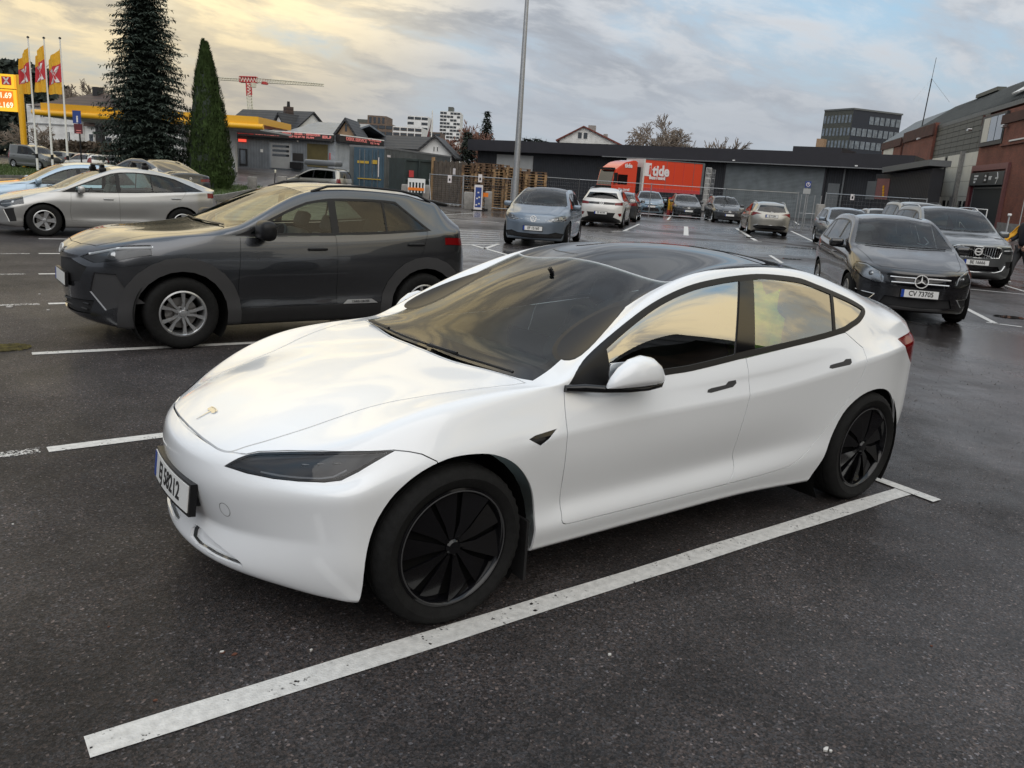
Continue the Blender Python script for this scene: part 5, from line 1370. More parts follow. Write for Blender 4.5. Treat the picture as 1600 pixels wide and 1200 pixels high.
def line_mat(name='worn_line_paint',wear=.5):
    m,nt,b,N,L=nodes(name); out=N['Material Output']
    tc=N.new('ShaderNodeTexCoord')
    n=N.new('ShaderNodeTexNoise'); n.inputs['Scale'].default_value=9; n.inputs['Detail'].default_value=9; n.inputs['Roughness'].default_value=.75; L.new(tc.outputs['Object'],n.inputs['Vector'])
    v=N.new('ShaderNodeTexVoronoi'); v.inputs['Scale'].default_value=110; L.new(tc.outputs['Object'],v.inputs['Vector'])
    s=N.new('ShaderNodeSeparateColor'); L.new(v.outputs['Color'],s.inputs[0])
    a=N.new('ShaderNodeMath'); a.operation='MULTIPLY_ADD'; L.new(s.outputs[0],a.inputs[0]); a.inputs[1].default_value=.35; L.new(n.outputs[0],a.inputs[2])
    r=N.new('ShaderNodeMapRange'); r.inputs[1].default_value=.95-wear*.35; r.inputs[2].default_value=.99-wear*.30; r.inputs[3].default_value=1; r.inputs[4].default_value=0; L.new(a.outputs[0],r.inputs[0])
    n2=N.new('ShaderNodeTexNoise'); n2.inputs['Scale'].default_value=30; n2.inputs['Detail'].default_value=6; L.new(tc.outputs['Object'],n2.inputs['Vector'])
    c=N.new('ShaderNodeMapRange'); c.inputs[1].default_value=.3; c.inputs[2].default_value=.7; c.inputs[3].default_value=.48; c.inputs[4].default_value=.66; L.new(n2.outputs[0],c.inputs[0])
    cc=N.new('ShaderNodeCombineColor'); 
    for i,k in enumerate((1,.985,.95)):
        q=N.new('ShaderNodeMath'); q.operation='MULTIPLY'; q.inputs[1].default_value=k; L.new(c.outputs[0],q.inputs[0]); L.new(q.outputs[0],cc.inputs[i])
    L.new(cc.outputs[0],b.inputs['Base Color']); b.inputs['Roughness'].default_value=.55
    bp=N.new('ShaderNodeBump'); bp.inputs['Strength'].default_value=.5; bp.inputs['Distance'].default_value=.004; L.new(v.outputs['Distance'],bp.inputs['Height']); L.new(bp.outputs[0],b.inputs['Normal'])
    t=N.new('ShaderNodeBsdfTransparent'); mx=N.new('ShaderNodeMixShader'); L.new(r.outputs[0],mx.inputs[0]); L.new(t.outputs[0],mx.inputs[1]); L.new(b.outputs[0],mx.inputs[2]); L.new(mx.outputs[0],out.inputs[0])
    return m
MT['asphalt']=asphalt_mat('damp_asphalt',(.032,.029,.028),.66)
MT['asphalt2']=asphalt_mat('grey_asphalt',(.10,.10,.10),.25,40,.3)
MT['line']=line_mat('worn_line_paint',.20); MT['linefaint']=line_mat('faded_line_paint',1.02)
MT['grass']=pmat('wet_grass',(.045,.075,.016),.8,var=.5,scale=3,bump=.5,bscale=40)
MT['concrete']=pmat('concrete',(.26,.25,.235),.8,var=.25,scale=5,bump=.2,bscale=40)
MT['kerb']=pmat('kerb_stone',(.22,.215,.20),.8,var=.25,scale=4,bump=.2,bscale=50)
gm=mesh_from([(-3000,-3000,0),(3000,-3000,0),(3000,3000,0),(-3000,3000,0)],[(0,1,2,3)])
tag(obj('ground',gm,MT['asphalt']),kind='structure')
def flat(name,pts,z,mat,parent=None,kind=None):
    V=[(p[0],p[1],z) for p in pts]
    n=len(V); ar=sum(V[i][0]*V[(i+1)%n][1]-V[(i+1)%n][0]*V[i][1] for i in range(n))
    o=obj(name,mesh_from(V,[tuple(range(n)) if ar>0 else tuple(range(n))[::-1]]),mat,parent)
    if kind: o['kind']=kind
    return o
def paint_line(a,b,w=.10,mat='line',z=.004,rag=.004,seed=0):
    a=Vector((a[0],a[1]));b=Vector((b[0],b[1])); L=(b-a).length; t=(b-a)/L; n=Vector((-t.y,t.x)); k=max(2,int(L/.25)) if L<12 else 12
    rd=random.Random(seed+int(a.x*100)); lo=[];hi=[]
    for i in range(k+1):
        p=a+t*L*i/k; e1=rd.uniform(-rag,rag); e2=rd.uniform(-rag,rag)
        lo.append(p-n*(w/2+e1)); hi.append(p+n*(w/2+e2))
    V=[(p.x,p.y,z) for p in lo]+[(p.x,p.y,z) for p in hi]; F=[(i,i+1,k+2+i,k+1+i) for i in range(k)]
    return tag(obj('parking_line',mesh_from(V,F),MT[mat]),kind='structure')
def pl(p,q,w=.10,mat='line',z=.004): return paint_line(G(*p),G(*q),w,mat,z)
paint_line((-1.33,-.955),(3.30,-.975),.112); 
pl((1366,748),(1464,784),.085,z=.008)
paint_line((-1.06,1.98),(3.3,2.0),.10); paint_line((-1.9,1.99),(-1.10,1.985),.10,'linefaint')
paint_line((-.83,4.72),(3.6,4.40),.10); paint_line((-.36,7.4),(4.2,7.30),.10); paint_line((-.14,10.06),(4.3,10.0),.10); paint_line((.18,12.73),(4.6,12.7),.10); paint_line((.50,15.42),(4.8,15.35),.10)
paint_line((-1.6,7.42),(-.45,7.4),.10,'linefaint'); paint_line((-1.4,10.1),(-.3,10.07),.10,'linefaint'); paint_line((-1.3,12.75),(.05,12.73),.1,'linefaint')
for p,q,w in [((686,336),(742,333),.10),((692,342),(780,348),.10),((735,382),(795,399),.11),((757,389),(779,381),.11),((999,350),(975,361),.12),((955,361.5),(984,361),.10),((1072,354),(1072,368),.20),((1151,357),(1181,376),.16),((1168,376.5),(1190,377.5),.12),
    ((1043,343.5),(1049,337),.12),((1109,346),(1111,339),.12),((1236,361),(1288,385.5),.12),((1241,346),(1248,351),.12),((1203,399),(1222,411),.10),((1505,480),(1558,507),.10),((1541,504),(1597,511),.08),((1500,450.5),(1610,461),.08),((1570,446),(1612,459),.08),((642,308),(668,305),.12),((960,350),(1150,352),.07)]:
    pl(p,q,w,'line' if w>.075 else 'linefaint')
for i in range(7):
    t=i/6; pl((716+3*t,360.5+22*t),(781-5*t*0,364.5+18*t),.11,z=.006)
# drain hollows and gully grates
MT['puddle']=pmat('puddle_water',(.012,.012,.013),.04,0,1)
for k,(px,py,a,b_) in enumerate([(1238,405,.28,.20),(1577,496,.26,.20),(1257,388,.9,.30),(1178,371.5,.5,.3),(1300,372,.6,.3)]):
    c=G(px,py); rd=random.Random(k); ax=Vector((CR.x,CR.y)).normalized(); ay=Vector((-ax.y,ax.x))
    pts=[]
    for i in range(22):
        an=2*PI*i/22; q=ax*math.cos(an)*a*rd.uniform(.8,1.15)+ay*math.sin(an)*b_*rd.uniform(.75,1.2); pts.append((c.x+q.x,c.y+q.y))
    flat('puddle',pts,.010,MT['puddle'],kind='structure')
# moss clump and scattered leaves and grit
# ------------------------------------------------------------------ buildings
def XY(px,d):
    """ground-plan point on the sight line of a picture column, at depth d"""
    hy=600+F_PX*(CW.z+(px-800)/F_PX*CR.z)/CU.z
    p=W(px,hy,d); return Vector((p.x,p.y))
class Facade:
    """local x along the wall (left to right as seen), y into the building, z up"""
    def __init__(s,name,label,cat,pa,pb,z0=0,group=None,A=None,Bp=None):
        s.A=A or XY(*pa); s.B=Bp or XY(*pb); s.u=(s.B-s.A).normalized(); s.L=(s.B-s.A).length; s.z0=z0
        s.root=empty(name,(s.A.x,s.A.y,z0),math.atan2(s.u.y,s.u.x),label,cat,group)
    def uz(s,px,py,dep=0):
        n=Vector((-s.u.y,s.u.x)); a=s.A+n*dep; d=pray(px,py)
        den=d.x*n.x+d.y*n.y; t=((a.x-CP.x)*n.x+(a.y-CP.y)*n.y)/den
        P=CP+d*t; return (P.x-s.A.x)*s.u.x+(P.y-s.A.y)*s.u.y, P.z-s.z0
    def box(s,name,mat,u0,u1,y0,y1,z0,z1,parent=None,**k):
        b=MB(); b.box(min(u0,u1),max(u0,u1),min(y0,y1),max(y0,y1),min(z0,z1),max(z0,z1)); return b.build(name,MT[mat] if isinstance(mat,str) else mat,parent or s.root,**k)
    def pbox(s,name,mat,p0,p1,y0=-.03,y1=.0,parent=None):
        """box over the picture rectangle p0 (top left) .. p1 (bottom right)"""
        u0,z1=s.uz(p0[0],p0[1]); u1,z0=s.uz(p1[0],p1[1]); 
        return s.box(name,mat,u0,u1,y0,y1,z0,z1,parent)
    def poly(s,name,mat,pts,y0,y1,parent=None):
        b=MB(); b.prism(pts,'y',y0,y1); return obj(name,outward(b.mesh()),MT[mat] if isinstance(mat,str) else mat,parent or s.root)
    def window(s,u0,u1,z0,z1,frame='wframe',pane='wpane',y=-.04,bars=0,t=.07):
        b=MB()
        b.box(u0,u1,y,.02,z0,z0+t); b.box(u0,u1,y,.02,z1-t,z1); b.box(u0,u0+t,y,.02,z0+t,z1-t); b.box(u1-t,u1,y,.02,z0+t,z1-t)
        for i in range(bars):
            x=u0+(u1-u0)*(i+1)/(bars+1); b.box(x-t*.4,x+t*.4,y,.02,z0+t,z1-t)
        f=b.build('window',MT[frame],s.root)
        p=MB(); p.box(u0+t,u1-t,-.012,-.006,z0+t,z1-t); p.build('pane',MT[pane],f); return f
    def slab(s,name,mat,u0,u1,y0,y1,z0,z1): return s.box(name,mat,u0,u1,y0,y1,z0,z1)
def stripes_mat(name,c1,c2,scale,axis=0,rough=.6,metal=0,width=.5,bump=.6):
    m,nt,b,N,L=nodes(name); tc=N.new('ShaderNodeTexCoord'); se=N.new('ShaderNodeSeparateXYZ'); L.new(tc.outputs['Object'],se.inputs[0])
    a=N.new('ShaderNodeMath'); a.operation='MULTIPLY'; a.inputs[1].default_value=scale; L.new(se.outputs[axis],a.inputs[0])
    f=N.new('ShaderNodeMath'); f.operation='FRACT'; L.new(a.outputs[0],f.inputs[0])
    r=N.new('ShaderNodeMapRange'); r.inputs[1].default_value=width-.12; r.inputs[2].default_value=width+.12; L.new(f.outputs[0],r.inputs[0])
    n=N.new('ShaderNodeTexNoise'); n.inputs['Scale'].default_value=1.3; n.inputs['Detail'].default_value=7; L.new(tc.outputs['Object'],n.inputs['Vector'])
    mx=N.new('ShaderNodeMix'); mx.data_type='RGBA'; mx.inputs[6].default_value=(*c1,1); mx.inputs[7].default_value=(*c2,1); L.new(r.outputs[0],mx.inputs[0])
    rr=N.new('ShaderNodeMapRange'); rr.inputs[1].default_value=.3; rr.inputs[2].default_value=.7; rr.inputs[3].default_value=.8; rr.inputs[4].default_value=1.15; L.new(n.outputs[0],rr.inputs[0])
    m2=N.new('ShaderNodeMix'); m2.data_type='RGBA'; m2.blend_type='MULTIPLY'; m2.inputs[0].default_value=1; L.new(mx.outputs[2],m2.inputs[6]); L.new(rr.outputs[0],m2.inputs[7]); L.new(m2.outputs[2],b.inputs['Base Color'])
    b.inputs['Roughness'].default_value=rough; b.inputs['Metallic'].default_value=metal
    bp=N.new('ShaderNodeBump'); bp.inputs['Distance'].default_value=.03; bp.inputs['Strength'].default_value=bump; L.new(r.outputs[0],bp.inputs['Height']); L.new(bp.outputs[0],b.inputs['Normal'])
    return m
def brick_mat(name,c1,c2,mortar,bw=.24,bh=.077):
    m,nt,b,N,L=nodes(name); tc=N.new('ShaderNodeTexCoord'); se=N.new('ShaderNodeSeparateXYZ'); L.new(tc.outputs['Object'],se.inputs[0])
    ad=N.new('ShaderNodeMath'); ad.operation='ADD'; L.new(se.outputs[0],ad.inputs[0]); L.new(se.outputs[1],ad.inputs[1])
    cb=N.new('ShaderNodeCombineXYZ'); L.new(ad.outputs[0],cb.inputs[0]); L.new(se.outputs[2],cb.inputs[1])
    br=N.new('ShaderNodeTexBrick'); L.new(cb.outputs[0],br.inputs['Vector']); br.inputs['Color1'].default_value=(*c1,1); br.inputs['Color2'].default_value=(*c2,1); br.inputs['Mortar'].default_value=(*mortar,1)
    br.inputs['Scale'].default_value=1; br.inputs['Brick Width'].default_value=bw; br.inputs['Row Height'].default_value=bh; br.inputs['Mortar Size'].default_value=.010
    n=N.new('ShaderNodeTexNoise'); n.inputs['Scale'].default_value=.8; n.inputs['Detail'].default_value=7; L.new(tc.outputs['Object'],n.inputs['Vector'])
    rr=N.new('ShaderNodeMapRange'); rr.inputs[1].default_value=.3; rr.inputs[2].default_value=.7; rr.inputs[3].default_value=.75; rr.inputs[4].default_value=1.2; L.new(n.outputs[0],rr.inputs[0])
    m2=N.new('ShaderNodeMix'); m2.data_type='RGBA'; m2.blend_type='MULTIPLY'; m2.inputs[0].default_value=1; L.new(br.outputs[0],m2.inputs[6]); L.new(rr.outputs[0],m2.inputs[7]); L.new(m2.outputs[2],b.inputs['Base Color']); b.inputs['Roughness'].default_value=.8
    bp=N.new('ShaderNodeBump'); bp.inputs['Distance'].default_value=.01; bp.inputs['Strength'].default_value=.6; bp.invert=True; L.new(br.outputs['Fac'],bp.inputs['Height']); L.new(bp.outputs[0],b.inputs['Normal'])
    return m
MT['cladding']=stripes_mat('black_wall_boards',(.012,.014,.018),(.020,.022,.028),5,0,.6)
MT['fascia']=pmat('dark_fascia',(.020,.019,.024),.5,var=.15,scale=1)
MT['rollgrey']=stripes_mat('grey_roller_slats',(.17,.195,.205),(.21,.235,.245),9,2,.45,.2)
MT['panelgrey']=pmat('pale_grey_door',(.34,.35,.35),.6,var=.1,scale=1)
MT['steelgrey']=pmat('grey_steel_door',(.13,.14,.145),.5,.2,var=.1)
MT['brick']=brick_mat('red_brick',(.27,.080,.048),(.19,.058,.038),(.10,.075,.065))
MT['brickdark']=brick_mat('dark_brick_band',(.10,.035,.025),(.07,.026,.02),(.07,.05,.045))
MT['sheet']=pmat('grey_green_sheet',(.075,.080,.070),.5,.2,var=.2,scale=2)
MT['roofseam']=stripes_mat('standing_seam_roof',(.10,.11,.11),(.045,.05,.05),1.6,0,.45,.3,.85)
MT['doorcream']=pmat('cream_roller_door',(.66,.64,.56),.6,var=.08,scale=1)
MT['maroonpaint']=pmat('maroon_frame',(.20,.085,.08),.6,var=.15)
MT['darkred']=pmat('dark_red_panel',(.10,.012,.020),.5)
MT['signgrey']=pmat('sign_grey',(.075,.08,.08),.5)
MT['signwhite']=pmat('sign_white',(.75,.75,.73),.5)
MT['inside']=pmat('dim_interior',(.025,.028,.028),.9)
MT['wframe']=pmat('white_window_frame',(.72,.72,.70),.5); MT['wpane']=pmat('window_pane',(.02,.025,.03),.06,0,1)
MT['dframe']=pmat('dark_window_frame',(.02,.02,.022),.5)
MT['skypane']=pmat('bright_window_pane',(.10,.12,.14),.05,0,1)
MT['towerglass']=pmat('tower_glass',(.03,.045,.07),.12,0,1,var=.2,scale=.2)
MT['towerblack']=pmat('tower_cladding',(.012,.018,.032),.4)
MT['towerpane']=pmat('tower_pane',(.16,.19,.22),.15,.2,.5,var=.5,scale=.9)
MT['render_w']=stripes_mat('white_boards',(.70,.70,.68),(.78,.78,.76),7,2,.6)
MT['render_white']=pmat('white_render',(.74,.75,.74),.7,var=.08,scale=1)
MT['brownwall']=brick_mat('brown_apartment_wall',(.17,.12,.09),(.13,.095,.07),(.1,.08,.07),.9,.3)
MT['rooftile']=stripes_mat('dark_roof_tiles',(.020,.021,.024),(.034,.035,.038),3.2,2,.6,0,.5,.8)
MT['roofred']=stripes_mat('red_roof_tiles',(.13,.03,.02),(.18,.045,.03),3,2,.7)
MT['roofblue']=stripes_mat('blue_grey_metal_roof',(.20,.235,.28),(.15,.18,.22),1.4,0,.4,.3,.9)
MT['roofbrown']=stripes_mat('brown_roof_tiles',(.07,.045,.035),(.05,.033,.028),2.6,2,.7)
MT['yellow']=pmat('yellow_canopy_paint',(.80,.42,.01),.4,0,.2,var=.05)
MT['yellowlit']=pmat('yellow_sign_lit',(.85,.50,.02),.4,0,.2,emit=(1,.55,.03),es=.30)
MT['orangelit']=pmat('orange_price_panel',(.75,.20,.02),.4,emit=(1,.25,.02),es=.22)
MT['redsign']=pmat('red_sign',(.50,.03,.03),.45); MT['redlit']=pmat('red_sign_lit',(.6,.05,.03),.45,emit=(1,.10,.06),es=.5)
MT['garagewall']=stripes_mat('grey_garage_boards',(.16,.18,.20),(.185,.205,.225),4,0,.6)
MT['garagelight']=stripes_mat('light_garage_boards',(.30,.33,.36),(.34,.37,.40),4,0,.6)
MT['olive']=pmat('olive_opening',(.085,.07,.025),.8,var=.3,scale=1)
MT['signdark']=pmat('sign_black',(.018,.016,.016),.5); MT['pinkletter']=pmat('red_lettering',(.78,.24,.22),.5); MT['whiteletter']=pmat('white_lettering',(.75,.62,.58),.5)
MT['gable_o']=pmat('tan_gable',(.34,.22,.13),.7,var=.1)
MT['hedge']=pmat('brown_hedge',(.05,.035,.022),.9,var=.5,scale=3,bump=.8,bscale=9)
# --- long black building
f=Facade('warehouse','long low black warehouse with overhanging dark fascia behind the orange lorry','building',(745,88),(1420,66)); LB=f
uL,_=f.uz(745,250); uR,zt=f.uz(1420,247)
f.box('wall','cladding',0,f.L,0,16,-.2,5.2)
f.box('fascia','fascia',-.6,f.L+.0,-1.1,0,4.37,5.47)
f.box('roof','fascia',-.6,f.L,0,16.3,5.2,5.47)
f.box('gutter','steeldark',f.L*.36,f.L-.1,-1.16,-1.09,4.30,4.38)
f.box('upstand','fascia',*[f.uz(x,240)[0] for x in (1228,1306)],2,8,5.47,6.05)
f.box('chimney','gable_o',*[f.uz(x,240)[0] for x in (1259,1271)],3,4,5.9,6.8)
f.pbox('roof_vent','signwhite',(1325,239),(1328,245),.5,.7)
f.pbox('pale_panel','panelgrey',(777,241),(832,268),-.05,.0)
# roller shutter in separate slats
u0,z1=f.uz(1136,255); u1,_=f.uz(1291,258); g_=f.box('roller_shutter','rollgrey',u0,u1,-.10,0,0,z1)
f.box('shutter_frame','fascia',u0-.15,u0,-.14,0,0,z1); f.box('shutter_frame','fascia',u1,u1+.15,-.14,0,0,z1)
u0,z1=f.uz(1291,286); u1,_=f.uz(1313,287); f.box('steel_door','steelgrey',u0+.2,u1,-.08,0,0,z1)
f.box('downpipe','steelgrey',u1+.2,u1+.32,-.25,-.12,0,4.4)
for px in (1150,1340): 
    u,z=f.uz(px,262); f.box('wall_lamp','signwhite',u,u+.2,-1.2,-1.1,4.45,4.55)
# --- lean-to at its right end
s=Facade('loading_shed','dark lean-to shed with grey sloping roof edge beside the brick building','building',(1362,64),(1447,57))
z_=s.uz(1390,271)[1]
s.poly('wall','cladding',[(0,-.1),(s.L,-.1),(s.L,s.uz(1447,263)[1]),(s.uz(1390,272)[0],s.uz(1390,272)[1]),(0,s.uz(1390,272)[1])],0,.9)
zr=s.uz(1447,260)[1]; ul=s.uz(1388,271)[0]
b=MB(); b.prism([(ul,z_+.02),(s.L+.3,zr+.02),(s.L+.3,zr+.42),(ul-.1,z_+.42)],'y',-.5,1.1); obj('shed_roof',outward(b.mesh()),MT['steelgrey'],s.root)
s.pbox('shed_door','steelgrey',(1357,283),(1366,312),-.05,0); s.pbox('inner_door','maroonpaint',(1372,279),(1386,312),-.04,0)
for i in range(4): 
    u,z=s.uz(1382-1*i*.2,292+4.6*i); s.box('warning_mark','yellow',u-.06,u+.06,-.12,-.05,z-.09,z+.09)
# --- brick hall on the right
f=Facade('brick_hall','red brick hall with grey seamed metal roof and cream roller doors','building',(1365,112),(1660,49)); BH=f
def FX(px,py=300): return f.uz(px,py)[0]
H0=9.5
u=[FX(x) for x in (1365,1396,1403,1447,1524)]; uE=f.L
f.box('wall','brick',0,u[1],0,14,-.2,H0); f.box('cornice','brickdark',-.1,u[1]+.05,-.18,0,H0-1.0,H0-.1)
f.box('panel_wall','sheet',u[1],u[2],.2,14,-.2,H0)
f.pbox('side_window','doorcream',(1382,232),(1394,247),-.05,0)
f.box('wall','brick',u[2],u[3],-.25,14,-.2,H0+.3); f.box('cornice','brickdark',u[2]-.1,u[3]+.1,-.42,-.25,H0-.9,H0+.2)
zp_=f.uz(1490,245)[1]
f.box('panel_wall','sheet',u[3],u[4],.1,14,-.2,H0-.1)
nc=8; 
for i in range(nc):
    for j in range(7):
        a=u[3]+(u[4]-u[3])*i/nc; b_=u[3]+(u[4]-u[3])*(i+1)/nc; zz0=6.15+(H0-.15-6.15)*j/7; zz1=6.15+(H0-.15-6.15)*(j+1)/7
        f.box('panel','sheet',a+.025,b_-.025,0,.1,zz0+.02,zz1-.02)
dz=6.3
for (x0,x1) in ((1452,1471),(1476,1499),(1502,1523)):
    a,b_=FX(x0,280),FX(x1,280); f.box('door_recess','signdark',a-.45,b_+.1,.02,.12,0,dz+.1)
    d=f.box('roller_door','doorcream',a,b_,-.06,.03,.15,dz)
    for k in range(1,5): f.box('door_joint','sheet',a,b_,-.066,-.06,.15+dz*k/5,.17+dz*k/5,parent=d)
    for w0,w1 in ((.15,.42),(.55,.85)): f.box('door_window','wpane',a+(b_-a)*w0,a+(b_-a)*w1,-.07,-.06,1.5,2.3,parent=d)
for x in (1499.5,): 
    a=FX(x,280); f.box('column','concrete',a,a+.5,-.35,0,0,dz+.2)
for x0,x1 in ((1441,1451),(1466,1474),(1490,1499)):
    f.box('dock_guard','concrete',FX(x0,300),FX(x1,300),-.25,-.08,0,2.6)
f.box('wall','brick',u[4],uE,-.35,14,-.2,H0-.6)
f.box('cornice','brickdark',u[4]-.05,FX(1546,190),-.5,-.35,H0-1.3,H0-.5)
zs=f.uz(1592,177)[1]; f.box('wall_step','brick',FX(1581,190),uE,-.5,2,H0-3.2,zs); f.box('cornice','brickdark',FX(1579,190),uE,-.62,-.5,zs-.7,zs-.04)
# bay window cut into the eaves
a,b_=FX(1549,200),FX(1581,200); zz0=f.uz(1560,221)[1]; zz1_=f.uz(1562,184)[1]; f.box('bay_frame','dframe',a-.6,b_+.15,-.55,-.35,zz0-.3,zz1_+.2)
for k in range(3):
    w=(b_-a)/3; f.box('pane','skypane' if k else 'doorcream',a+w*k+.08,a+w*(k+1)-.08,-.60,-.55,zz0,zz1_)
    b=MB(); b.prism([(.6,H0+.95),(3.2,H0+2.75),(3.25,H0+2.65),(.65,H0+.85)],'x',a+w*k+.08+1.2,a+w*(k+1)-.08+1.2); obj('roof_pane',outward(b.mesh()),MT['signwhite' if k<2 else 'skypane'],f.root)
# entrance with its sign
ua,ub=FX(1523,300),FX(1580,300); zf1=f.uz(1550,258)[1]; za=f.uz(1550,270)[1]; zb_=f.uz(1550,290)[1]
f.box('entrance_frame','maroonpaint',ua,ub,-.55,-.35,za+.15,zf1); f.box('entrance_post','maroonpaint',ub-.35,ub,-.55,-.35,0,za+.15); f.box('entrance_post','maroonpaint',ua,ua+.3,-.55,-.35,0,za+.15)
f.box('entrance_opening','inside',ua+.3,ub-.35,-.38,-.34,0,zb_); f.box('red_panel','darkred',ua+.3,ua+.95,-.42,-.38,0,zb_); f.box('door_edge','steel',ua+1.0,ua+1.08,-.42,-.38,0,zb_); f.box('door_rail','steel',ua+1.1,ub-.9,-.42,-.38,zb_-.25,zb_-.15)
sg=f.box('entrance_sign','signgrey',ua+.3,ub-.35,-.60,-.40,zb_,za)
def ftext(F,sx,size,u_,z_,mat,parent,y=-.62,align='LEFT',bold=.01,sc=1.0):
    me=text_mesh(sx,size,bold=bold,ext=.01,align=align,sx=sc); me.transform(Matrix(((1,0,0,u_),(0,0,-1,y),(0,1,0,z_),(0,0,0,1)))); return obj('sign_lettering',me,MT[mat],parent)
W_=ub-ua; hh=za-zb_
for k,tx in enumerate(('BYGGVAREHUS','AVHENTING','TRELAST')): ftext(f,tx,hh*.20,ua+W_*.16,za-hh*(.28+.24*k),'signwhite',sg,sc=.8)
f.box('sign_tile','signdark',ua+W_*.44,ua+W_*.56,-.615,-.60,zb_+hh*.18,za-hh*.10,parent=sg)
ftext(f,'Obs',hh*.24,ua+W_*.50,za-hh*.32,'signwhite',sg,y=-.635,align='CENTER'); ftext(f,'BYGG',hh*.22,ua+W_*.50,za-hh*.62,'signwhite',sg,y=-.635,align='CENTER',sc=.8)
ftext(f,'PORT',hh*.36,ua+W_*.59,za-hh*.50,'signwhite',sg,bold=.02,sc=.8)
b=MB(); ax=ua+W_*.77; az=za-hh*.5; b.box(ax,ax+.62,-.63,-.60,az-.05,az+.05); 
for sgn in (-1,1): b.prism([(ax+.62,az),(ax+.28,az+sgn*.42),(ax+.18,az+sgn*.42),(ax+.50,az)][::1],'y',-.63,-.60)
b.build('sign_arrow',MT['signwhite'],sg)
# roof
hz_=3.25; dp=4.5
def roofpt(u_,y_,z_): return (u_,y_,z_)
b=MB(); V=[(-.3,-.03,H0+.02),(uE,-.03,H0+.02),(uE,dp,H0+hz_),(-4,dp,H0+hz_),(-6,9,H0-.05)]
b.prism([(-.03,H0-.3),(dp+4,H0-.3),(dp+4,H0+hz_-2.5),(dp,H0+hz_),(-.03,H0+.02)],'x',-.3,uE); b.add([(-.3,-.03,H0+.02),(-.3,dp,H0+hz_),(-5,dp,H0+hz_),(-.3,-.03,H0-.3),(-5,dp,H0-.3)],[(0,1,2),(0,2,4,3)]); obj('roof',b.mesh(),MT['roofseam'],f.root)
for i in range(70):
    uu=u[2]+.2+i*.62
    if uu>uE: break
    y0=-.03; y1=dp; z1_=H0-.05+(hz_+.05)*(y1+.5)/(dp+.5)
    bb=MB(); bb.prism([(y0,H0+.02),(y1,H0+hz_),(y1,H0+hz_+.12),(y0,H0+.14)],'x',uu-.03,uu+.03); obj('roof_seam',outward(bb.mesh()),MT['roofseam'],f.root)
f.box('ridge_vent','sheet',FX(1450,190),FX(1475,190),dp-.4,dp+.4,H0+hz_,H0+hz_+.35)
for px,py in ((1531,204),(1588,198),(1448,218)):
    uu,zz=f.uz(px,py); b=MB(); b.rbox(uu-.25,uu+.15,-.95,-.6,zz-.1,zz+.12,.04); b.build('flood_lamp',MT['lamp_chrome'],f.root); 
f.box('cable_tray','signwhite',FX(1590,222),uE,-.58,-.5,f.uz(1595,221)[1],f.uz(1595,221)[1]+.1)
f.box('plinth','concrete',ub,uE,-.5,-.34,-.1,.9)
# radio mast with stays
mt=XY(1440,95); m_=empty('radio_mast',(mt.x,mt.y,9.5),0,'thin dark radio mast with stay wires on the brick hall roof','mast')
top=W(1457,122,95).z; tip=W(1463,95,95).z
q0=W(1438,210,95); q1=W(1456,123,95); q2=W(1463,90,95)
def rel(P): return P-m_.location
b=MB(); b.tube([rel(q0),rel(q1)],.07,6); b.build('mast_pole',MT['trim'],m_)
b=MB(); b.tube([rel(q1),rel(q2)],.03,5); b.build('mast_tip',MT['trim'],m_)
for px,py in ((1427,156),(1435,158),(1484,160)):
    b=MB(); b.tube([rel(q1),rel(W(px,py,95))],.015,4); b.build('stay_wire',MT['steel'],m_)
# --- dark glass tower
D=210; f=Facade('office_tower','dark glass office tower rising behind the warehouse','building',(1312,D),(1386,D*1.03)); 
hT=f.uz(1317,169)[1]; wT=f.L
TD=10; f.box('wall','towerblack',0,wT,0,TD,0,hT); f.box('side_wall','sheet',-.03,0,0,TD,0,hT)
lw=Vector(XY(1290,D*1.10))-f.A; 
for r in range(8):
    for c in range(9):
        if r==0 and c<3: continue
        a=wT*(c+.12)/9; b_=wT*(c+.88)/9; z1=hT-1.2-r*3.1; f.box('window','towerpane',a,b_,-.10,0,z1-1.9,z1)
# its left side
for r in range(8):
    for c in range(8):
        y0=TD*(c+.22)/8; z1=hT-1.2-r*3.1; f.box('side_window','towerpane',-.08,0,y0,y0+TD*.07,z1-1.9,z1)
f.box('parapet','steelgrey',-.2,wT+.2,-.2,TD,hT,hT+.4)
# --- white house with the red roof
def gable_house(name,label,pA,pB,z0,eave,ridge,depth,wall,roof,gmat=None,over=.5,wins=(),cat='house',axis='front'):
    """gable end towards the viewer (front) or roof slope towards the viewer (side)"""
    f=Facade(name,label,cat,pA,pB,z0)
    L=f.L
    if axis=='front':
        f.poly('wall',wall,[(0,0),(L,0),(L,eave),(L/2,ridge),(0,eave)],0,depth)
        sl=(ridge-eave)/(L/2)
        for sgn in (0,1):
            P=[(-over,eave-over*sl),(L/2,ridge),(L/2,ridge+.22),(-over-.05,eave-over*sl+.22)]
            if sgn: P=[(L-x,z) for x,z in P]
            f.poly('roof',roof,P,-over,depth+over)
    else:
        f.box('wall',wall,0,L,0,depth,0,eave)
        for sgn in (0,1):
            P=[(-over,eave-.3),(depth/2,ridge),(depth/2,ridge+.2),(-over-.05,eave-.1)]
            if sgn: P=[(depth-y,z) for y,z in P]
            b=MB(); b.prism(P,'x',-over,L+over); obj('roof',outward(b.mesh()),MT[roof],f.root)
        for x0,x1 in ((-.02,.1),(L-.1,L+.02)):
            b=MB(); b.prism([(0,eave-.01),(depth,eave-.01),(depth/2,ridge-.02)],'x',x0,x1); obj('gable',outward(b.mesh()),MT[gmat or wall],f.root)
    for w in wins: f.window(*w)
    return f
z0=0
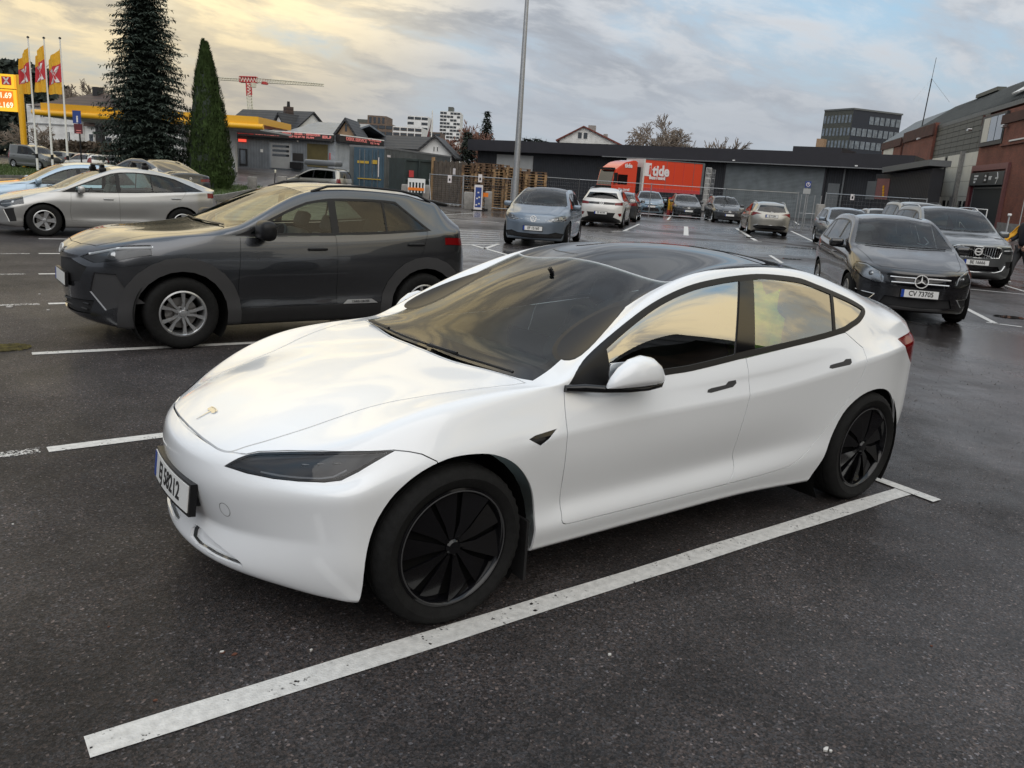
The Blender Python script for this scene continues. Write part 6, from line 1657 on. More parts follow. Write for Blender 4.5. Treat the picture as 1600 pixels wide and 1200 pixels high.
f=gable_house('house','white boarded house with red tiled roof above the black warehouse',(871,118),(968,121),0,7.4,0,12,'render_w','roofred') if 0 else Facade('house','white boarded house with red tiled roof above the black warehouse','house',(870,119),(972,118))
zr=f.uz(914,199)[1]; zl=f.uz(866,218)[1]; up=f.uz(914,199)[0]
f.poly('wall','render_w',[(0,0),(f.L,0),(f.L,zl-.4),(f.uz(912,199)[0],zr),(0,zl)],0,9)
ur=f.uz(912,200)[0]
f.poly('roof','roofred',[(-.5,zl-.25),(ur,zr+.02),(ur,zr+.2),(-.6,zl-.05)],-.4,9.5)
f.poly('roof','roofred',[(ur,zr+.02),(f.L+1.2,zl-1.1),(f.L+1.25,zl-.85),(ur,zr+.2)],-.4,9.5)
f.box('chimney','concrete',f.uz(919,195)[0],f.uz(931,195)[0],1,2.4,zr-1.5,f.uz(925,195)[1]); f.box('chimney','concrete',f.uz(942,207)[0],f.uz(949,207)[0],5,6,zr-3,f.uz(945,206)[1])
u_,z__=f.uz(911,212); f.window(u_-.8,u_-.1,z__-.5,z__+.5); f.window(u_+.0,u_+.7,z__-.5,z__+.5)
# --- middle distance: roofs and flats
def quick_block(name,label,pxl,pxr,py_top,py_bot,d,mat,rows,cols,win='wpane',frame='wframe',h=.5,cat='building',depth=14,d2=None,skip=(),wide=1.0,z0=None):
    f=Facade(name,label,cat,(pxl,d),(pxr,d2 or d)); zt=f.uz((pxl+pxr)/2,py_top)[1]; zb=f.uz((pxl+pxr)/2,py_bot)[1]
    f.box('wall',mat,0,f.L,0,depth,-1,zt)
    rh=(zt-zb)/rows
    for r in range(rows):
        for c in range(cols):
            if (r,c) in skip: continue
            cw=f.L/cols; k=.06 if wide>.9 else (1-wide)/2
            a=cw*(c+k); b_=cw*(c+1-k); z1=zt-rh*(r+.22); fr=f.box('window',frame,a,b_,-.08,0,z1-rh*h,z1); 
            f.box('pane',win,a+.1,b_-.1,-.11,-.08,z1-rh*h+.1,z1-.1,parent=fr)
    return f,zt,zb,rh
f,zt,zb,rh=quick_block('apartment_block','brown stepped apartment block behind the metal roofed hall',556,612,193,222,230,'brownwall',3,5,frame='dframe',h=.55)
f.box('upper_storey','brownwall',f.L*.28,f.L*.80,1,12,zt,f.uz(585,180)[1]); f.box('roof_terrace','sheet',f.L*.0,f.L*.28,1,10,zt,zt+1.0); f.box('upper_storey','brownwall',f.L*.80,f.L*1.08,2,12,-1,zt-1.5)
for i in range(4): 
    zz=f.uz(585,185)[1]; f.box('window','wpane',f.L*(.33+.12*i),f.L*(.39+.12*i),.9,1,zz-1.2,zz+.4)
quick_block('apartment_block','pale brown apartment block with wide balconies left of the white flats',612,657,198,222,215,'render_white',3,4,frame='brownwall',h=.6)
quick_block('office_block','low white office block with dark window bands left of the tall tower',634,666,181,205,260,'render_white',3,3,frame='dframe',h=.5,skip=((1,1),))
f,zt,zb,rh=quick_block('apartment_tower','tall white apartment tower with staggered dark windows',684,715,174,222,300,'render_white',9,6,frame='dframe',h=.62,skip=((0,2),(1,4),(2,2),(3,3),(4,5),(5,2),(6,4),(7,1),(2,5),(8,3)))
f.box('roof_plant','sheet',f.L*.35,f.L*.6,3,8,zt,zt+1.8)
quick_block('apartment_block','brown flats seen low between the white office block and the tower',660,686,206,222,240,'brownwall',2,3,frame='dframe',h=.5)
# dark row of roofs
f=gable_house('terrace_house','long dark roofed white house with white gable end behind the grey container',(560,96),(654,92),0,4.3,5.55,6,'render_white','rooftile','render_white',axis='side',over=.4)
f=gable_house('house','grey house with a broad gable and white barge boards behind the container',(651,84),(704,84),0,3.7,5.3,10,'render_white','rooftile',over=.5)
f.root.location.z=0
for a in (.46,.56): f.window(f.L*a,f.L*(a+.05),3.9,4.4,t=.04)
f.box('balcony_rail','rooftile',f.L*.30,f.L*.84,-.8,-.6,2.6,3.4)
f=gable_house('house','black roofed house with steep white dormer gable behind the yellow canopy',(352,100),(458,96),0,5.6,7.75,7,'render_white','rooftile','render_white',axis='side',over=.3)
dl=f.uz(434,200)[0]; dr=f.uz(455,200)[0]; zt=f.uz(444,181)[1]; zb=f.uz(444,204)[1]
f.poly('dormer','render_white',[(dl,zb),(dr,zb),((dl+dr)/2,zt)],-.9,4)
for sgn in (0,1):
    P=[(dl-.3,zb-.3),((dl+dr)/2,zt+.05),((dl+dr)/2,zt+.3),(dl-.45,zb-.3)]
    if sgn: P=[(dl+dr-x,z) for x,z in P]
    f.poly('dormer_roof','rooftile',P,-1.2,4.2)
f.box('chimney','signdark',f.uz(398,170)[0],f.uz(406,170)[0],3.5,4.6,7.5,f.uz(402,172)[1])
f.box('window','wpane',dl+ (dr-dl)*.35,dl+(dr-dl)*.62,-.93,-.9,zb,zb+.5)
f=Facade('works_hall','low hall with blue grey metal roof and tan gable end','building',(446,90),(531,88)); zt=f.uz(500,188)[1]; zb=f.uz(500,208)[1]
f.box('wall','sheet',0,f.L,0,14,0,zb-.2)
b=MB(); b.prism([(-.5,zb-.35),(6.5,zt),(6.5,zt+.2),(-.6,zb-.15)],'x',0,f.L); b.prism([(13.5,zb-.35),(6.5,zt),(6.5,zt+.2),(13.6,zb-.15)],'x',0,f.L); obj('roof',outward(b.mesh()),MT['roofblue'],f.root)
g2=Facade('gable_wing','tan gabled wing with black roof edge at the end of the metal roofed hall','building',(527,87),(552,87)); z1=g2.uz(540,190)[1]; z2=g2.uz(540,210)[1]
g2.poly('wall','gable_o',[(0,0),(g2.L,0),(g2.L,z2),(g2.L/2,z1),(0,z2)],0,6)
for sgn in (0,1):
    P=[(-.35,z2-.35),(g2.L/2,z1+.05),(g2.L/2,z1+.4),(-.6,z2-.35)]
    if sgn: P=[(g2.L-x,z) for x,z in P]
    g2.poly('roof','rooftile',P,-.5,6.5)
g2.box('window','wpane',g2.L*.45,g2.L*.58,-.04,0,z2+.3,z2+1.0)
c_=XY(451,98); e=empty('brick_chimney',(c_.x,c_.y,0),0,'slim brick chimney with pot above the black roof','chimney'); zc_=W(445,168,98).z
b=MB(); b.box(-.45,.45,-.45,.45,5,zc_); b.build('shaft',MT['roofbrown'],e); b=MB(); b.lathe([(.2,zc_),(.16,zc_+.6),(0,zc_+.6)],10); b.build('pot',MT['trim'],e)
# --- forecourt rising towards the garage
P1=[XY(188,52),XY(445,52),XY(560,60),XY(700,82),XY(560,170),XY(100,170),XY(150,75)]
Zf=[-.05,-.05,-.02,.6,1.9,1.9,1.2]
def plane_z(x,y):
    return 0
a0=XY(300,52); a1=XY(300,75); dirv=(a1-a0); Lf_=dirv.length; dirv/=Lf_
def fz(p):
    t=max(0,(Vector((p[0],p[1]))-a0).dot(dirv)/Lf_); return -.03+1.41*min(t,1)+.35*max(0,t-1)*.3
V=[];F=[]; nu,nv=10,10
c00,c10,c11,c01=XY(150,52),XY(600,52),XY(640,190),XY(60,190)
for j in range(nv+1):
    for i in range(nu+1):
        p=(c00.lerp(c10,i/nu)).lerp(c01.lerp(c11,i/nu),(j/nv)**1.6); V.append((p.x,p.y,fz(p)+.01))
for j in range(nv):
    for i in range(nu): F.append((j*(nu+1)+i,j*(nu+1)+i+1,(j+1)*(nu+1)+i+1,(j+1)*(nu+1)+i))
tag(obj('forecourt',mesh_from(V,F),MT['asphalt2']),kind='structure')
# --- tyre garage with red lettering
f=Facade('garage','grey car workshop with red lettered fascia beside the yellow canopy','garage',(340,75),(523,75)); GA=f
zg=1.38; z_t=f.uz(441,205)[1]; z_b=f.uz(441,216)[1]
f.box('wall','garagewall',0,f.L,0,12,zg-1.5,z_t-.1); 
sgn_=f.box('fascia_sign','signdark',0,f.L,-.6,-.05,z_b,z_t); f.box('sign_edge','signwhite',f.uz(395,205)[0],f.L,-.63,-.6,z_t-.08,z_t,parent=sgn_)
hs=z_t-z_b
def gtext(t,px0,px1,row,mat,size):
    a=f.uz(px0,210)[0]; b_=f.uz(px1,210)[0]; me=text_mesh(t,size,bold=.02,ext=.01); c=vco(me); w=c[:,0].max()-c[:,0].min(); me.transform(Matrix.Diagonal(((b_-a)/w*.97,1,1,1))); me.transform(Matrix(((1,0,0,(a+b_)/2),(0,0,-1,-.64),(0,1,0,z_b+hs*row),(0,0,0,1)))); obj('sign_lettering',me,MT[mat],sgn_)
gtext('DEKKHOTELL',372,400,.45,'redsign',hs*.62); gtext('DEKKPIHLE AS',402,440,.48,'pinkletter',hs*.72); gtext('SERVICE  -  FELGER  -  REPARASJON',443,504,.70,'pinkletter',hs*.34); gtext('TLF 32 83 35  PLAN',453,494,.30,'pinkletter',hs*.32); gtext('EU',506,520,.5,'pinkletter',hs*.5)
g2=Facade('garage_wing','light grey garage end wall with red lettering above the roof box','garage',(523.3,74.8),(592,82)); zt2=f.uz(523,209.5)[1]; zb2=f.uz(523,221)[1]
g2.box('wall','garagelight',0,g2.L,0,8,-.2,zt2-.1)
s2=g2.box('fascia_sign','signdark',0,g2.L,-.5,-.05,zb2,zt2); g2.box('sign_edge','signwhite',0,g2.L,-.53,-.5,zt2-.1,zt2,parent=s2)
for t,a,b_,row,sz in (('DEKK SERVICE',.12,.58,.5,.62),('BIL OG FELG',.60,.92,.70,.30),('32 83 35',.66,.88,.28,.30)):
    me=text_mesh(t,(zt2-zb2)*sz,bold=.02,ext=.01); c=vco(me); w=c[:,0].max()-c[:,0].min(); me.transform(Matrix.Diagonal((g2.L*(b_-a)/w,1,1,1))); me.transform(Matrix(((1,0,0,g2.L*(a+b_)/2),(0,0,-1,-.54),(0,1,0,zb2+(zt2-zb2)*row),(0,0,0,1)))); obj('sign_lettering',me,MT['pinkletter'],s2)
def gp(name,mat,p0,p1,y0=-.04,y1=0,parent=None): return f.pbox(name,mat,p0,p1,y0,y1,parent)
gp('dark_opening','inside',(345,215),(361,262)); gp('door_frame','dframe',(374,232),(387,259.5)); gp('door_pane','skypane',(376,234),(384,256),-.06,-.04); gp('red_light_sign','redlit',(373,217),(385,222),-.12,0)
gp('notice','signwhite',(407,233),(411,238)); gp('shutter_frame','garagelight',(421,222),(457,264),-.03); sh=gp('roller_shutter','panelgrey',(424,224),(454,264),-.06)
for k,y in enumerate((226,233,240)): gp('shutter_window','wpane',(426,y),(452,y+5),-.08,-.06,parent=sh)
gp('workshop_opening','olive',(480,224),(512,262),-.03); gp('poster','signdark',(457,239),(474,252)); gp('poster','redsign',(515,239),(523,250)); gp('tyre_stack','trim',(456,253),(474,264),-.7,-.05)
for x in (465,517.5): gp('wall_lamp','signwhite',(x,219.5),(x+2,222),-.25,-.05)
gp('pillar','concrete',(359,216),(367,262),-.9,-.3)
# --- yellow canopy
f=Facade('station_canopy','long bright yellow fuel station canopy running behind the spruce','canopy',(62,63),(411.5,63))
zt=f.uz(411,183)[1]; zm=f.uz(411,194)[1]; zb=f.uz(411,203)[1]
f.box('fascia','yellow',.3,f.L-.35,0,9,zm,zt); 
b=MB(); b.tube([(-.3,-.05,(zm+zb)/2),(f.L+.05,-.05,(zm+zb)/2)],(zm-zb)/2,12); b.build('rounded_edge',MT['yellow'],f.root,60)
f.box('soffit','panelgrey',.3,f.L-.3,.3,9,zb-.05,zb+.1)
for px in (150,250,330): 
    u_=f.uz(px,200)[0]; f.box('column','render_white',u_,u_+.45,4,4.45,0,zb)
# --- big white house on the left
f=Facade('villa','large white boarded villa with brown tiled roof behind the yellow canopy','house',(46,100),(206,96)); zz=lambda py,px=120: f.uz(px,py)[1]
zw=zz(166); zr=zz(139)
f.box('wall','render_w',0,f.uz(122,200)[0],0,10,-1,zw)
f.box('wall_lower','render_white',f.uz(122,200)[0],f.L,1.0,10,-1,zz(196))
b=MB(); ua_=f.uz(52,160)[0]; ub_=f.uz(152,160)[0]; um=f.uz(98,139)[0]; un=f.uz(122,142)[0]
b.add([(ua_-.5,-.5,zw-.2),(ub_,-.5,zw-.2),(un,5,zr),(um,5,zr),(ua_-.5,10,zw-.2),(ub_,10,zw-.2)],[(0,1,2,3),(0,3,4),(1,5,2),(3,2,5,4)]); b.build('roof',MT['roofbrown'],f.root)
b=MB(); b.prism([(.4,zz(196)),(.9,zz(176)),(9,zz(170)),(9,zz(196))],'x',f.uz(125,180)[0],f.L); obj('mansard_roof',outward(b.mesh()),MT['roofbrown'],f.root)
f.box('chimney','signdark',f.uz(103,130)[0],f.uz(111,130)[0],4,5,zr-1,f.uz(107,129)[1]); f.box('floor_band','panelgrey',0,f.uz(122,200)[0],-.15,0,zz(197),zz(195))
for (a,c,e_,g_) in ((62,174,71,184),(94,178,105,187),(103,205,111,221)):
    u0,z1=f.uz(a,c); u1,z0=f.uz(e_,g_); f.window(u0,u1,z0,z1,bars=1)
for (a,c,e_,g_) in ((133,183,145,191),(159,186,171,194),(138,208,147,222),(164,213,175,226)):
    u0,z1=f.uz(a,c); u1,z0=f.uz(e_,g_); 
    fr=f.window(u0,u1,z0,z1,bars=1,y=.75 if c<200 else .9,t=.1)
f.box('stair_tower','signdark',f.uz(146,190)[0],f.uz(156,190)[0],.2,1.0,-1,zz(178))
hd_=Facade('hedge','clipped brown winter hedge in front of the white villa','hedge',(62,92),(200,86)); hz1=hd_.uz(120,222)[1]
def blob_hedge(F_,u0,u1,z0,z1,dep,name,mat,n=500,s=.35,seed=3):
    rd=random.Random(seed); V=[];Fc=[]
    for i in range(n):
        c=Vector((rd.uniform(u0,u1),rd.uniform(0,dep),z0+(z1-z0)*rd.random()**.7)); 
        a=Vector((rd.gauss(0,1),rd.gauss(0,1),rd.gauss(0,1))).normalized()*s*rd.uniform(.5,1.2); b_=Vector((rd.gauss(0,1),rd.gauss(0,1),rd.gauss(0,1))).normalized()*s*rd.uniform(.5,1.2)
        k=len(V); V+=[c-a,c+b_,c+a,c-b_]; Fc.append((k,k+1,k+2,k+3))
    return obj(name,mesh_from(V,Fc),MT[mat],F_.root)
blob_hedge(hd_,0,hd_.L,-.5,hz1,2,'foliage','hedge',2600,.32); hd_.box('hedge_body','hedge',0,hd_.L,.3,1.7,-.5,hz1-.25)
# --- tower crane far away
D=380
def WP(px,py,d=D): return W(px,py,d)
cr0=WP(392,200); e=empty('tower_crane',tuple(cr0),0,'red and white tower crane standing far behind the roofs','crane')
MT['cranered']=pmat('crane_red',(.48,.05,.05),.6); MT['cranewhite']=pmat('crane_cream',(.62,.60,.48),.6)
def lattice(name,A_,B_,w,n,mat,r=.14,taper=1,h=None):
    A_=A_-cr0;B_=B_-cr0; t=(B_-A_).normalized(); s_=t.cross(Vector((0,0,1))); 
    if s_.length<.1: s_=Vector((CR.x,CR.y,0)); 
    s_.normalize(); u_=s_.cross(t).normalized(); h=h or w
    b=MB(); cs=[(-1,-1),(1,-1),(1,1),(-1,1)]
    def P(i,k):
        f_=1-(1-taper)*i/n; c=A_.lerp(B_,i/n); return c+s_*w/2*cs[k][0]*f_+u_*h/2*cs[k][1]*f_
    for k in range(4): b.tube([P(0,k),P(n,k)],r,4)
    for i in range(n):
        for k in range(4): b.tube([P(i,k),P(i+1,(k+1)%4)],r*.7,3); b.tube([P(i,k),P(i,(k+1)%4)],r*.7,3)
    return b.build(name,MT[mat],e)
lattice('mast',WP(394,215),WP(389.5,149),2.0,14,'cranewhite'); lattice('mast_head',WP(389.5,149),WP(388.5,129),2.1,4,'cranered',.2)
lattice('jib',WP(401,125.5),WP(506,133),1.6,26,'cranewhite',.13,.5,1.8); lattice('counter_jib',WP(333,122.5),WP(377,125),1.3,10,'cranewhite',.13,1,1.0); lattice('jib_root',WP(375,124),WP(402,125),2.2,6,'cranered',.22,1,2.4)
b=MB(); p=WP(332,126)-cr0; b.box(p.x-1.5,p.x+1.5,p.y-1,p.y+1,p.z-2.4,p.z+.5); b.build('counterweight',MT['concrete'],e)
b=MB(); p=WP(396,133)-cr0; b.box(p.x-1.2,p.x+1.0,p.y-1,p.y+1,p.z-1.0,p.z+1.0); b.build('cab',MT['cranewhite'],e)
b=MB(); p=WP(414,130)-cr0; b.box(p.x-1.4,p.x+1.2,p.y-1,p.y+1,p.z-.6,p.z+.6); b.build('trolley',MT['cranered'],e)
# ------------------------------------------------------------------ trees
MT['needle']=pmat('spruce_needles',(.050,.068,.056),.85,var=.5,scale=1.3,spec=.2); MT['needle2']=pmat('cypress_green',(.040,.066,.020),.85,var=.55,scale=1.6,spec=.2)
MT['bark']=pmat('bark',(.06,.045,.035),.9,var=.3,scale=6); MT['twig']=pmat('bare_twigs',(.20,.165,.135),.9,var=.2); MT['twigred']=pmat('reddish_twigs',(.19,.10,.075),.9,var=.2)
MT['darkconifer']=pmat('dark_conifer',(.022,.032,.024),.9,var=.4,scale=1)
def conifer(name,label,base,h,r,mat,seed=1,n_wh=46,per=13,leaf=.30,droop=.25,lean=None,start=.03,twigs=10,shape=.9,cat='tree'):
    rd=random.Random(seed); root=empty(name,tuple(base),0,label,cat)
    b=MB(); b.tube([(0,0,-.3),(0,0,h*.5),(0,0,h*.98)],[.02*h,.012*h,.003*h],8); b.build('trunk',MT['bark'],root,60)
    V=[];F=[]
    for i in range(n_wh):
        t=start+(1-start)*(i/n_wh); z=h*t; rr=r*(1-t)**shape*rd.uniform(.82,1.12)+.10
        k=max(4,int(per*(1-t*.6)))
        for j in range(k):
            a=2*PI*(j+rd.random()*.8)/k+i*.7; L=rr*rd.uniform(.72,1.16); up=rd.uniform(-.1,.12)
            d=Vector((math.cos(a),math.sin(a),0)); s_=Vector((-d.y,d.x,0))
            m=max(3,int(twigs*L/r)+3)
            for q in range(m):
                u=(q+rd.random())/m; c=d*L*(.12+.88*u)+Vector((0,0,z-droop*L*u**1.5+ (.16*L*max(0,u-.7))+up*L))
                w=leaf*(1.15-.55*u)*rd.uniform(.6,1.3)
                for sg in (-1,1):
                    tip=c+d*w*.8*rd.uniform(.3,1)+s_*sg*w*rd.uniform(.5,1.25)+Vector((0,0,rd.uniform(-1.15,.25)*w))
                    n_=Vector((rd.gauss(0,.3),rd.gauss(0,.3),1)).normalized(); e_=(tip-c).cross(n_).normalized()*w*.17
                    x=len(V); V+=[c-e_*.6,c+(tip-c)*.55-e_,tip,c+(tip-c)*.55+e_,c+e_*.6]; F.append((x,x+1,x+2,x+3,x+4))
                tip=c+d*w*1.0+Vector((0,0,rd.uniform(-.2,.25)*w)); x=len(V); e_=s_*w*.2; V+=[c-e_,tip,c+e_]; F.append((x,x+1,x+2))
    obj('crown',mesh_from(V,F),MT[mat],root)
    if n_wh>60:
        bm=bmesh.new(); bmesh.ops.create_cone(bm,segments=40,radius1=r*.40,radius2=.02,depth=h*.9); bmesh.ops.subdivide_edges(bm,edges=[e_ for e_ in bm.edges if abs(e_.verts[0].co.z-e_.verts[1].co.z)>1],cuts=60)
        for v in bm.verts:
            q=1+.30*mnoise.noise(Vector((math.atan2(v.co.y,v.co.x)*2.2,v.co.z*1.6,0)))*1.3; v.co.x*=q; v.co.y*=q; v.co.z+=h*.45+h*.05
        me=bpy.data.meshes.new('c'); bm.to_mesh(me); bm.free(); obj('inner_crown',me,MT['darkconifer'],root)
    return root
def columnar(name,label,base,h,r,seed=1):
    rd=random.Random(seed); root=empty(name,tuple(base),0,label,'tree')
    b=MB(); b.tube([(0,0,-.3),(0,0,h*.7)],[.12,.04],8); b.build('trunk',MT['bark'],root,60)
    V=[];F=[]
    tops=[(0,0,1.0),(.36,.1,.985)] 
    for (ox,oy,hh) in tops:
        for i in range(16000):
            t=rd.random()**1.12; prof=min(1,(t+.03)/.12)**.5*(1-t**1.6)**.85; a=rd.uniform(0,2*PI)
            bump=1+.34*mnoise.noise(Vector((math.cos(a)*2.0,math.sin(a)*2.0,t*h*.8+ox*9)))+.22*mnoise.noise(Vector((math.cos(a)*5,math.sin(a)*5,t*h*2.6)))
            rr=r*.86*prof*bump*(1-.35*rd.random()**3)
            c=Vector((ox*(1-t)*.4*r*2+math.cos(a)*rr+CR.x*ox*.6,oy+math.sin(a)*rr+CR.y*ox*.6,t*h*hh))
            o=Vector((math.cos(a),math.sin(a),.0)); up=(Vector((0,0,1))+o*rd.uniform(.1,.6)+Vector((rd.gauss(0,.25),rd.gauss(0,.25),0))).normalized(); L=.17*rd.uniform(.6,1.4); s_=up.cross(o).normalized()*L*rd.uniform(.16,.3)
            x=len(V); V+=[c-s_,c+up*L,c+s_]; F.append((x,x+1,x+2))
    obj('crown',mesh_from(V,F),MT['needle2'],root)
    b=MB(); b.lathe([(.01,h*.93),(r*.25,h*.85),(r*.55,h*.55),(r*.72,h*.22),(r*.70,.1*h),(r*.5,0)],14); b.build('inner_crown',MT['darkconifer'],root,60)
    return root
def bare_tree(name,label,base,h,spread,mat,seed=1,depth=6,n0=5,r0=.25,droop=0,thick=.035):
    rd=random.Random(seed); root=empty(name,tuple(base),0,label,'tree'); V=[];F=[]
    T_=MB(); 
    def br(p,d,L,r,k):
        pts=[p]; q=p; dd=d
        for i in range(3):
            dd=(dd+Vector((rd.gauss(0,.14),rd.gauss(0,.14),rd.gauss(0,.10)-droop*(depth-k)*.06))).normalized(); q=q+dd*L/3; pts.append(q)
        T_.tube(pts,[max(r,thick),max(r*.85,thick*.9),max(r*.72,thick*.8),max(r*.6,thick*.7)],5 if k>depth-2 else 3,cap=False)
        if k<=0: return
        for i in range(rd.choice((2,3,3)) if k<depth else n0):
            a=rd.uniform(0,2*PI); sp=spread*rd.uniform(.5,1.15); s_=dd.orthogonal().normalized(); s_=Matrix.Rotation(a,3,dd)@s_
            nd=(dd*math.cos(sp)+s_*math.sin(sp)+Vector((0,0,.12))).normalized(); br(pts[rd.choice((2,3,3))],nd,L*rd.uniform(.62,.85),r*.58,k-1)
    br(Vector((0,0,-.2)),Vector((0,0,1)),h*.30,r0,depth)
    me=T_.mesh(); c=vco(me); zmax=c[:,2].max(); c*=h/zmax; me.vertices.foreach_set('co',c.ravel()); obj('crown',me,MT[mat],root); return root
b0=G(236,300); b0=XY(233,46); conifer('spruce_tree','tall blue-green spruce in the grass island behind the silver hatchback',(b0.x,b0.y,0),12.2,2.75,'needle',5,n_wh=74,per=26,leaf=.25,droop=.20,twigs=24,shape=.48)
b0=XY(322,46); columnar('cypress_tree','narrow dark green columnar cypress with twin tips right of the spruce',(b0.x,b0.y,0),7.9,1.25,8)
b0=XY(756,110); conifer('fir_tree','dark pointed conifer right of the apartment tower',(b0.x,b0.y,0),W(753,172,110).z,2.6,'darkconifer',9,n_wh=34,per=10,leaf=.6,twigs=6)
b0=XY(728,92); conifer('conifer_bush','dark green conifer bush left of the black warehouse',(b0.x,b0.y,0),W(722,203,92).z,1.9,'darkconifer',11,n_wh=26,per=10,leaf=.5,twigs=6,shape=.6)
for k,(px,py,d,sd) in enumerate(((724,186,112,3),(741,198,108,4),(712,214,100,6),(752,214,100,8))):
    b0=XY(px,d); bare_tree('bare_tree','bare reddish %s beside the dark conifers'%('tall thin tree','birch','low shrub','round shrub')[k].split('/')[0],(b0.x,b0.y,0),W(px,py,d).z,.42,'twigred',sd,6,5,.14,thick=.05)
b0=XY(1033,125); bare_tree('bare_tree','largest broad bare tree rising behind the warehouse roof',(b0.x,b0.y,0),W(1040,180,125).z,.60,'twig',21,7,6,.42,thick=.045)
b0=XY(995,122); bare_tree('bare_tree','smaller drooping bare tree left of the largest one',(b0.x,b0.y,0),W(1000,190,122).z,.62,'twig',22,7,5,.3,.5,thick=.04)
for k,(px,py) in enumerate(((1112,216),(1124,214))):
    b0=XY(px,118); bare_tree('bare_tree',('small bare tree over the warehouse roof, right of the broad trees','thin bare tree farthest right over the warehouse roof')[k],(b0.x,b0.y,0),W(px,py,118).z,.4,'twig',30+k,5,5,.16,thick=.045)
b0=XY(140,112); bare_tree('bare_tree','bare grey tree behind the villa chimney',(b0.x,b0.y,0),W(135,126,112).z,.6,'twig',41,7,5,.3,thick=.05)
b0=XY(38,76); bare_tree('bare_tree','bare pale shrub behind the grey van',(b0.x,b0.y,0),W(50,190,76).z,.8,'twig',43,6,6,.12,thick=.03)
for k,(px,py) in enumerate(((812,215),(818,212),(825,214),(833,212),(841,214),(849,216))):
    b0=XY(px,190); conifer('fir_tree',('far conifer just left of the lamp post top','far conifer hidden half by the lamp post','far conifer right of the lamp post','tallest far conifer of the row','far conifer second from the right','far conifer at the right end of the row')[k],(b0.x,b0.y,0),W(px,py,190).z,3.2,'darkconifer',50+k,n_wh=14,per=7,leaf=1.2,twigs=4)
# wooded rise on the left edge
e=Facade('wooded_hill','dark wooded rise','hill',(-60,150),(75,130)); e.root['kind']='stuff'; e.root['label']='dark mixed woodland on the rise at the left edge'; 
rd=random.Random(5); V=[];F=[]
for i in range(9000):
    u_=rd.uniform(0,e.L); top=e.uz(-60+135*u_/e.L, 86+44*max(0,(u_/e.L-.45))/.55*2.2)[1]; z=top*(rd.random()**.55); c=Vector((u_,rd.uniform(0,9),z*(.9+.1*math.sin(u_*1.7))))
    a=Vector((rd.gauss(0,1),rd.gauss(0,1),rd.gauss(0,1))).normalized()*rd.uniform(.4,1.1); b_=Vector((rd.gauss(0,1),rd.gauss(0,1),rd.gauss(0,1))).normalized()*rd.uniform(.4,1.1); k=len(V); V+=[c-a,c+b_,c+a,c-b_]; F.append((k,k+1,k+2,k+3))
o=obj('foliage',mesh_from(V,F),MT['darkconifer'],e.root)
# skyline hill

# --- behind the viewer: mirrored house and trees, then trees added to darken the car
f=gable_house('house','dark gabled house seen only mirrored in the side window of the white car',None,None,0,3.4,6.4,9,'roofbrown','rooftile') if 0 else Facade('house','dark gabled house seen only mirrored in the side window of the white car','house',None,None,A=Vector((21,-7.5)),Bp=Vector((12.5,-18)))
f.poly('wall','roofbrown',[(0,0),(f.L,0),(f.L,4.6),(f.L/2,9.0),(0,4.6)],0,9)
for sgn in (0,1):
    P=[(-.6,4.2),(f.L/2,9.0),(f.L/2,9.25),(-.7,4.45)]
    if sgn: P=[(f.L-x,z) for x,z in P]
    f.poly('roof','rooftile',P,-.5,9.5)
for i in range(3): f.window(1.5+3.2*i,2.7+3.2*i,1.2,2.5)
f=Facade('hedge','dark trees seen only mirrored in the windows of the white car','hedge',None,None,A=Vector((38,2)),Bp=Vector((22,-9)))
blob_hedge(f,0,f.L,0,8.5,3,'foliage','darkconifer',5000,.5,11)
f=Facade('hedge','dark trees added out of view to block low sky from the white car','hedge',None,None,A=Vector((12,-24)),Bp=Vector((-24,-20)))  # added row, blocks the low sky so upright panels turn darker
blob_hedge(f,0,f.L,0,8.0,3,'foliage','darkconifer',7000,.6,12)
f=Facade('hedge','further dark trees added out of view to block low sky ahead of the white car','hedge',None,None,A=Vector((-24,-20)),Bp=Vector((-38,2)))  # unseen row added to keep low skylight off the car's front
blob_hedge(f,0,f.L,0,7.5,3,'foliage','darkconifer',5000,.6,13)
# ------------------------------------------------------------------ grass island, kerb, bank
def gpoly(L): return [G(*p) for p in L]
gr=[(-80,262),(60,257),(112,259),(240,276),(345,282),(430,289),(404,297),(350,308),(300,313),(170,300),(112,279),(0,277.5),(-80,277)]
pts=[G(*p) for p in gr]
flat('grass_bank',pts,.10,MT['grass'],kind='structure')
me=MB()
for a,b_ in zip(pts[6:],pts[7:]):
    a2=Vector((a.x,a.y)); b2=Vector((b_.x,b_.y)); n_=int((b2-a2).length/1.0)+1
    for i in range(n_):
        p=a2.lerp(b2,i/n_); q=a2.lerp(b2,(i+.97)/n_); t=(q-p).normalized(); nn=Vector((-t.y,t.x))*.07
        V=[(p.x-nn.x,p.y-nn.y,0),(q.x-nn.x,q.y-nn.y,0),(q.x+nn.x,q.y+nn.y,0),(p.x+nn.x,p.y+nn.y,0)]; V+=[(x,y,.14) for x,y,z in V]
        me.add(V,[(3,2,1,0),(4,5,6,7),(0,1,5,4),(1,2,6,5),(2,3,7,6),(3,0,4,7)])
k_=me.build('kerb',MT['kerb']); k_['kind']='structure'
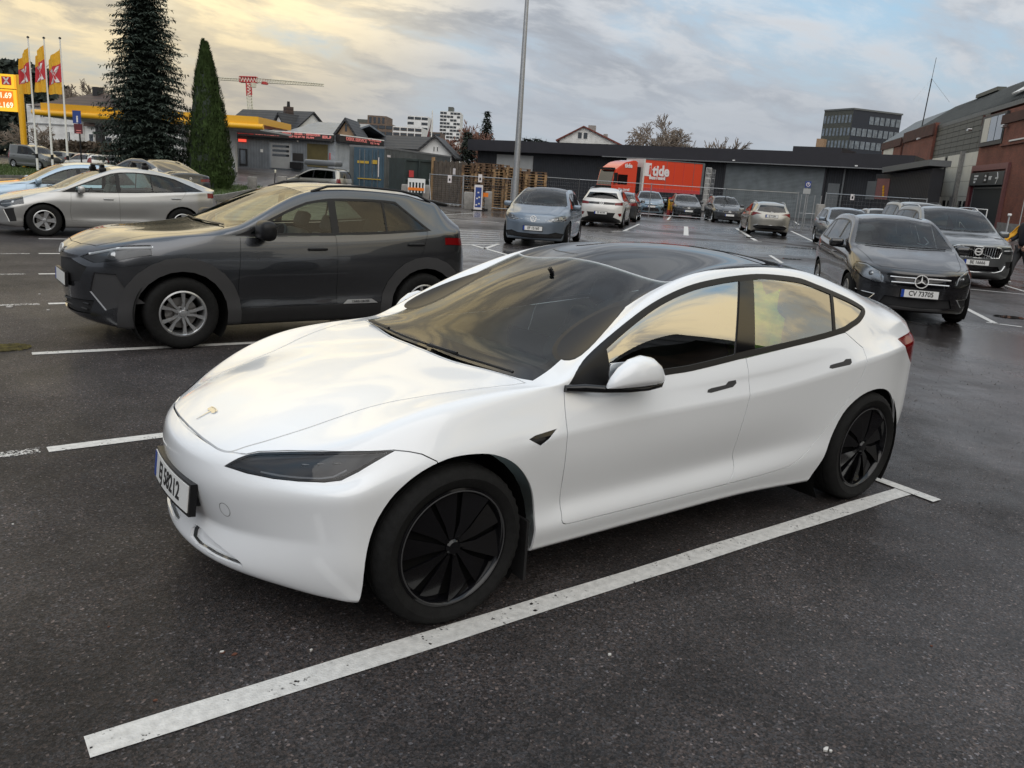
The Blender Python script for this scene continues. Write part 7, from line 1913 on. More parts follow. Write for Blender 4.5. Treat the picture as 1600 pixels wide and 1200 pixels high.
def grass_blades(name,polys,n,hmin,hmax,mat,seed=1,z=.1):
    rd=random.Random(seed); V=[];F=[]
    P=[Vector((p.x,p.y)) for p in polys]; x0=min(p.x for p in P);x1=max(p.x for p in P);y0=min(p.y for p in P);y1=max(p.y for p in P)
    def inside(x,y):
        c=False
        for i in range(len(P)):
            a,b_=P[i],P[i-1]
            if (a.y>y)!=(b_.y>y) and x<(b_.x-a.x)*(y-a.y)/(b_.y-a.y)+a.x: c=not c
        return c
    k=0; tries=0
    while k<n and tries<n*6:
        tries+=1; x=rd.uniform(x0,x1); y=rd.uniform(y0,y1)
        if not inside(x,y): continue
        k+=1; h=rd.uniform(hmin,hmax); a=rd.uniform(0,PI); w=h*.22; l=Vector((rd.gauss(0,.3),rd.gauss(0,.3)))*h; i=len(V)
        V+=[(x-w*math.cos(a),y-w*math.sin(a),z),(x+w*math.cos(a),y+w*math.sin(a),z),(x+l.x,y+l.y,z+h)]; F.append((i,i+1,i+2))
    o=obj(name,mesh_from(V,F),MT[mat]); o['kind']='stuff'; return o
grass_blades('grass',pts,26000,.05,.16,'grass')
# moss beside the bay at the left edge
MT['moss']=pmat('moss',(.075,.062,.018),.95,var=.6,scale=14,bump=.6,bscale=60)
rd=random.Random(2); c=G(8,545); V=[];F=[]
for i in range(1500):
    a=rd.uniform(0,2*PI); r_=rd.random()**.6; x=c.x+math.cos(a)*r_*.20; y=c.y+math.sin(a)*r_*.14; s_=rd.uniform(.004,.012); k=len(V); h=.004+rd.random()*.014
    V+=[(x-s_,y,h),(x+s_*rd.random(),y+s_,h+.006),(x+s_,y-s_,h*.6)]; F.append((k,k+1,k+2))
tag(obj('moss',mesh_from(V,F),MT['moss']),kind='stuff')
# fallen leaves and pale grit
MT['leaf']=pmat('dead_leaf',(.10,.035,.018),.8,var=.4,scale=60); MT['grit']=pmat('pale_grit',(.55,.53,.50),.7)
for k,(px,py,s_,m_) in enumerate([(367,1023,.012,'leaf'),(348,1020,.010,'leaf'),(486,1017,.008,'grit'),(952,1024,.010,'grit'),(830,945,.014,'leaf'),(836,955,.012,'leaf'),(1290,1172,.012,'grit'),(1298,1175,.008,'grit'),(347,1020,.009,'grit'),(243,1095,.010,'leaf'),(75,485,.02,'grit'),(15,480,.03,'grit'),(62,460,.015,'grit'),(1060,860,.008,'leaf'),(170,980,.006,'leaf'),(1455,1010,.007,'leaf'),(20,820,.007,'grit')]):
    c=G(px,py); rd=random.Random(k+9); b=MB(); n_=6; pts_=[(c.x+math.cos(2*PI*i/n_)*s_*rd.uniform(.5,1.2),c.y+math.sin(2*PI*i/n_)*s_*rd.uniform(.4,.9)) for i in range(n_)]
    b.prism(pts_,'z',.001,.004+s_*.3*(m_=='grit')); o=b.build('fallen_leaf' if m_=='leaf' else 'pebble',MT[m_])
    tag(o,'small reddish fallen leaf lying on the dark asphalt' if m_=='leaf' else 'small pale pebble lying on the dark asphalt','leaf' if m_=='leaf' else 'pebble','fallen leaves on the asphalt' if m_=='leaf' else 'pebbles on the asphalt')
# scattered grit: uncountable
rd=random.Random(77); V=[];F=[]
for i in range(9000):
    x=rd.uniform(-3,9); y=rd.uniform(-3.2,9); d_=math.hypot(x+1.63,y+3.39)
    s_=rd.uniform(.0012,.0030)*(1+.12*d_); a=rd.uniform(0,PI); k=len(V)
    V+=[(x-s_*math.cos(a),y-s_*math.sin(a),.001),(x+s_,y-s_*.6,.001),(x+s_*math.sin(a),y+s_,.001),(x,y,.001+s_*1.3)]; F+=[(k,k+1,k+3),(k+1,k+2,k+3),(k+2,k,k+3)]
MT['grit2']=pmat('grey_grit',(.17,.16,.15),.7,var=.5,scale=90)
tag(obj('grit',mesh_from(V,F),MT['grit2']),kind='stuff')
# ------------------------------------------------------------------ flag poles with flags
MT['pole']=pmat('white_pole',(.72,.72,.69),.4); MT['flagyellow']=pmat('flag_yellow',(.72,.40,.03),.8,var=.12,scale=3); MT['flagred']=pmat('flag_red',(.52,.04,.05),.8,var=.1,scale=3); MT['flagwhite']=pmat('flag_white',(.70,.66,.66),.8)
fp=[(59,264,38,65,(23,40,78,148),'leftmost white flag pole with a half turned yellow and red flag',.25),(83,266,61,66,(44,61,73,145),'middle white flag pole with a yellow and red flag',.6),(107,264,80,66,(60,82,80,148),'rightmost white flag pole with a fully spread yellow and red flag',1.0)]
for (bx,by,tx,ty,(fx0,fx1,fy0,fy1),lab,open_) in fp:
    D=60; B_=W(bx,by,D); B_.z=0; T_=W(tx,ty,D); h=T_.z
    e=empty('flag_pole',tuple(B_),0,lab,'flag pole','flag poles on the grass bank')
    b=MB(); b.tube([(0,0,0),(0,0,h)],[.085,.045],10); b.build('pole',MT['pole'],e,60); b=MB(); b.lathe([(0,h+.14),(.09,h+.08),(.09,h),(0,h-.02)],10); b.build('finial',MT['trim'],e,60)
    b=MB(); b.tube([(0,0,1.0),(0,0,1.3)],.10,8); b.build('collar',MT['trim'],e,60)
    # flag: hangs from the hoist towards the viewer's left
    scale=D/F_PX; fw=(fx1-fx0)*scale; zt=W(fx1,fy0,D).z; zb=W(fx1,fy1,D).z; H=zt-zb
    ux=-Vector((CR.x,CR.y,0)).normalized(); uy=Vector((ux.y,-ux.x,0)); n_=22; rows=26
    def P(i,j):
        s_=i/n_; t=j/rows
        x=s_*fw*(.86+.14*t); wob=.16*math.sin(s_*7+t*2.2+bx)*s_**.5+.05*math.sin(s_*17+t*5)
        return ux*(x+.06)+uy*wob+Vector((0,0,zt-t*H*(1-.05*s_)-s_*H*.27*(1-t*.75)-.02*math.sin(s_*9)))
    bands=[(0,9,'flagyellow'),(9,20,'flagred'),(20,26,'flagyellow')]
    fl=None
    V=[P(i,j) for j in range(rows+1) for i in range(n_+1)]
    F=[];mi=[]
    for j in range(rows):
        for i in range(n_):
            F.append((j*(n_+1)+i,j*(n_+1)+i+1,(j+1)*(n_+1)+i+1,(j+1)*(n_+1)+i)); mi.append(1 if 8<=j<19 else 0)
    me=mesh_from(V,F); me.materials.append(MT['flagyellow']); me.materials.append(MT['flagred']); me.polygons.foreach_set('material_index',mi); me.polygons.foreach_set('use_smooth',[True]*len(F))
    fl=bpy.data.objects.new('flag',me); link(fl); fl.parent=e
    # white X mark riding on the cloth, both faces
    def Pc(s_,t):
        i=s_*n_; j=t*rows; x=P(i,j); return x
    for off in (-.012,.012):
        V=[];F=[]
        for pts_ in ([(.22,.33),(.40,.33),(.52,.47),(.60,.47),(.60,.52),(.52,.52),(.78,.71),(.60,.71),(.46,.55),(.36,.71),(.18,.71),(.38,.50)],[(.60,.33),(.78,.33),(.62,.50),(.50,.50)]):
            pass
        def bar(a,c,w0,w1,m_=8):
            k0=len(V)
            for q in range(m_+1):
                t=q/m_; s_=a[0]+(c[0]-a[0])*t; tt=a[1]+(c[1]-a[1])*t; w=(w0*(1-t)+w1*t)*(.55+.45*abs(2*t-1))
                for sg in (-1,1): V.append(Pc(s_+sg*w,tt)+uy*off)
            for q in range(m_): F.append((k0+2*q,k0+2*q+1,k0+2*q+3,k0+2*q+2))
        bar((.26,.35),(.74,.72),.12,.12); bar((.74,.35),(.26,.72),.12,.12)
        obj('flag_mark',mesh_from(V,F),MT['flagwhite'],fl)
# ------------------------------------------------------------------ fuel price pylon
f=Facade('price_sign','tall yellow fuel price sign with red lit figures at the left edge','sign',(-42,66),(45,66)); 
def pz(px,py): return f.uz(px,py)
zt=pz(20,110)[1]; 
u0=0; u1=pz(25,140)[0]; zA=pz(24,117)[1]; zB=pz(24,140)[1]; zC=pz(27,175)[1]
f.box('upper_panel','yellowlit',u0,u1,-.2,.2,zB+.05,zA); lp=f.box('price_panel','yellowlit',u0,u1+.1,-.2,.2,zC,zB-.03)
f.box('price_field','orangelit',u0,u1-.15,-.23,-.2,zC+.35,zB-.15,parent=lp)
a,b__=pz(6,0)[0],pz(20,0)[0]
mk=f.box('logo_field','redsign',pz(5.5,130)[0],pz(20,130)[0],-.23,-.2,pz(13,133)[1],pz(13,120)[1])
cx,cz=(pz(5.5,130)[0]+pz(20,130)[0])/2,(pz(13,133)[1]+pz(13,120)[1])/2
b=MB()
for sg in (-1,1):
    b.prism([(cx-sg*.26,cz+.26),(cx-sg*.12,cz+.26),(cx+sg*.26,cz-.26),(cx+sg*.12,cz-.26)],'y',-.25,-.231)
obj('logo_mark',outward(b.mesh()),MT['flagwhite'],mk)
MT['digit']=pmat('lit_digit',(.9,.35,.25),.4,emit=(1,.42,.30),es=1.2)
def ptxt(t,u_,z_,s_,mat='digit'):
    me=text_mesh(t,s_,bold=.012,ext=.005,align='RIGHT'); me.transform(Matrix(((1,0,0,u_),(0,0,-1,-.26),(0,1,0,z_),(0,0,0,1)))); obj('sign_lettering',me,MT[mat],lp)
ptxt('21.69',u1-.22,pz(15,150)[1],.58); ptxt('22.169',u1-.16,pz(15,165)[1],.58); ptxt('Yo',pz(3,128)[0],pz(3,127)[1],.5,'ink')
b=MB(); x_=pz(32,150)[0]; ztop=pz(29,117)[1]; b.tube([(x_,0,-.2),(x_,0,ztop)],.24,14); b.build('post',MT['yellow'],f.root,60)
# ------------------------------------------------------------------ church / museum style road sign on a black post
c=XY(130,58); e=Facade('road_sign','blue and dark red sign boards on a slim black post by the flag poles','sign',(117,58),(131,58))
MT['signblue']=pmat('sign_blue',(.02,.05,.22),.5); MT['signmaroon']=pmat('sign_maroon',(.10,.012,.018),.5)
z1=e.uz(124,173)[1]; z2=e.uz(124,193)[1]; z3=e.uz(125,209)[1]
e.box('blue_board','signblue',0,e.L*.92,-.03,0,z2,z1); e.box('red_board','signmaroon',.05,e.L,-.03,0,z3,z2-.03)
b=MB(); b.tube([(e.L*.62,.05,0),(e.L*.62,.05,z1)],.05,8); b.build('post',MT['trim'],e.root,60)
me=text_mesh('i',.6,bold=.03,ext=.005); me.transform(Matrix(((1,0,0,e.L*.5),(0,0,-1,-.04),(0,1,0,(z1+z2)/2-.15),(0,0,0,1)))); obj('sign_lettering',me,MT['flagwhite'],e.root)
for z_ in (z2-.5,z2-.66): e.box('sign_line','pinkletter',.2,e.L*.85,-.035,-.03,z_,z_+.05)
# ------------------------------------------------------------------ tall lamp post
c=XY(806,42); zt=11.5; e=empty('lamp_post',(c.x,c.y,0),0,'tall grey tapering lamp post rising out of the picture behind the blue-grey hatchback','lamp post')
b=MB(); b.tube([(0,0,0),(0,0,3),(0,0,zt)],[.19,.155,.085],16); b.build('pole',MT['steel'],e,60); b=MB(); b.tube([(0,0,.0),(0,0,.5)],.21,16); b.build('base_sleeve',MT['steeldark'],e,60)
b=MB(); b.tube([(0,0,zt),(.5,-.3,zt+.3),(1.4,-.9,zt+.45)],[.05,.04,.035],8); b.build('bracket',MT['steel'],e,60); b=MB(); b.rbox(1.3,2.1,-1.2,-.85,zt+.38,zt+.52,.05); b.build('lamp_head',MT['steeldark'],e,40)
# ------------------------------------------------------------------ containers
def container(name,label,A_,B_,depth_pt,h,front,side,z0=0):
    pass
MT['contblue']=pmat('container_blue',(.035,.075,.11),.5,.1,var=.25,scale=2); MT['contgrey']=stripes_mat('corrugated_grey',(.115,.125,.125),(.085,.095,.098),3.6,0,.6,0,.5,1.0)
MT['contgreen']=pmat('container_dark_green',(.022,.034,.034),.6,var=.3,scale=2); MT['mark']=pmat('yellow_marking',(.45,.30,.03),.6); MT['woodgrey']=pmat('weathered_boards',(.10,.080,.062),.85,var=.45,scale=3); MT['woodnew']=pmat('pallet_wood',(.30,.19,.095),.8,var=.45,scale=4); MT['woodold']=pmat('old_pallet_wood',(.14,.085,.050),.85,var=.4,scale=4)
f=Facade('shipping_container','blue shipping container with locking bars on its end doors','container',(553,53),(600,53)); zt=2.62+.35; f.root.location.z=.0
zt=f.uz(577,231)[1]; zb=0
f.box('end_frame','contblue',0,f.L,-.02,.1,zb,zt)
for i in range(4):
    a=f.L*(.04+.235*i); f.box('door_panel','contblue',a+.04,a+f.L*.20,-.07,-.02,.15,zt-.15)
for t in (.20,.36,.62,.80): b=MB(); b.tube([(f.L*t,-.11,.1),(f.L*t,-.11,zt-.1)],.022,6); b.build('locking_bar',MT['steeldark'],f.root,60)
for z_ in (zt*.36,): f.box('yellow_band','mark',f.L*.14,f.L*.92,-.14,-.11,z_,z_+.06)
f.box('yellow_plate','mark',f.L*.60,f.L*.78,-.12,-.07,zt*.68,zt*.76); f.box('white_lettering','flagwhite',f.L*.80,f.L*.84,-.10,-.07,zt*.42,zt*.82); f.box('yellow_lettering','mark',f.L*.12,f.L*.50,-.10,-.07,zt*.68,zt*.73); f.box('white_plate','flagwhite',f.L*.60,f.L*.82,-.10,-.07,.12,.28)
s=Facade('shipping_container','long grey corrugated container side stretching behind the fence','container',(600.5,53),(703,68)); zt2=s.uz(600,232)[1]
s.box('side_wall','contgrey',0,s.L,0,2.4,0,zt2); s.box('top_rail','steeldark',0,s.L,-.04,2.4,zt2,zt2+.12); s.box('bottom_rail','steeldark',0,s.L,-.04,.0,0,.16)
for i in range(int(s.L/.28)): s.box('rib','contgrey',i*.28+.06,i*.28+.17,-.045,0,.17,zt2-.02)
s.pbox('white_plate','flagwhite',(604,242),(609,246),-.06,-.045)
s.root['group']='shipping containers'; f.root['group']='shipping containers'
f=Facade('skip_container','dark green steel container with ribbed front beside the wooden fence','container',(631,49),(676,50)); zt=f.uz(655,249)[1]
f.box('front_wall','contgreen',0,f.L,0,2.2,0,zt)
for t in (0,.48,.98): f.box('post','contgreen',f.L*t,f.L*t+.1,-.09,0,0,zt)
for z_ in (.0,zt*.5,zt-.12): f.box('rail','contgreen',.1,f.L*.98,-.07,0,z_,z_+.12)
f.pbox('orange_notice','cranered',(638,266),(645,277),-.12,-.09)
f=Facade('board_enclosure','weathered upright board enclosure left of the pallet stacks','fence',(675.5,49.5),(729,47)); zt=f.uz(700,252)[1]
nb=17
for i in range(nb):
    a=f.L*i/nb; f.box('board','woodgrey',a+.015,a+f.L/nb-.02,(.02 if i%2 else 0),(.06 if i%2 else .04),.05+.03*math.sin(i*3),zt+.05*math.sin(i*2.3))
for z_ in (.4,zt-.3): f.box('rail','woodold',0,f.L,.06,.12,z_,z_+.12)
f.box('corner_post','woodnew',-.06,.10,-.06,.1,0,zt+.2); f.pbox('notice','flagwhite',(709,263),(712,273),-.05,-.01)
# ------------------------------------------------------------------ pallets
def pallet_mesh(w=1.2,dp=.8):
    b=MB()
    for i in range(5): y=-dp/2+(dp-.12)*i/4; b.box(-w/2,w/2,y,y+.12,.122,.144)
    for i in range(3):
        x=-w/2+(w-.14)*i/2; b.box(x,x+.14,-dp/2,dp/2,.100,.121)
        for j in range(3): y=-dp/2+(dp-.12)*j/2; b.box(x,x+.14,y,y+.12,.022,.099)
    for j in range(3): y=-dp/2+(dp-.12)*j/2; b.box(-w/2,w/2,y,y+.12,0,.021)
    return b.mesh()
pm_=[pallet_mesh(),pallet_mesh()]; pm_[0].materials.append(MT['woodnew']); pm_[1].materials.append(MT['woodold'])
rd=random.Random(12)
stk=[(737,47.0,16,1,'leftmost stack'),(752,46.6,17,1,'second stack from the left'),(769,46.4,17,1,'stack left of the middle'),(786,46,16,0,'middle stack'),(801,45.6,16,0,'stack behind the lamp post'),(818,45.4,15,1,'stack right of the lamp post'),(836,45.2,15,0,'rightmost stack'),
     (745,48.6,17,1,'rear left stack'),(779,48.3,17,1,'rear middle stack'),(811,47.6,16,1,'rear stack behind the lamp post')]
az=math.atan2(CR.y,CR.x)
for k,(px,d,n_,old,nm) in enumerate(stk):
    c=XY(px,d); base_rz=az+.10+(PI/2 if k%3==1 else 0)
    for i in range(n_):
        o=bpy.data.objects.new('wooden_pallet',pm_[1 if (rd.random()<(.75 if old else .22)) else 0]); link(o)
        o.location=(c.x+rd.uniform(-.035,.035),c.y+rd.uniform(-.035,.035),i*.1455); o.rotation_euler=(0,0,base_rz+rd.uniform(-.04,.04))
        pos='lowest' if i==0 else ('topmost' if i==n_-1 else None)
        tag(o,('%s wooden pallet of the %s'%(pos,nm)) if pos else 'wooden pallet inside the %s by the warehouse'%nm,'pallet','pallets in the %s'%nm)
# ------------------------------------------------------------------ mesh fences
def mesh_fence(label,pts,h,spacing=2.5,group='galvanised mesh fences',mesh=.12,mid=False,zbase=0.0,rd_=.03):
    P=[Vector((p.x,p.y)) for p in pts]; e=empty('mesh_fence',(P[0].x,P[0].y,zbase),0,label,'fence',group); o=P[0]
    wires=MB()
    for a,b_ in zip(P[:-1],P[1:]):
        L=(b_-a).length; n_=max(1,int(L/spacing)); t=(b_-a)/L
        for i in range(n_+1):
            p=a+t*L*i/n_-o; b=MB(); b.tube([(p.x,p.y,0),(p.x,p.y,h+.06)],rd_,6); b.build('post',MT['steel'],e,60)
        A_=a-o; B_=b_-o
        for z_ in (.12,h)+((h*.5,) if mid else ()):
            b=MB(); b.tube([(A_.x,A_.y,z_),(B_.x,B_.y,z_)],rd_*.7,5); b.build('rail',MT['steel'],e,60)
        k=int(L/mesh)
        for i in range(k):
            p=A_+(B_-A_)*i/k; wires.tube([(p.x,p.y,.12),(p.x,p.y,h)],.0022,3,cap=False)
        for j in range(int(h/mesh)):
            z_=.12+j*mesh; wires.tube([(A_.x,A_.y,z_),(B_.x,B_.y,z_)],.0022,3,cap=False)
    w=wires.build('wire_mesh',MT['steel'],e); w['kind']='stuff'; return e
def P2(px,d): v=XY(px,d); return Vector((v.x,v.y,0))
mesh_fence('galvanised mesh fence in front of the board enclosure',[P2(672,47.5),P2(724,46)],W(700,274,46.5).z,3.2)
mesh_fence('galvanised mesh fence in front of the pallet stacks',[P2(725,45),P2(800,44.2)],W(760,277,44.5).z,2.7)
mesh_fence('galvanised mesh fence running in front of the long black warehouse',[P2(848,49),P2(905,52),P2(1135,50),P2(1247,44)],1.95,3.4,mesh=.2)
mesh_fence('galvanised mesh fence by the loading shed on the right',[P2(1290,46),P2(1420,43),P2(1447,42)],2.05,3.4,mesh=.2)
for px in (1252,1262,1273,1283):
    c=XY(px,45); e=empty('fence_panel_post',(c.x,c.y,0),0,{1252:'leftmost stacked fence panel by the parking sign',1262:'second stacked fence panel from the left by the parking sign',1273:'third stacked fence panel from the left by the parking sign',1283:'rightmost stacked fence panel by the parking sign'}[px],'fence panel','spare fence panels')
    b=MB(); b.tube([(0,0,0),(0,0,1.9)],.03,6); b.build('post',MT['steel'],e,60); b=MB(); b.tube([(0,0,.9),(.5,-.4,.9)],.02,5); b.build('rail',MT['steel'],e,60)
# parking sign on its post
f=Facade('parking_sign','square dark sign with a white ringed mark above a pale plate by the grey shutter','sign',(1255,43),(1264,43)); zt=f.uz(1259,283)[1]; zb=f.uz(1259,293)[1]
f.box('sign_board','signblue',0,f.L,-.03,0,zb,zt); b=MB(); r_=f.L*.36; T=Matrix.Translation((f.L/2,-.04,(zt+zb)/2)); ring(b,r_*.72,r_,.01,24,T=T); b.prism([(f.L/2-.02,(zt+zb)/2+.1),(f.L/2+.02,(zt+zb)/2+.1),(f.L/2+.02,(zt+zb)/2-.01),(f.L/2-.02,(zt+zb)/2-.01)],'y',-.05,-.04); b.build('ring_mark',MT['flagwhite'],f.root)
f.box('pale_plate','panelgrey',-.05,f.L+.02,-.03,0,zb-.32,zb-.05); b=MB(); b.tube([(f.L/2,.04,0),(f.L/2,.04,zt)],.035,8); b.build('post',MT['steel'],f.root,60)
# notices on the fence
for (px,py,d,lab) in ((703,281,46.3,'white notice hung on the mesh fence left of the pallets'),(750.5,280,44.5,'white notice hung on the mesh fence above the blue board'),(1331,309,45,'white notice hung on the mesh fence before the shed')):
    f=Facade('notice',lab,'notice',(px-3,d),(px+3,d)); zc_=f.uz(px,py)[1]; hh=.16 if px<1000 else .12; f.box('board','flagwhite',0,f.L,-.02,0,zc_-hh,zc_+hh*1.6); f.box('print','trim',f.L*.3,f.L*.7,-.026,-.02,zc_-.06,zc_+.08)
# blue pavement board
f=Facade('pavement_board','white framed blue pavement board standing before the pallets','sign',(742.5,42.5),(755.5,42.5)); zt=f.uz(749,289)[1]
f.box('frame','flagwhite',0,f.L,-.05,.05,.05,zt); pn=f.box('poster','signblue',f.L*.14,f.L*.86,-.06,-.05,.18,zt-.12)
for i,(u_,z_) in enumerate(((.3,.2),(.62,.25),(.35,.45),(.62,.5),(.48,.68))): f.box('poster_print','cranewhite' if i%2 else 'lightprint' if 'lightprint' in MT else 'flagwhite',f.L*u_-.04,f.L*u_+.05,-.065,-.06,zt*z_,zt*z_+.07,parent=pn)
f.box('foot','trim',-.1,f.L+.1,-.2,.2,0,.06)
# concrete feet and barriers
def concrete_block(px,py0,py1,wpx,d,lab,grp='concrete blocks'):
    c=XY(px,d); h=W(px,py0,d).z; w=wpx*d/F_PX; b=MB(); b.rbox(-w/2,w/2,-w*.4,w*.4,-.02,h,.06); o=b.build('concrete_block',MT['concrete'],None,40); o.location=(c.x,c.y,0); o.rotation_euler=(0,0,az+.1); return tag(o,lab,'concrete block',grp)
concrete_block(394,276,292,13,49,'squat concrete block in the grass left of the traffic marker'); concrete_block(441,275,292,14,50,'squat concrete block by the bonnet of the estate with the roof box')
concrete_block(635,288,306,14,46,'concrete block at the left foot of the orange and white barrier'); concrete_block(667,289,306,11,46,'concrete block at the right foot of the orange and white barrier'); concrete_block(734,300,320,15,43.5,'concrete block left of the blue pavement board'); concrete_block(765,299,319,11,43.5,'concrete block right of the blue pavement board'); concrete_block(1284,319,338,12,42,'concrete block at the foot of the spare fence panels')
def barrier(px0,px1,py0,py1,d,lab,wh=True):
    f=Facade('barrier',lab,'barrier',(px0,d),(px1,d),group='orange and white barriers'); za=f.uz((px0+px1)/2,py0)[1]; zb=f.uz((px0+px1)/2,py1)[1]
    if wh:
        f.box('top_rail','render_white',0,f.L,-.03,.03,zb+(za-zb)*.72,za)
        for i in range(6): f.box('upright','render_white',f.L*i/5.4,f.L*i/5.4+.07,-.025,.025,zb,zb+(za-zb)*.72)
    MT.setdefault('orange',pmat('orange_plastic',(.80,.20,.01),.5)); f.box('orange_board','orange',.02,f.L-.05,-.06,-.03,zb+(za-zb)*.15,zb+(za-zb)*(.35 if wh else .95)); f.box('foot','trim',f.L*.1,f.L*.9,-.2,.2,0,.1); return f
barrier(638,665,279,301,45.5,'white slatted barrier with an orange board left of the board enclosure'); barrier(756,766,301,309,43,'short orange barrier board behind the blue pavement board',False)
b=MB(); e=Facade('fence_stay','thin leaning steel stay with flat foot beside the barrier','stay',(671,45.5),(694,44)); b.tube([(0,0,W(672,280,45.5).z),(e.L*.2,0,.03)],.025,6); b.build('stay_rod',MT['steel'],e.root,60); e.box('foot_plate','steeldark',0,e.L*.9,-.2,.2,.01,.04)
# traffic marker by the forecourt and the yellow-red one by the row of cars
c=XY(427,48); e=empty('traffic_marker',(c.x,c.y,0),0,'thin dark traffic marker with pale head on the forecourt edge','marker'); h=W(428,265,48).z; b=MB(); b.tube([(0,0,0),(.06,0,h*.4),(.12,0,h*.9)],[.05,.03,.02],8); b.build('stem',MT['trim'],e,60); b=MB(); b.rbox(.07,.17,-.03,.03,h*.86,h,.02); b.build('head',MT['cranewhite'],e,60)
c=XY(1048.5,54); e=empty('marker_post',(c.x,c.y,0),0,'yellow and red marker post between the parked cars before the lorry','marker'); h=W(1049,311,54).z
b=MB(); b.tube([(0,0,h*.35),(0,0,h)],.09,8); b.build('yellow_band',MT['yellow'],e,60); b=MB(); b.tube([(0,0,0),(0,0,h*.35)],.13,8); b.build('red_base',MT['cranered'],e,60); b=MB(); b.tube([(0,0,h),(0,0,h+.1)],.1,8); b.build('red_cap',MT['cranered'],e,60)
# flag with pennant far off
c=XY(672,120); e=empty('flag_pole',(c.x,c.y,0),0,'distant white flag pole with limp red and blue pennant','flag pole'); h=W(672,174,120).z; b=MB(); b.tube([(0,0,0),(0,0,h)],.09,8); b.build('pole',MT['pole'],e,60)
b=MB(); uxx=-Vector((CR.x,CR.y,0)).normalized(); V=[Vector((0,0,h-.4)),Vector((0,0,h-1.2)),uxx*.9+Vector((0,0,h-4.6)),uxx*.55+Vector((0,0,h-4.6))]; b.add(V,[(0,1,2,3)]); b.build('pennant',MT['signmaroon'],e)
# ------------------------------------------------------------------ orange lorry
def lorry():
    D0=66.0; A_=XY(1003,D0); Bx=XY(1096,D0+2.6); u=(Bx-A_).normalized()
    e=Facade('lorry','orange-red box lorry with white lettering parked before the black warehouse','lorry',None,None,A=A_,Bp=Bx); L=e.L
    zt=e.uz(1005,249)[1]; zb=e.uz(1003,298)[1]
    dp=2.5
    bx=e.box('cargo_box','truckred',0,L,0,dp,zb,zt); e.box('box_frame','pwhite',-.06,.10,-.04,dp,zb,zt+.05,parent=bx); e.box('box_frame','steelgrey',L-.16,L+.04,-.04,dp,zb,zt+.05,parent=bx); e.box('roof_edge','steelgrey',0,L,-.03,dp+.02,zt,zt+.08,parent=bx)
    e.box('lower_edge','cranered',.1,L-.16,-.03,0,zb-.02,zb+.25,parent=bx)
    for t in (.17,.37,.5,.66,.83): e.box('panel_seam','steelgrey' if t in(.37,.83) else 'cranered',L*t,L*t+.03,-.012,0,zb+.25,zt,parent=bx)
    hh=zt-zb
    a=e.uz(1006,260)[0]; b_=e.uz(1018,260)[0]
    e.box('logo_square','flagwhite',a,b_,-.02,0,zb+hh*.48,zt-hh*.10,parent=bx)
    def tx(t,u_,z_,s_,mat,y=-.04,sc=1,bold=.03,al='CENTER'):
        me=text_mesh(t,s_,bold=bold,ext=.008,align=al,sx=sc); me.transform(Matrix(((1,0,0,u_),(0,0,-1,y),(0,1,0,z_),(0,0,0,1)))); obj('lettering',me,MT[mat],bx)
    tx('i',b_-.13,zb+hh*.68,hh*.42,'truckred',-.045); tx('tide',b_+.12,zb+hh*.66,hh*.46,'flagwhite',al='LEFT',sc=.95,bold=.045); tx('Buss i nord',(a+b_)/2+1.0,zb+hh*.44,hh*.14,'flagwhite')
    # chassis and wheels
    e.box('chassis','trim',-3.2,L+.4,.4,dp-.4,.75,1.0)
    for x in (-1.9,L*.52,L*.52+1.35): 
        for y,sd in ((-0.02,-1),(dp,1)):
            w=wheel_parts('multi',.5,.29,.3,1); wr=bpy.data.objects.new('wheel',w[0][1]); link(wr); wr.parent=e.root; wr.location=(x,y+.17*(-sd),.5); wr.rotation_euler=(0,.3,0 if sd<0 else PI)
            for nm,me in w[1:]: o=bpy.data.objects.new(nm,me); link(o); o.parent=wr
    for z_ in (.65,.95): e.box('side_guard','steel',.6,L*.42,-.02,.03,z_,z_+.09)
    e.box('tank','steeldark',-.7,.5,.1,.7,.45,1.0); e.box('tail_lift','steelgrey',L+.1,L+.25,0,dp,.6,1.0)
    # cab
    cz=.85; prof=[(-2.75,cz-.3),(-2.85,1.4),(-2.80,1.75),(-2.55,2.95),(-2.45,3.05),(-1.75,zt-.35),(-.9,zt-.12),(-.55,zt-.2),(-.55,cz)]
    b=MB(); b.prism(prof,'y',.03,dp-.03); me=outward(b.mesh()); bm=bmesh.new(); bm.from_mesh(me); bmesh.ops.bevel(bm,geom=[x for x in bm.edges],offset=.07,segments=2,affect='EDGES'); bm.to_mesh(me); bm.free(); cab=obj('cab',me,MT['truckred'],e.root,smooth=35)
    b=MB(); b.add([(-2.84,.2,1.78),(-2.84,dp-.2,1.78),(-2.60,dp-.25,2.85),(-2.60,.25,2.85)],[(0,1,2,3)]); b.build('windscreen',MT['screen'],cab)
    e.box('side_window','screen',-2.35,-1.45,-.0,.03,1.85,2.6,parent=cab); e.box('cab_gap','trim',-.55,-.06,.3,dp-.3,1.0,zt-.6); e.box('sun_visor','trim',-2.95,-2.55,.2,dp-.2,2.92,3.08,parent=cab)
    e.box('grille','trim',-2.90,-2.82,.15,dp-.15,.7,1.70,parent=cab); e.box('front_mirror','trim',-2.75,-2.55,-.25,-.02,1.9,2.7,parent=cab)
    for y in (.3,dp-.6): e.box('headlight','lamp_chrome',-2.93,-2.88,y,y+.3,.85,1.05,parent=cab)
    lt=e.box('cab_lamp','plate',-2.66,-2.64,.9,1.15,2.1,2.3,parent=cab)
    tx('buss i nord',-1.7,1.45,.22,'flagwhite',-.0); me=text_mesh('tide',.45,bold=.02,ext=.01); me.transform(Matrix(((1,0,0,-1.45),(0,0,-1,.0),(0,1,0,3.3),(0,0,0,1)))); obj('lettering',me,MT['flagwhite'],cab)
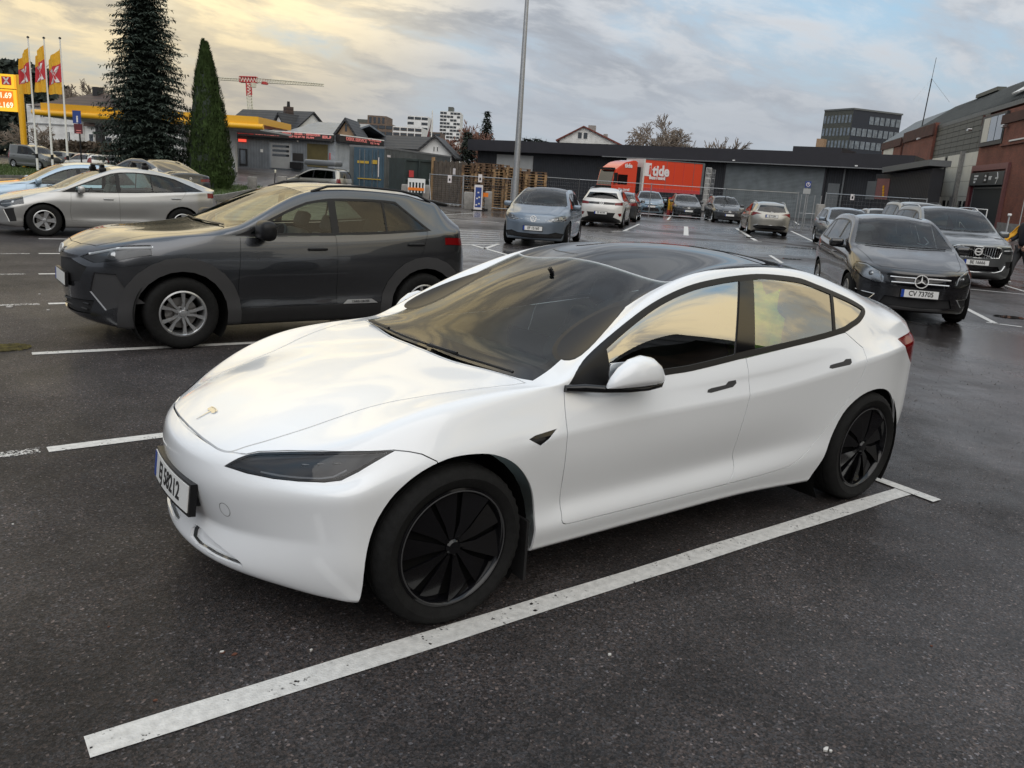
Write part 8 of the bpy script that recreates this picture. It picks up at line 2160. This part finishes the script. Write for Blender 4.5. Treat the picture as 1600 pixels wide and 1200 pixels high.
lorry()
def roll_cages():
    f=Facade('roll_cage','tall pale wire roll cage standing behind the lorry','cage',(1100,69.5),(1108,69.5),group='roll cages behind the lorry'); zt=f.uz(1103,262)[1]
    for i in range(5): b=MB(); b.tube([(f.L*i/4,0,.15),(f.L*i/4,0,zt)],.02,5); b.build('upright',MT['signwhite'],f.root)
    for j in range(9): b=MB(); b.tube([(0,0,.15+(zt-.15)*j/8),(f.L,0,.15+(zt-.15)*j/8)],.018,5); b.build('bar',MT['signwhite'],f.root)
    f.box('load','panelgrey',.06,f.L-.06,.1,.5,.2,zt*.8)
    f=Facade('roll_cage','narrow dark wire roll cage right of the pale one','cage',(1110,69.3),(1114,69.3),group='roll cages behind the lorry')
    for i in range(3): b=MB(); b.tube([(f.L*i/2,0,.15),(f.L*i/2,0,zt*.97)],.018,5); b.build('upright',MT['steel'],f.root)
    for j in range(8): b=MB(); b.tube([(0,0,.15+zt*.97*j/8),(f.L,0,.15+zt*.97*j/8)],.016,5); b.build('bar',MT['steel'],f.root)
roll_cages()
# things by the brick hall entrance
f=Facade('handrail','white tubular handrail frame by the hall entrance','handrail',(1524,55),(1543,52)); zt=f.uz(1534,327)[1]
for a,b_ in (((0,0,zt),(f.L,0,zt)),((0,0,0),(0,0,zt)),((f.L,0,0),(f.L,0,zt)),((0,0,zt*.5),(f.L,0,zt*.5))): b=MB(); b.tube([a,b_],.035,6); b.build('rail',MT['signwhite'],f.root,60)
for k,(px,py0,py1,d,lab) in enumerate(((1579,338,358,50,'short pale post by the brick wall'),(1597,298,345,50,'tall thin white post with round head by the brick wall'))):
    c=XY(px,d); h=W(px,py0,d).z; e=empty('bollard' if k==0 else 'thin_post',(c.x,c.y,0),0,lab,'post'); b=MB(); b.tube([(0,0,0),(0,0,h)],.05 if k==0 else .03,8); b.build('shaft',MT['panelgrey'],e,60); b=MB(); b.rbox(-.1,.1,-.1,.1,h,h+.16,.05); b.build('head',MT['signwhite'],e,60)
# ------------------------------------------------------------------ all parked cars
FH=Vector((CW.x,CW.y)).normalized(); RH=Vector((CR.x,CR.y)).normalized()
def hd(deg,away=False):
    a=R(deg); v=FH*math.cos(a)+RH*math.sin(a); return v if away else -v
def XYZ(px,d,z):
    a=(px-800)/F_PX; b_=(CW.z+CR.z*a-(z-CP.z)/d)/CU.z; p=W(px,600+b_*F_PX,d); return Vector((p.x,p.y))
def put(key,label,px,d,face,heading,z=0,py=None,**over):
    """face 'f': the nose centre stands at this picture column and depth; 'r': the tail"""
    p=derive(SPECS[key],**over); hv=Vector(heading).normalized(); P=XYZ(px,d,.45+z)
    back=-hv
    if face=='f': front_axle=P+back*p['Lf']
    elif face=='r': front_axle=P-back*(p['WB']+p['Lr'])
    else: front_axle=P-back*(p['WB']/2)
    return build_car(p,label,(front_axle.x,front_axle.y,z),hv)
hero,HB=build_hero()
yaris,YB=build_car(SPECS['yaris'],'dark grey small crossover with silver wheels parked behind the white saloon',(.40,5.36,0),(-1,0))
prius,PB=build_car(SPECS['prius'],'silver hatchback with black roof bars and five spoke wheels',(.69,16.76,0),(-1,0))
put('lighthatch','pale blue hatchback half hidden behind the silver hatchback',0,1,'x',(-1,0)) if 0 else build_car(SPECS['lighthatch'],'pale blue hatchback half hidden behind the silver hatchback',(.2,19.6,0),(-1,0))
put('bmw','dark grey saloon with black roof and red tail lamps before the cypress',300,26.5,'r',(-RH*.80+FH*.60),z=.12)
put('id3','blue-grey electric hatchback with black roof and lit lamps facing the camera',832,21.9,'f',hd(10))
put('silverhatch','silver car of which only the roof shows behind the blue-grey hatchback',841,30,'f',hd(10))
put('id4','white electric crossover seen from behind with dark light strip',938,34.3,'r',hd(12,True))
put('hatch','dark hatchback half hidden to the right of the white crossover',966,41,'r',hd(12,True),paint='darkgrey')
put('c4','steel blue crossover with chrome strip, leftmost of the far row',1017,51.5,'f',hd(4))
put('golfwagon','dark estate car with roof rails, middle of the far row',1076,51.5,'f',hd(4))
put('golf','dark grey hatchback without rails, rightmost of the far row',1140,48,'f',hd(3))
put('corolla','champagne estate car seen from behind',1204,36,'r',hd(8,True))
put('bluehatch','blue-grey hatchback behind the black compact van',1336,30,'f',hd(10))
put('silverhatch','silver-green car with its roof showing between the blue-grey hatchback and the black one',1392,37,'f',hd(10))
put('suv','beige large four by four with roof rails behind the grey one',1462,27,'f',hd(10))
put('merc','black compact people carrier with chrome grille bars and ringed star',1436,12.15,'f',hd(10))
put('volvo','grey large four by four with upright chrome slatted grille',1524,18.5,'f',hd(10))
tr,TB=put('touran','beige people carrier carrying a grey roof box',545,50,'r',(-RH*.93+FH*.36))
put('van','dark grey small van on the grass bank behind the flag poles',90,64,'f',(RH*.93-FH*.36),z=.1)
put('hatch','dark hatchback between the grey van and the white estate',118,74,'r',(-RH*.93+FH*.36),z=.1,paint='vangrey')
put('focuswagon','white estate car seen from its rear corner by the flag poles',158,61,'r',(-RH*.80+FH*.60),z=.1)
put('silverhatch','pale silver car right of the white estate',205,66,'r',(-RH*.85+FH*.5),z=.1,paint='pwhite')
put('silverhatch','light grey car whose tail shows right of the cypress',361,58,'r',(-RH*.93+FH*.36),z=.3,paint='silver')
# roof box
b=MB(); b.rbox(.55,2.85,-.42,.42,1.76,2.10,.12,seg=3); bx=b.build('roof_box',pmat('box_grey',(.15,.16,.17),.35,.2),None,60); bx.location=tr.location; bx.rotation_euler=tr.rotation_euler; tag(bx,'grey roof box on the beige people carrier','roof box')
# roof bars of the silver hatchback
for x in (1.18,2.02):
    b=MB(); 
    for sg in (-1,1):
        h,nn=PB.top(x,sg*.56); b.rbox(-.07,.07,-.05,.05,-.03,.07,.02,T=Matrix.Translation(h+Vector((0,0,.02)))); b.rbox(-.05,.05,-.04,.04,.0,.12,.02,T=Matrix.Translation(h+Vector((0,-sg*.05,.03))))
    b.build('bar_foot',MT['trim'],prius,40)
    h,nn=PB.top(x,.5); b=MB(); b.rbox(x-.035,x+.035,-.60,.60,h.z+.12,h.z+.155,.012); b.build('roof_bar',MT['trim'],prius,40)
h,nn=PB.top(2.35,0); b=MB(); b.add([(2.25,-.03,h.z+.0),(2.42,-.03,h.z-.02),(2.42,.03,h.z-.02),(2.25,.03,h.z),(2.40,0,h.z+.07)],[(0,1,4),(1,2,4),(2,3,4),(3,0,4)]); b.build('aerial_fin',MT['pwhite'],prius)
# badge on the rear door of the crossover
f_=[(1.60,.375),(1.65,.415),(1.93,.418),(2.0,.375)]
C_=[(YB.side(x,z)[0],YB.side(x,z)[1]) for x,z in f_]
b=MB(); V=[h+n*.010 for h,n in C_]; b.add(V,[(0,1,2,3),(3,2,1,0)]); sil=b.build('sill_badge',MT['alloy'],yaris)
h,nn=YB.side(1.80,.394); me=text_mesh('YARIS CROSS',.034,bold=.0006,ext=.001); me.transform(face_matrix(h+nn*.012,nn)); obj('badge_lettering',me,MT['ink'],sil)
# high visibility jacket hung over the rear seat of the white saloon
rd=random.Random(4); bm=bmesh.new(); bmesh.ops.create_icosphere(bm,subdivisions=4,radius=1)
for v in bm.verts:
    n_=mnoise.noise(v.co*2.2)*.35+mnoise.noise(v.co*5)*.16; v.co*=1+n_; v.co=Vector((v.co.x*.17,v.co.y*.16,v.co.z*.25))
me=bpy.data.meshes.new('j'); bm.to_mesh(me); bm.free(); MT['hivis']=pmat('hi_vis_yellow',(.45,.75,.06),.7,var=.3,scale=12)
j=obj('safety_jacket',me,MT['hivis'],None,smooth=180); j.location=(2.02,-.60,1.04); tag(j,'yellow-green safety jacket hung on the rear seat behind the side window','jacket')

b=MB(); T=Matrix.Translation((2.90,0,1.425))@Matrix.Rotation(R(9),4,'Y'); b.rbox(-.14,.12,-.56,.56,-.02,.022,.02,T=T); b.build('roof_spoiler',MT['trim'],yaris,40)
# ------------------------------------------------------------------ the person at the right edge
def person():
    c=XY(1612,20.3); rz=math.atan2(-RH.y,-RH.x)   # local +x points to the viewer's left (walking that way)
    e=empty('person',(c.x,c.y,0),rz,'person in black jacket and dark trousers carrying a yellow cloth bag at the right edge','person')
    MT['skin']=pmat('skin',(.42,.25,.18),.5,var=.08,scale=20); MT['hairfair']=pmat('fair_hair',(.30,.25,.17),.8,var=.3,scale=40); MT['jacket']=pmat('navy_jacket',(.012,.014,.022),.75,var=.2,scale=10,bump=.4,bscale=30)
    MT['trouser']=pmat('charcoal_trousers',(.055,.055,.058),.85,var=.2,scale=10,bump=.4,bscale=30); MT['bag']=pmat('yellow_cloth',(.72,.36,.02),.75,var=.15,scale=8)
    def skin(name,verts,edges,mat,lv=2,parent=None,root=0):
        me=bpy.data.meshes.new(name); me.from_pydata([v[:3] for v in verts],edges,[]); o=bpy.data.objects.new('t',me); TMP.collection.objects.link(o)
        m=o.modifiers.new('s','SKIN'); sk=me.skin_vertices[0].data
        for i,v in enumerate(verts): sk[i].radius=(v[3],v[4] if len(v)>4 else v[3]); sk[i].use_root=(i==root)
        s=o.modifiers.new('u','SUBSURF'); s.levels=lv
        r=_ev(o); bpy.data.objects.remove(o); return obj(name,r,MT[mat],parent or e,smooth=180)
    # one continuous body: pelvis, spine, neck, head, arms, legs, walking
    V=[(0,0,.95,.12,.10),(.01,0,1.15,.11,.10),(.02,0,1.36,.13,.10),(.03,0,1.47,.09,.09),(.05,0,1.53,.055,.055),(.07,0,1.63,.085,.09),(.07,0,1.73,.07,.075),
       (.02,.19,1.40,.07),(.02,-.19,1.40,.07),(-.02,.25,1.14,.042),(.06,-.25,1.14,.042),(.12,.26,.98,.032),(.26,-.24,1.02,.032),
       (0,.10,.88,.09),(0,-.10,.88,.09),(-.10,.10,.50,.06),(.14,-.10,.50,.06),(-.34,.10,.14,.048),(.20,-.10,.10,.048)]
    E_=[(0,1),(1,2),(2,3),(3,4),(4,5),(5,6),(2,7),(2,8),(7,9),(9,11),(8,10),(10,12),(0,13),(0,14),(13,15),(15,17),(14,16),(16,18)]
    body=skin('body',V,E_,'skin',2)
    skin('jacket',[(0,0,.86,.20,.165),(.01,0,1.15,.165,.145),(.02,0,1.36,.19,.15),(.03,0,1.49,.085,.085),(.02,.19,1.41,.09),(.02,-.19,1.41,.09),(-.02,.26,1.14,.068),(.06,-.26,1.14,.068),(.11,.265,.985,.052),(.25,-.245,1.02,.052)],[(0,1),(1,2),(2,3),(2,4),(2,5),(4,6),(6,8),(5,7),(7,9)],'jacket')
    skin('trousers',[(0,0,.96,.165,.14),(0,.10,.86,.125),(0,-.10,.86,.125),(-.10,.10,.50,.088),(.14,-.10,.50,.088),(-.34,.10,.15,.072),(.20,-.10,.12,.072)],[(0,1),(0,2),(1,3),(3,5),(2,4),(4,6)],'trouser')
    for (x,y,z,t) in ((-.33,.10,.07,.35),(.22,-.10,.0,0)):
        b=MB(); T=Matrix.Translation((x,y,z))@Matrix.Rotation(t,4,'Y'); b.rbox(-.10,.19,-.05,.05,.02,.11,.04,T=T,seg=3); s_=b.build('shoe',MT['trim'],e,60)
        b=MB(); b.rbox(-.11,.20,-.053,.053,.0,.03,.012,T=T); b.build('shoe_sole',MT['signwhite'],s_,60)
    bm=bmesh.new(); bmesh.ops.create_icosphere(bm,subdivisions=3,radius=1)
    for v in bm.verts:
        v.co*=1+.12*mnoise.noise(v.co*4); v.co=Vector((v.co.x*.112+.045,v.co.y*.105,v.co.z*.125+1.70))
        if v.co.x>.11 and v.co.z<1.72: v.co.x=.11
    me=bpy.data.meshes.new('h'); bm.to_mesh(me); bm.free(); obj('hair',me,MT['hairfair'],e,smooth=180)
    for sg in (-1,1):
        b=MB(); b.lathe([(0,.006),(.011,.003),(.012,0)],8,T=Matrix.Translation((.152,sg*.032,1.665))@Matrix.Rotation(PI/2,4,'Y')); b.build('eye',MT['ink'],e,60)
        b=MB(); b.rbox(-.012,.012,-.008,.008,-.03,.03,.006,T=Matrix.Translation((.065,sg*.092,1.655))); b.build('ear',MT['skin'],e,60)
    b=MB(); b.add([(.150,-.014,1.635),(.150,.014,1.635),(.178,0,1.632),(.152,0,1.672)],[(0,1,2),(1,3,2),(3,0,2),(0,3,1)]); b.build('nose',MT['skin'],e,60); b=MB(); b.rbox(-.004,.006,-.022,.022,-.004,.004,.003,T=Matrix.Translation((.146,0,1.605))); b.build('mouth',MT['darkred'],e,60)
    # hands with fingers, the near one closed on the bag
    for (hx,hy,hz) in ((.15,.265,.925),(.30,-.24,.985)):
        hv=[(hx-.04,hy,hz+.03,.030),(hx,hy,hz-.01,.036,.022),(hx+.03,hy,hz-.05,.034,.02)]
        ed=[(0,1),(1,2)]
        b=MB(); b.tube([v[:3] for v in hv],[.027,.036,.034],10)
        for k in range(4):
            y=hy-.030+.020*k; L=(.9,1,1.05,.85)[k]
            b.tube([(hx+.03,y,hz-.06),(hx+.045,y,hz-.06-.030*L),(hx+.035,y,hz-.06-.052*L),(hx+.015,y,hz-.06-.060*L)],[.0095,.009,.0085,.007],6)
        b.tube([(hx+.0,hy-.03,hz-.02),(hx+.03,hy-.055,hz-.035),(hx+.045,hy-.045,hz-.065)],[.011,.010,.008],6)
        b.build('hand',MT['skin'],e,60)
    # yellow cloth bag, gathered at the shoulder and spreading to the viewer's left
    bm=bmesh.new(); bmesh.ops.create_grid(bm,x_segments=18,y_segments=14,size=.5)
    for v in bm.verts:
        s_=v.co.x+.5; t=v.co.y+.5; w=.10+.42*s_
        v.co=Vector((.02+.42*s_,-.26-.05*math.sin(t*7+s_*3)-.05*s_,1.40-.42*s_-(t)*w*.62+.02*math.sin(s_*14)))
    me=bpy.data.meshes.new('b'); bm.to_mesh(me); bm.free()
    o=obj('cloth_bag',me,MT['bag'],None,smooth=180); md=o.modifiers.new('t','SOLIDIFY'); md.thickness=.03; o.location=e.location; o.rotation_euler=e.rotation_euler; tag(o,'bright yellow cloth bag slung from the shoulder of the person at the right edge','bag')
person()
bpy.data.scenes.remove(TMP)
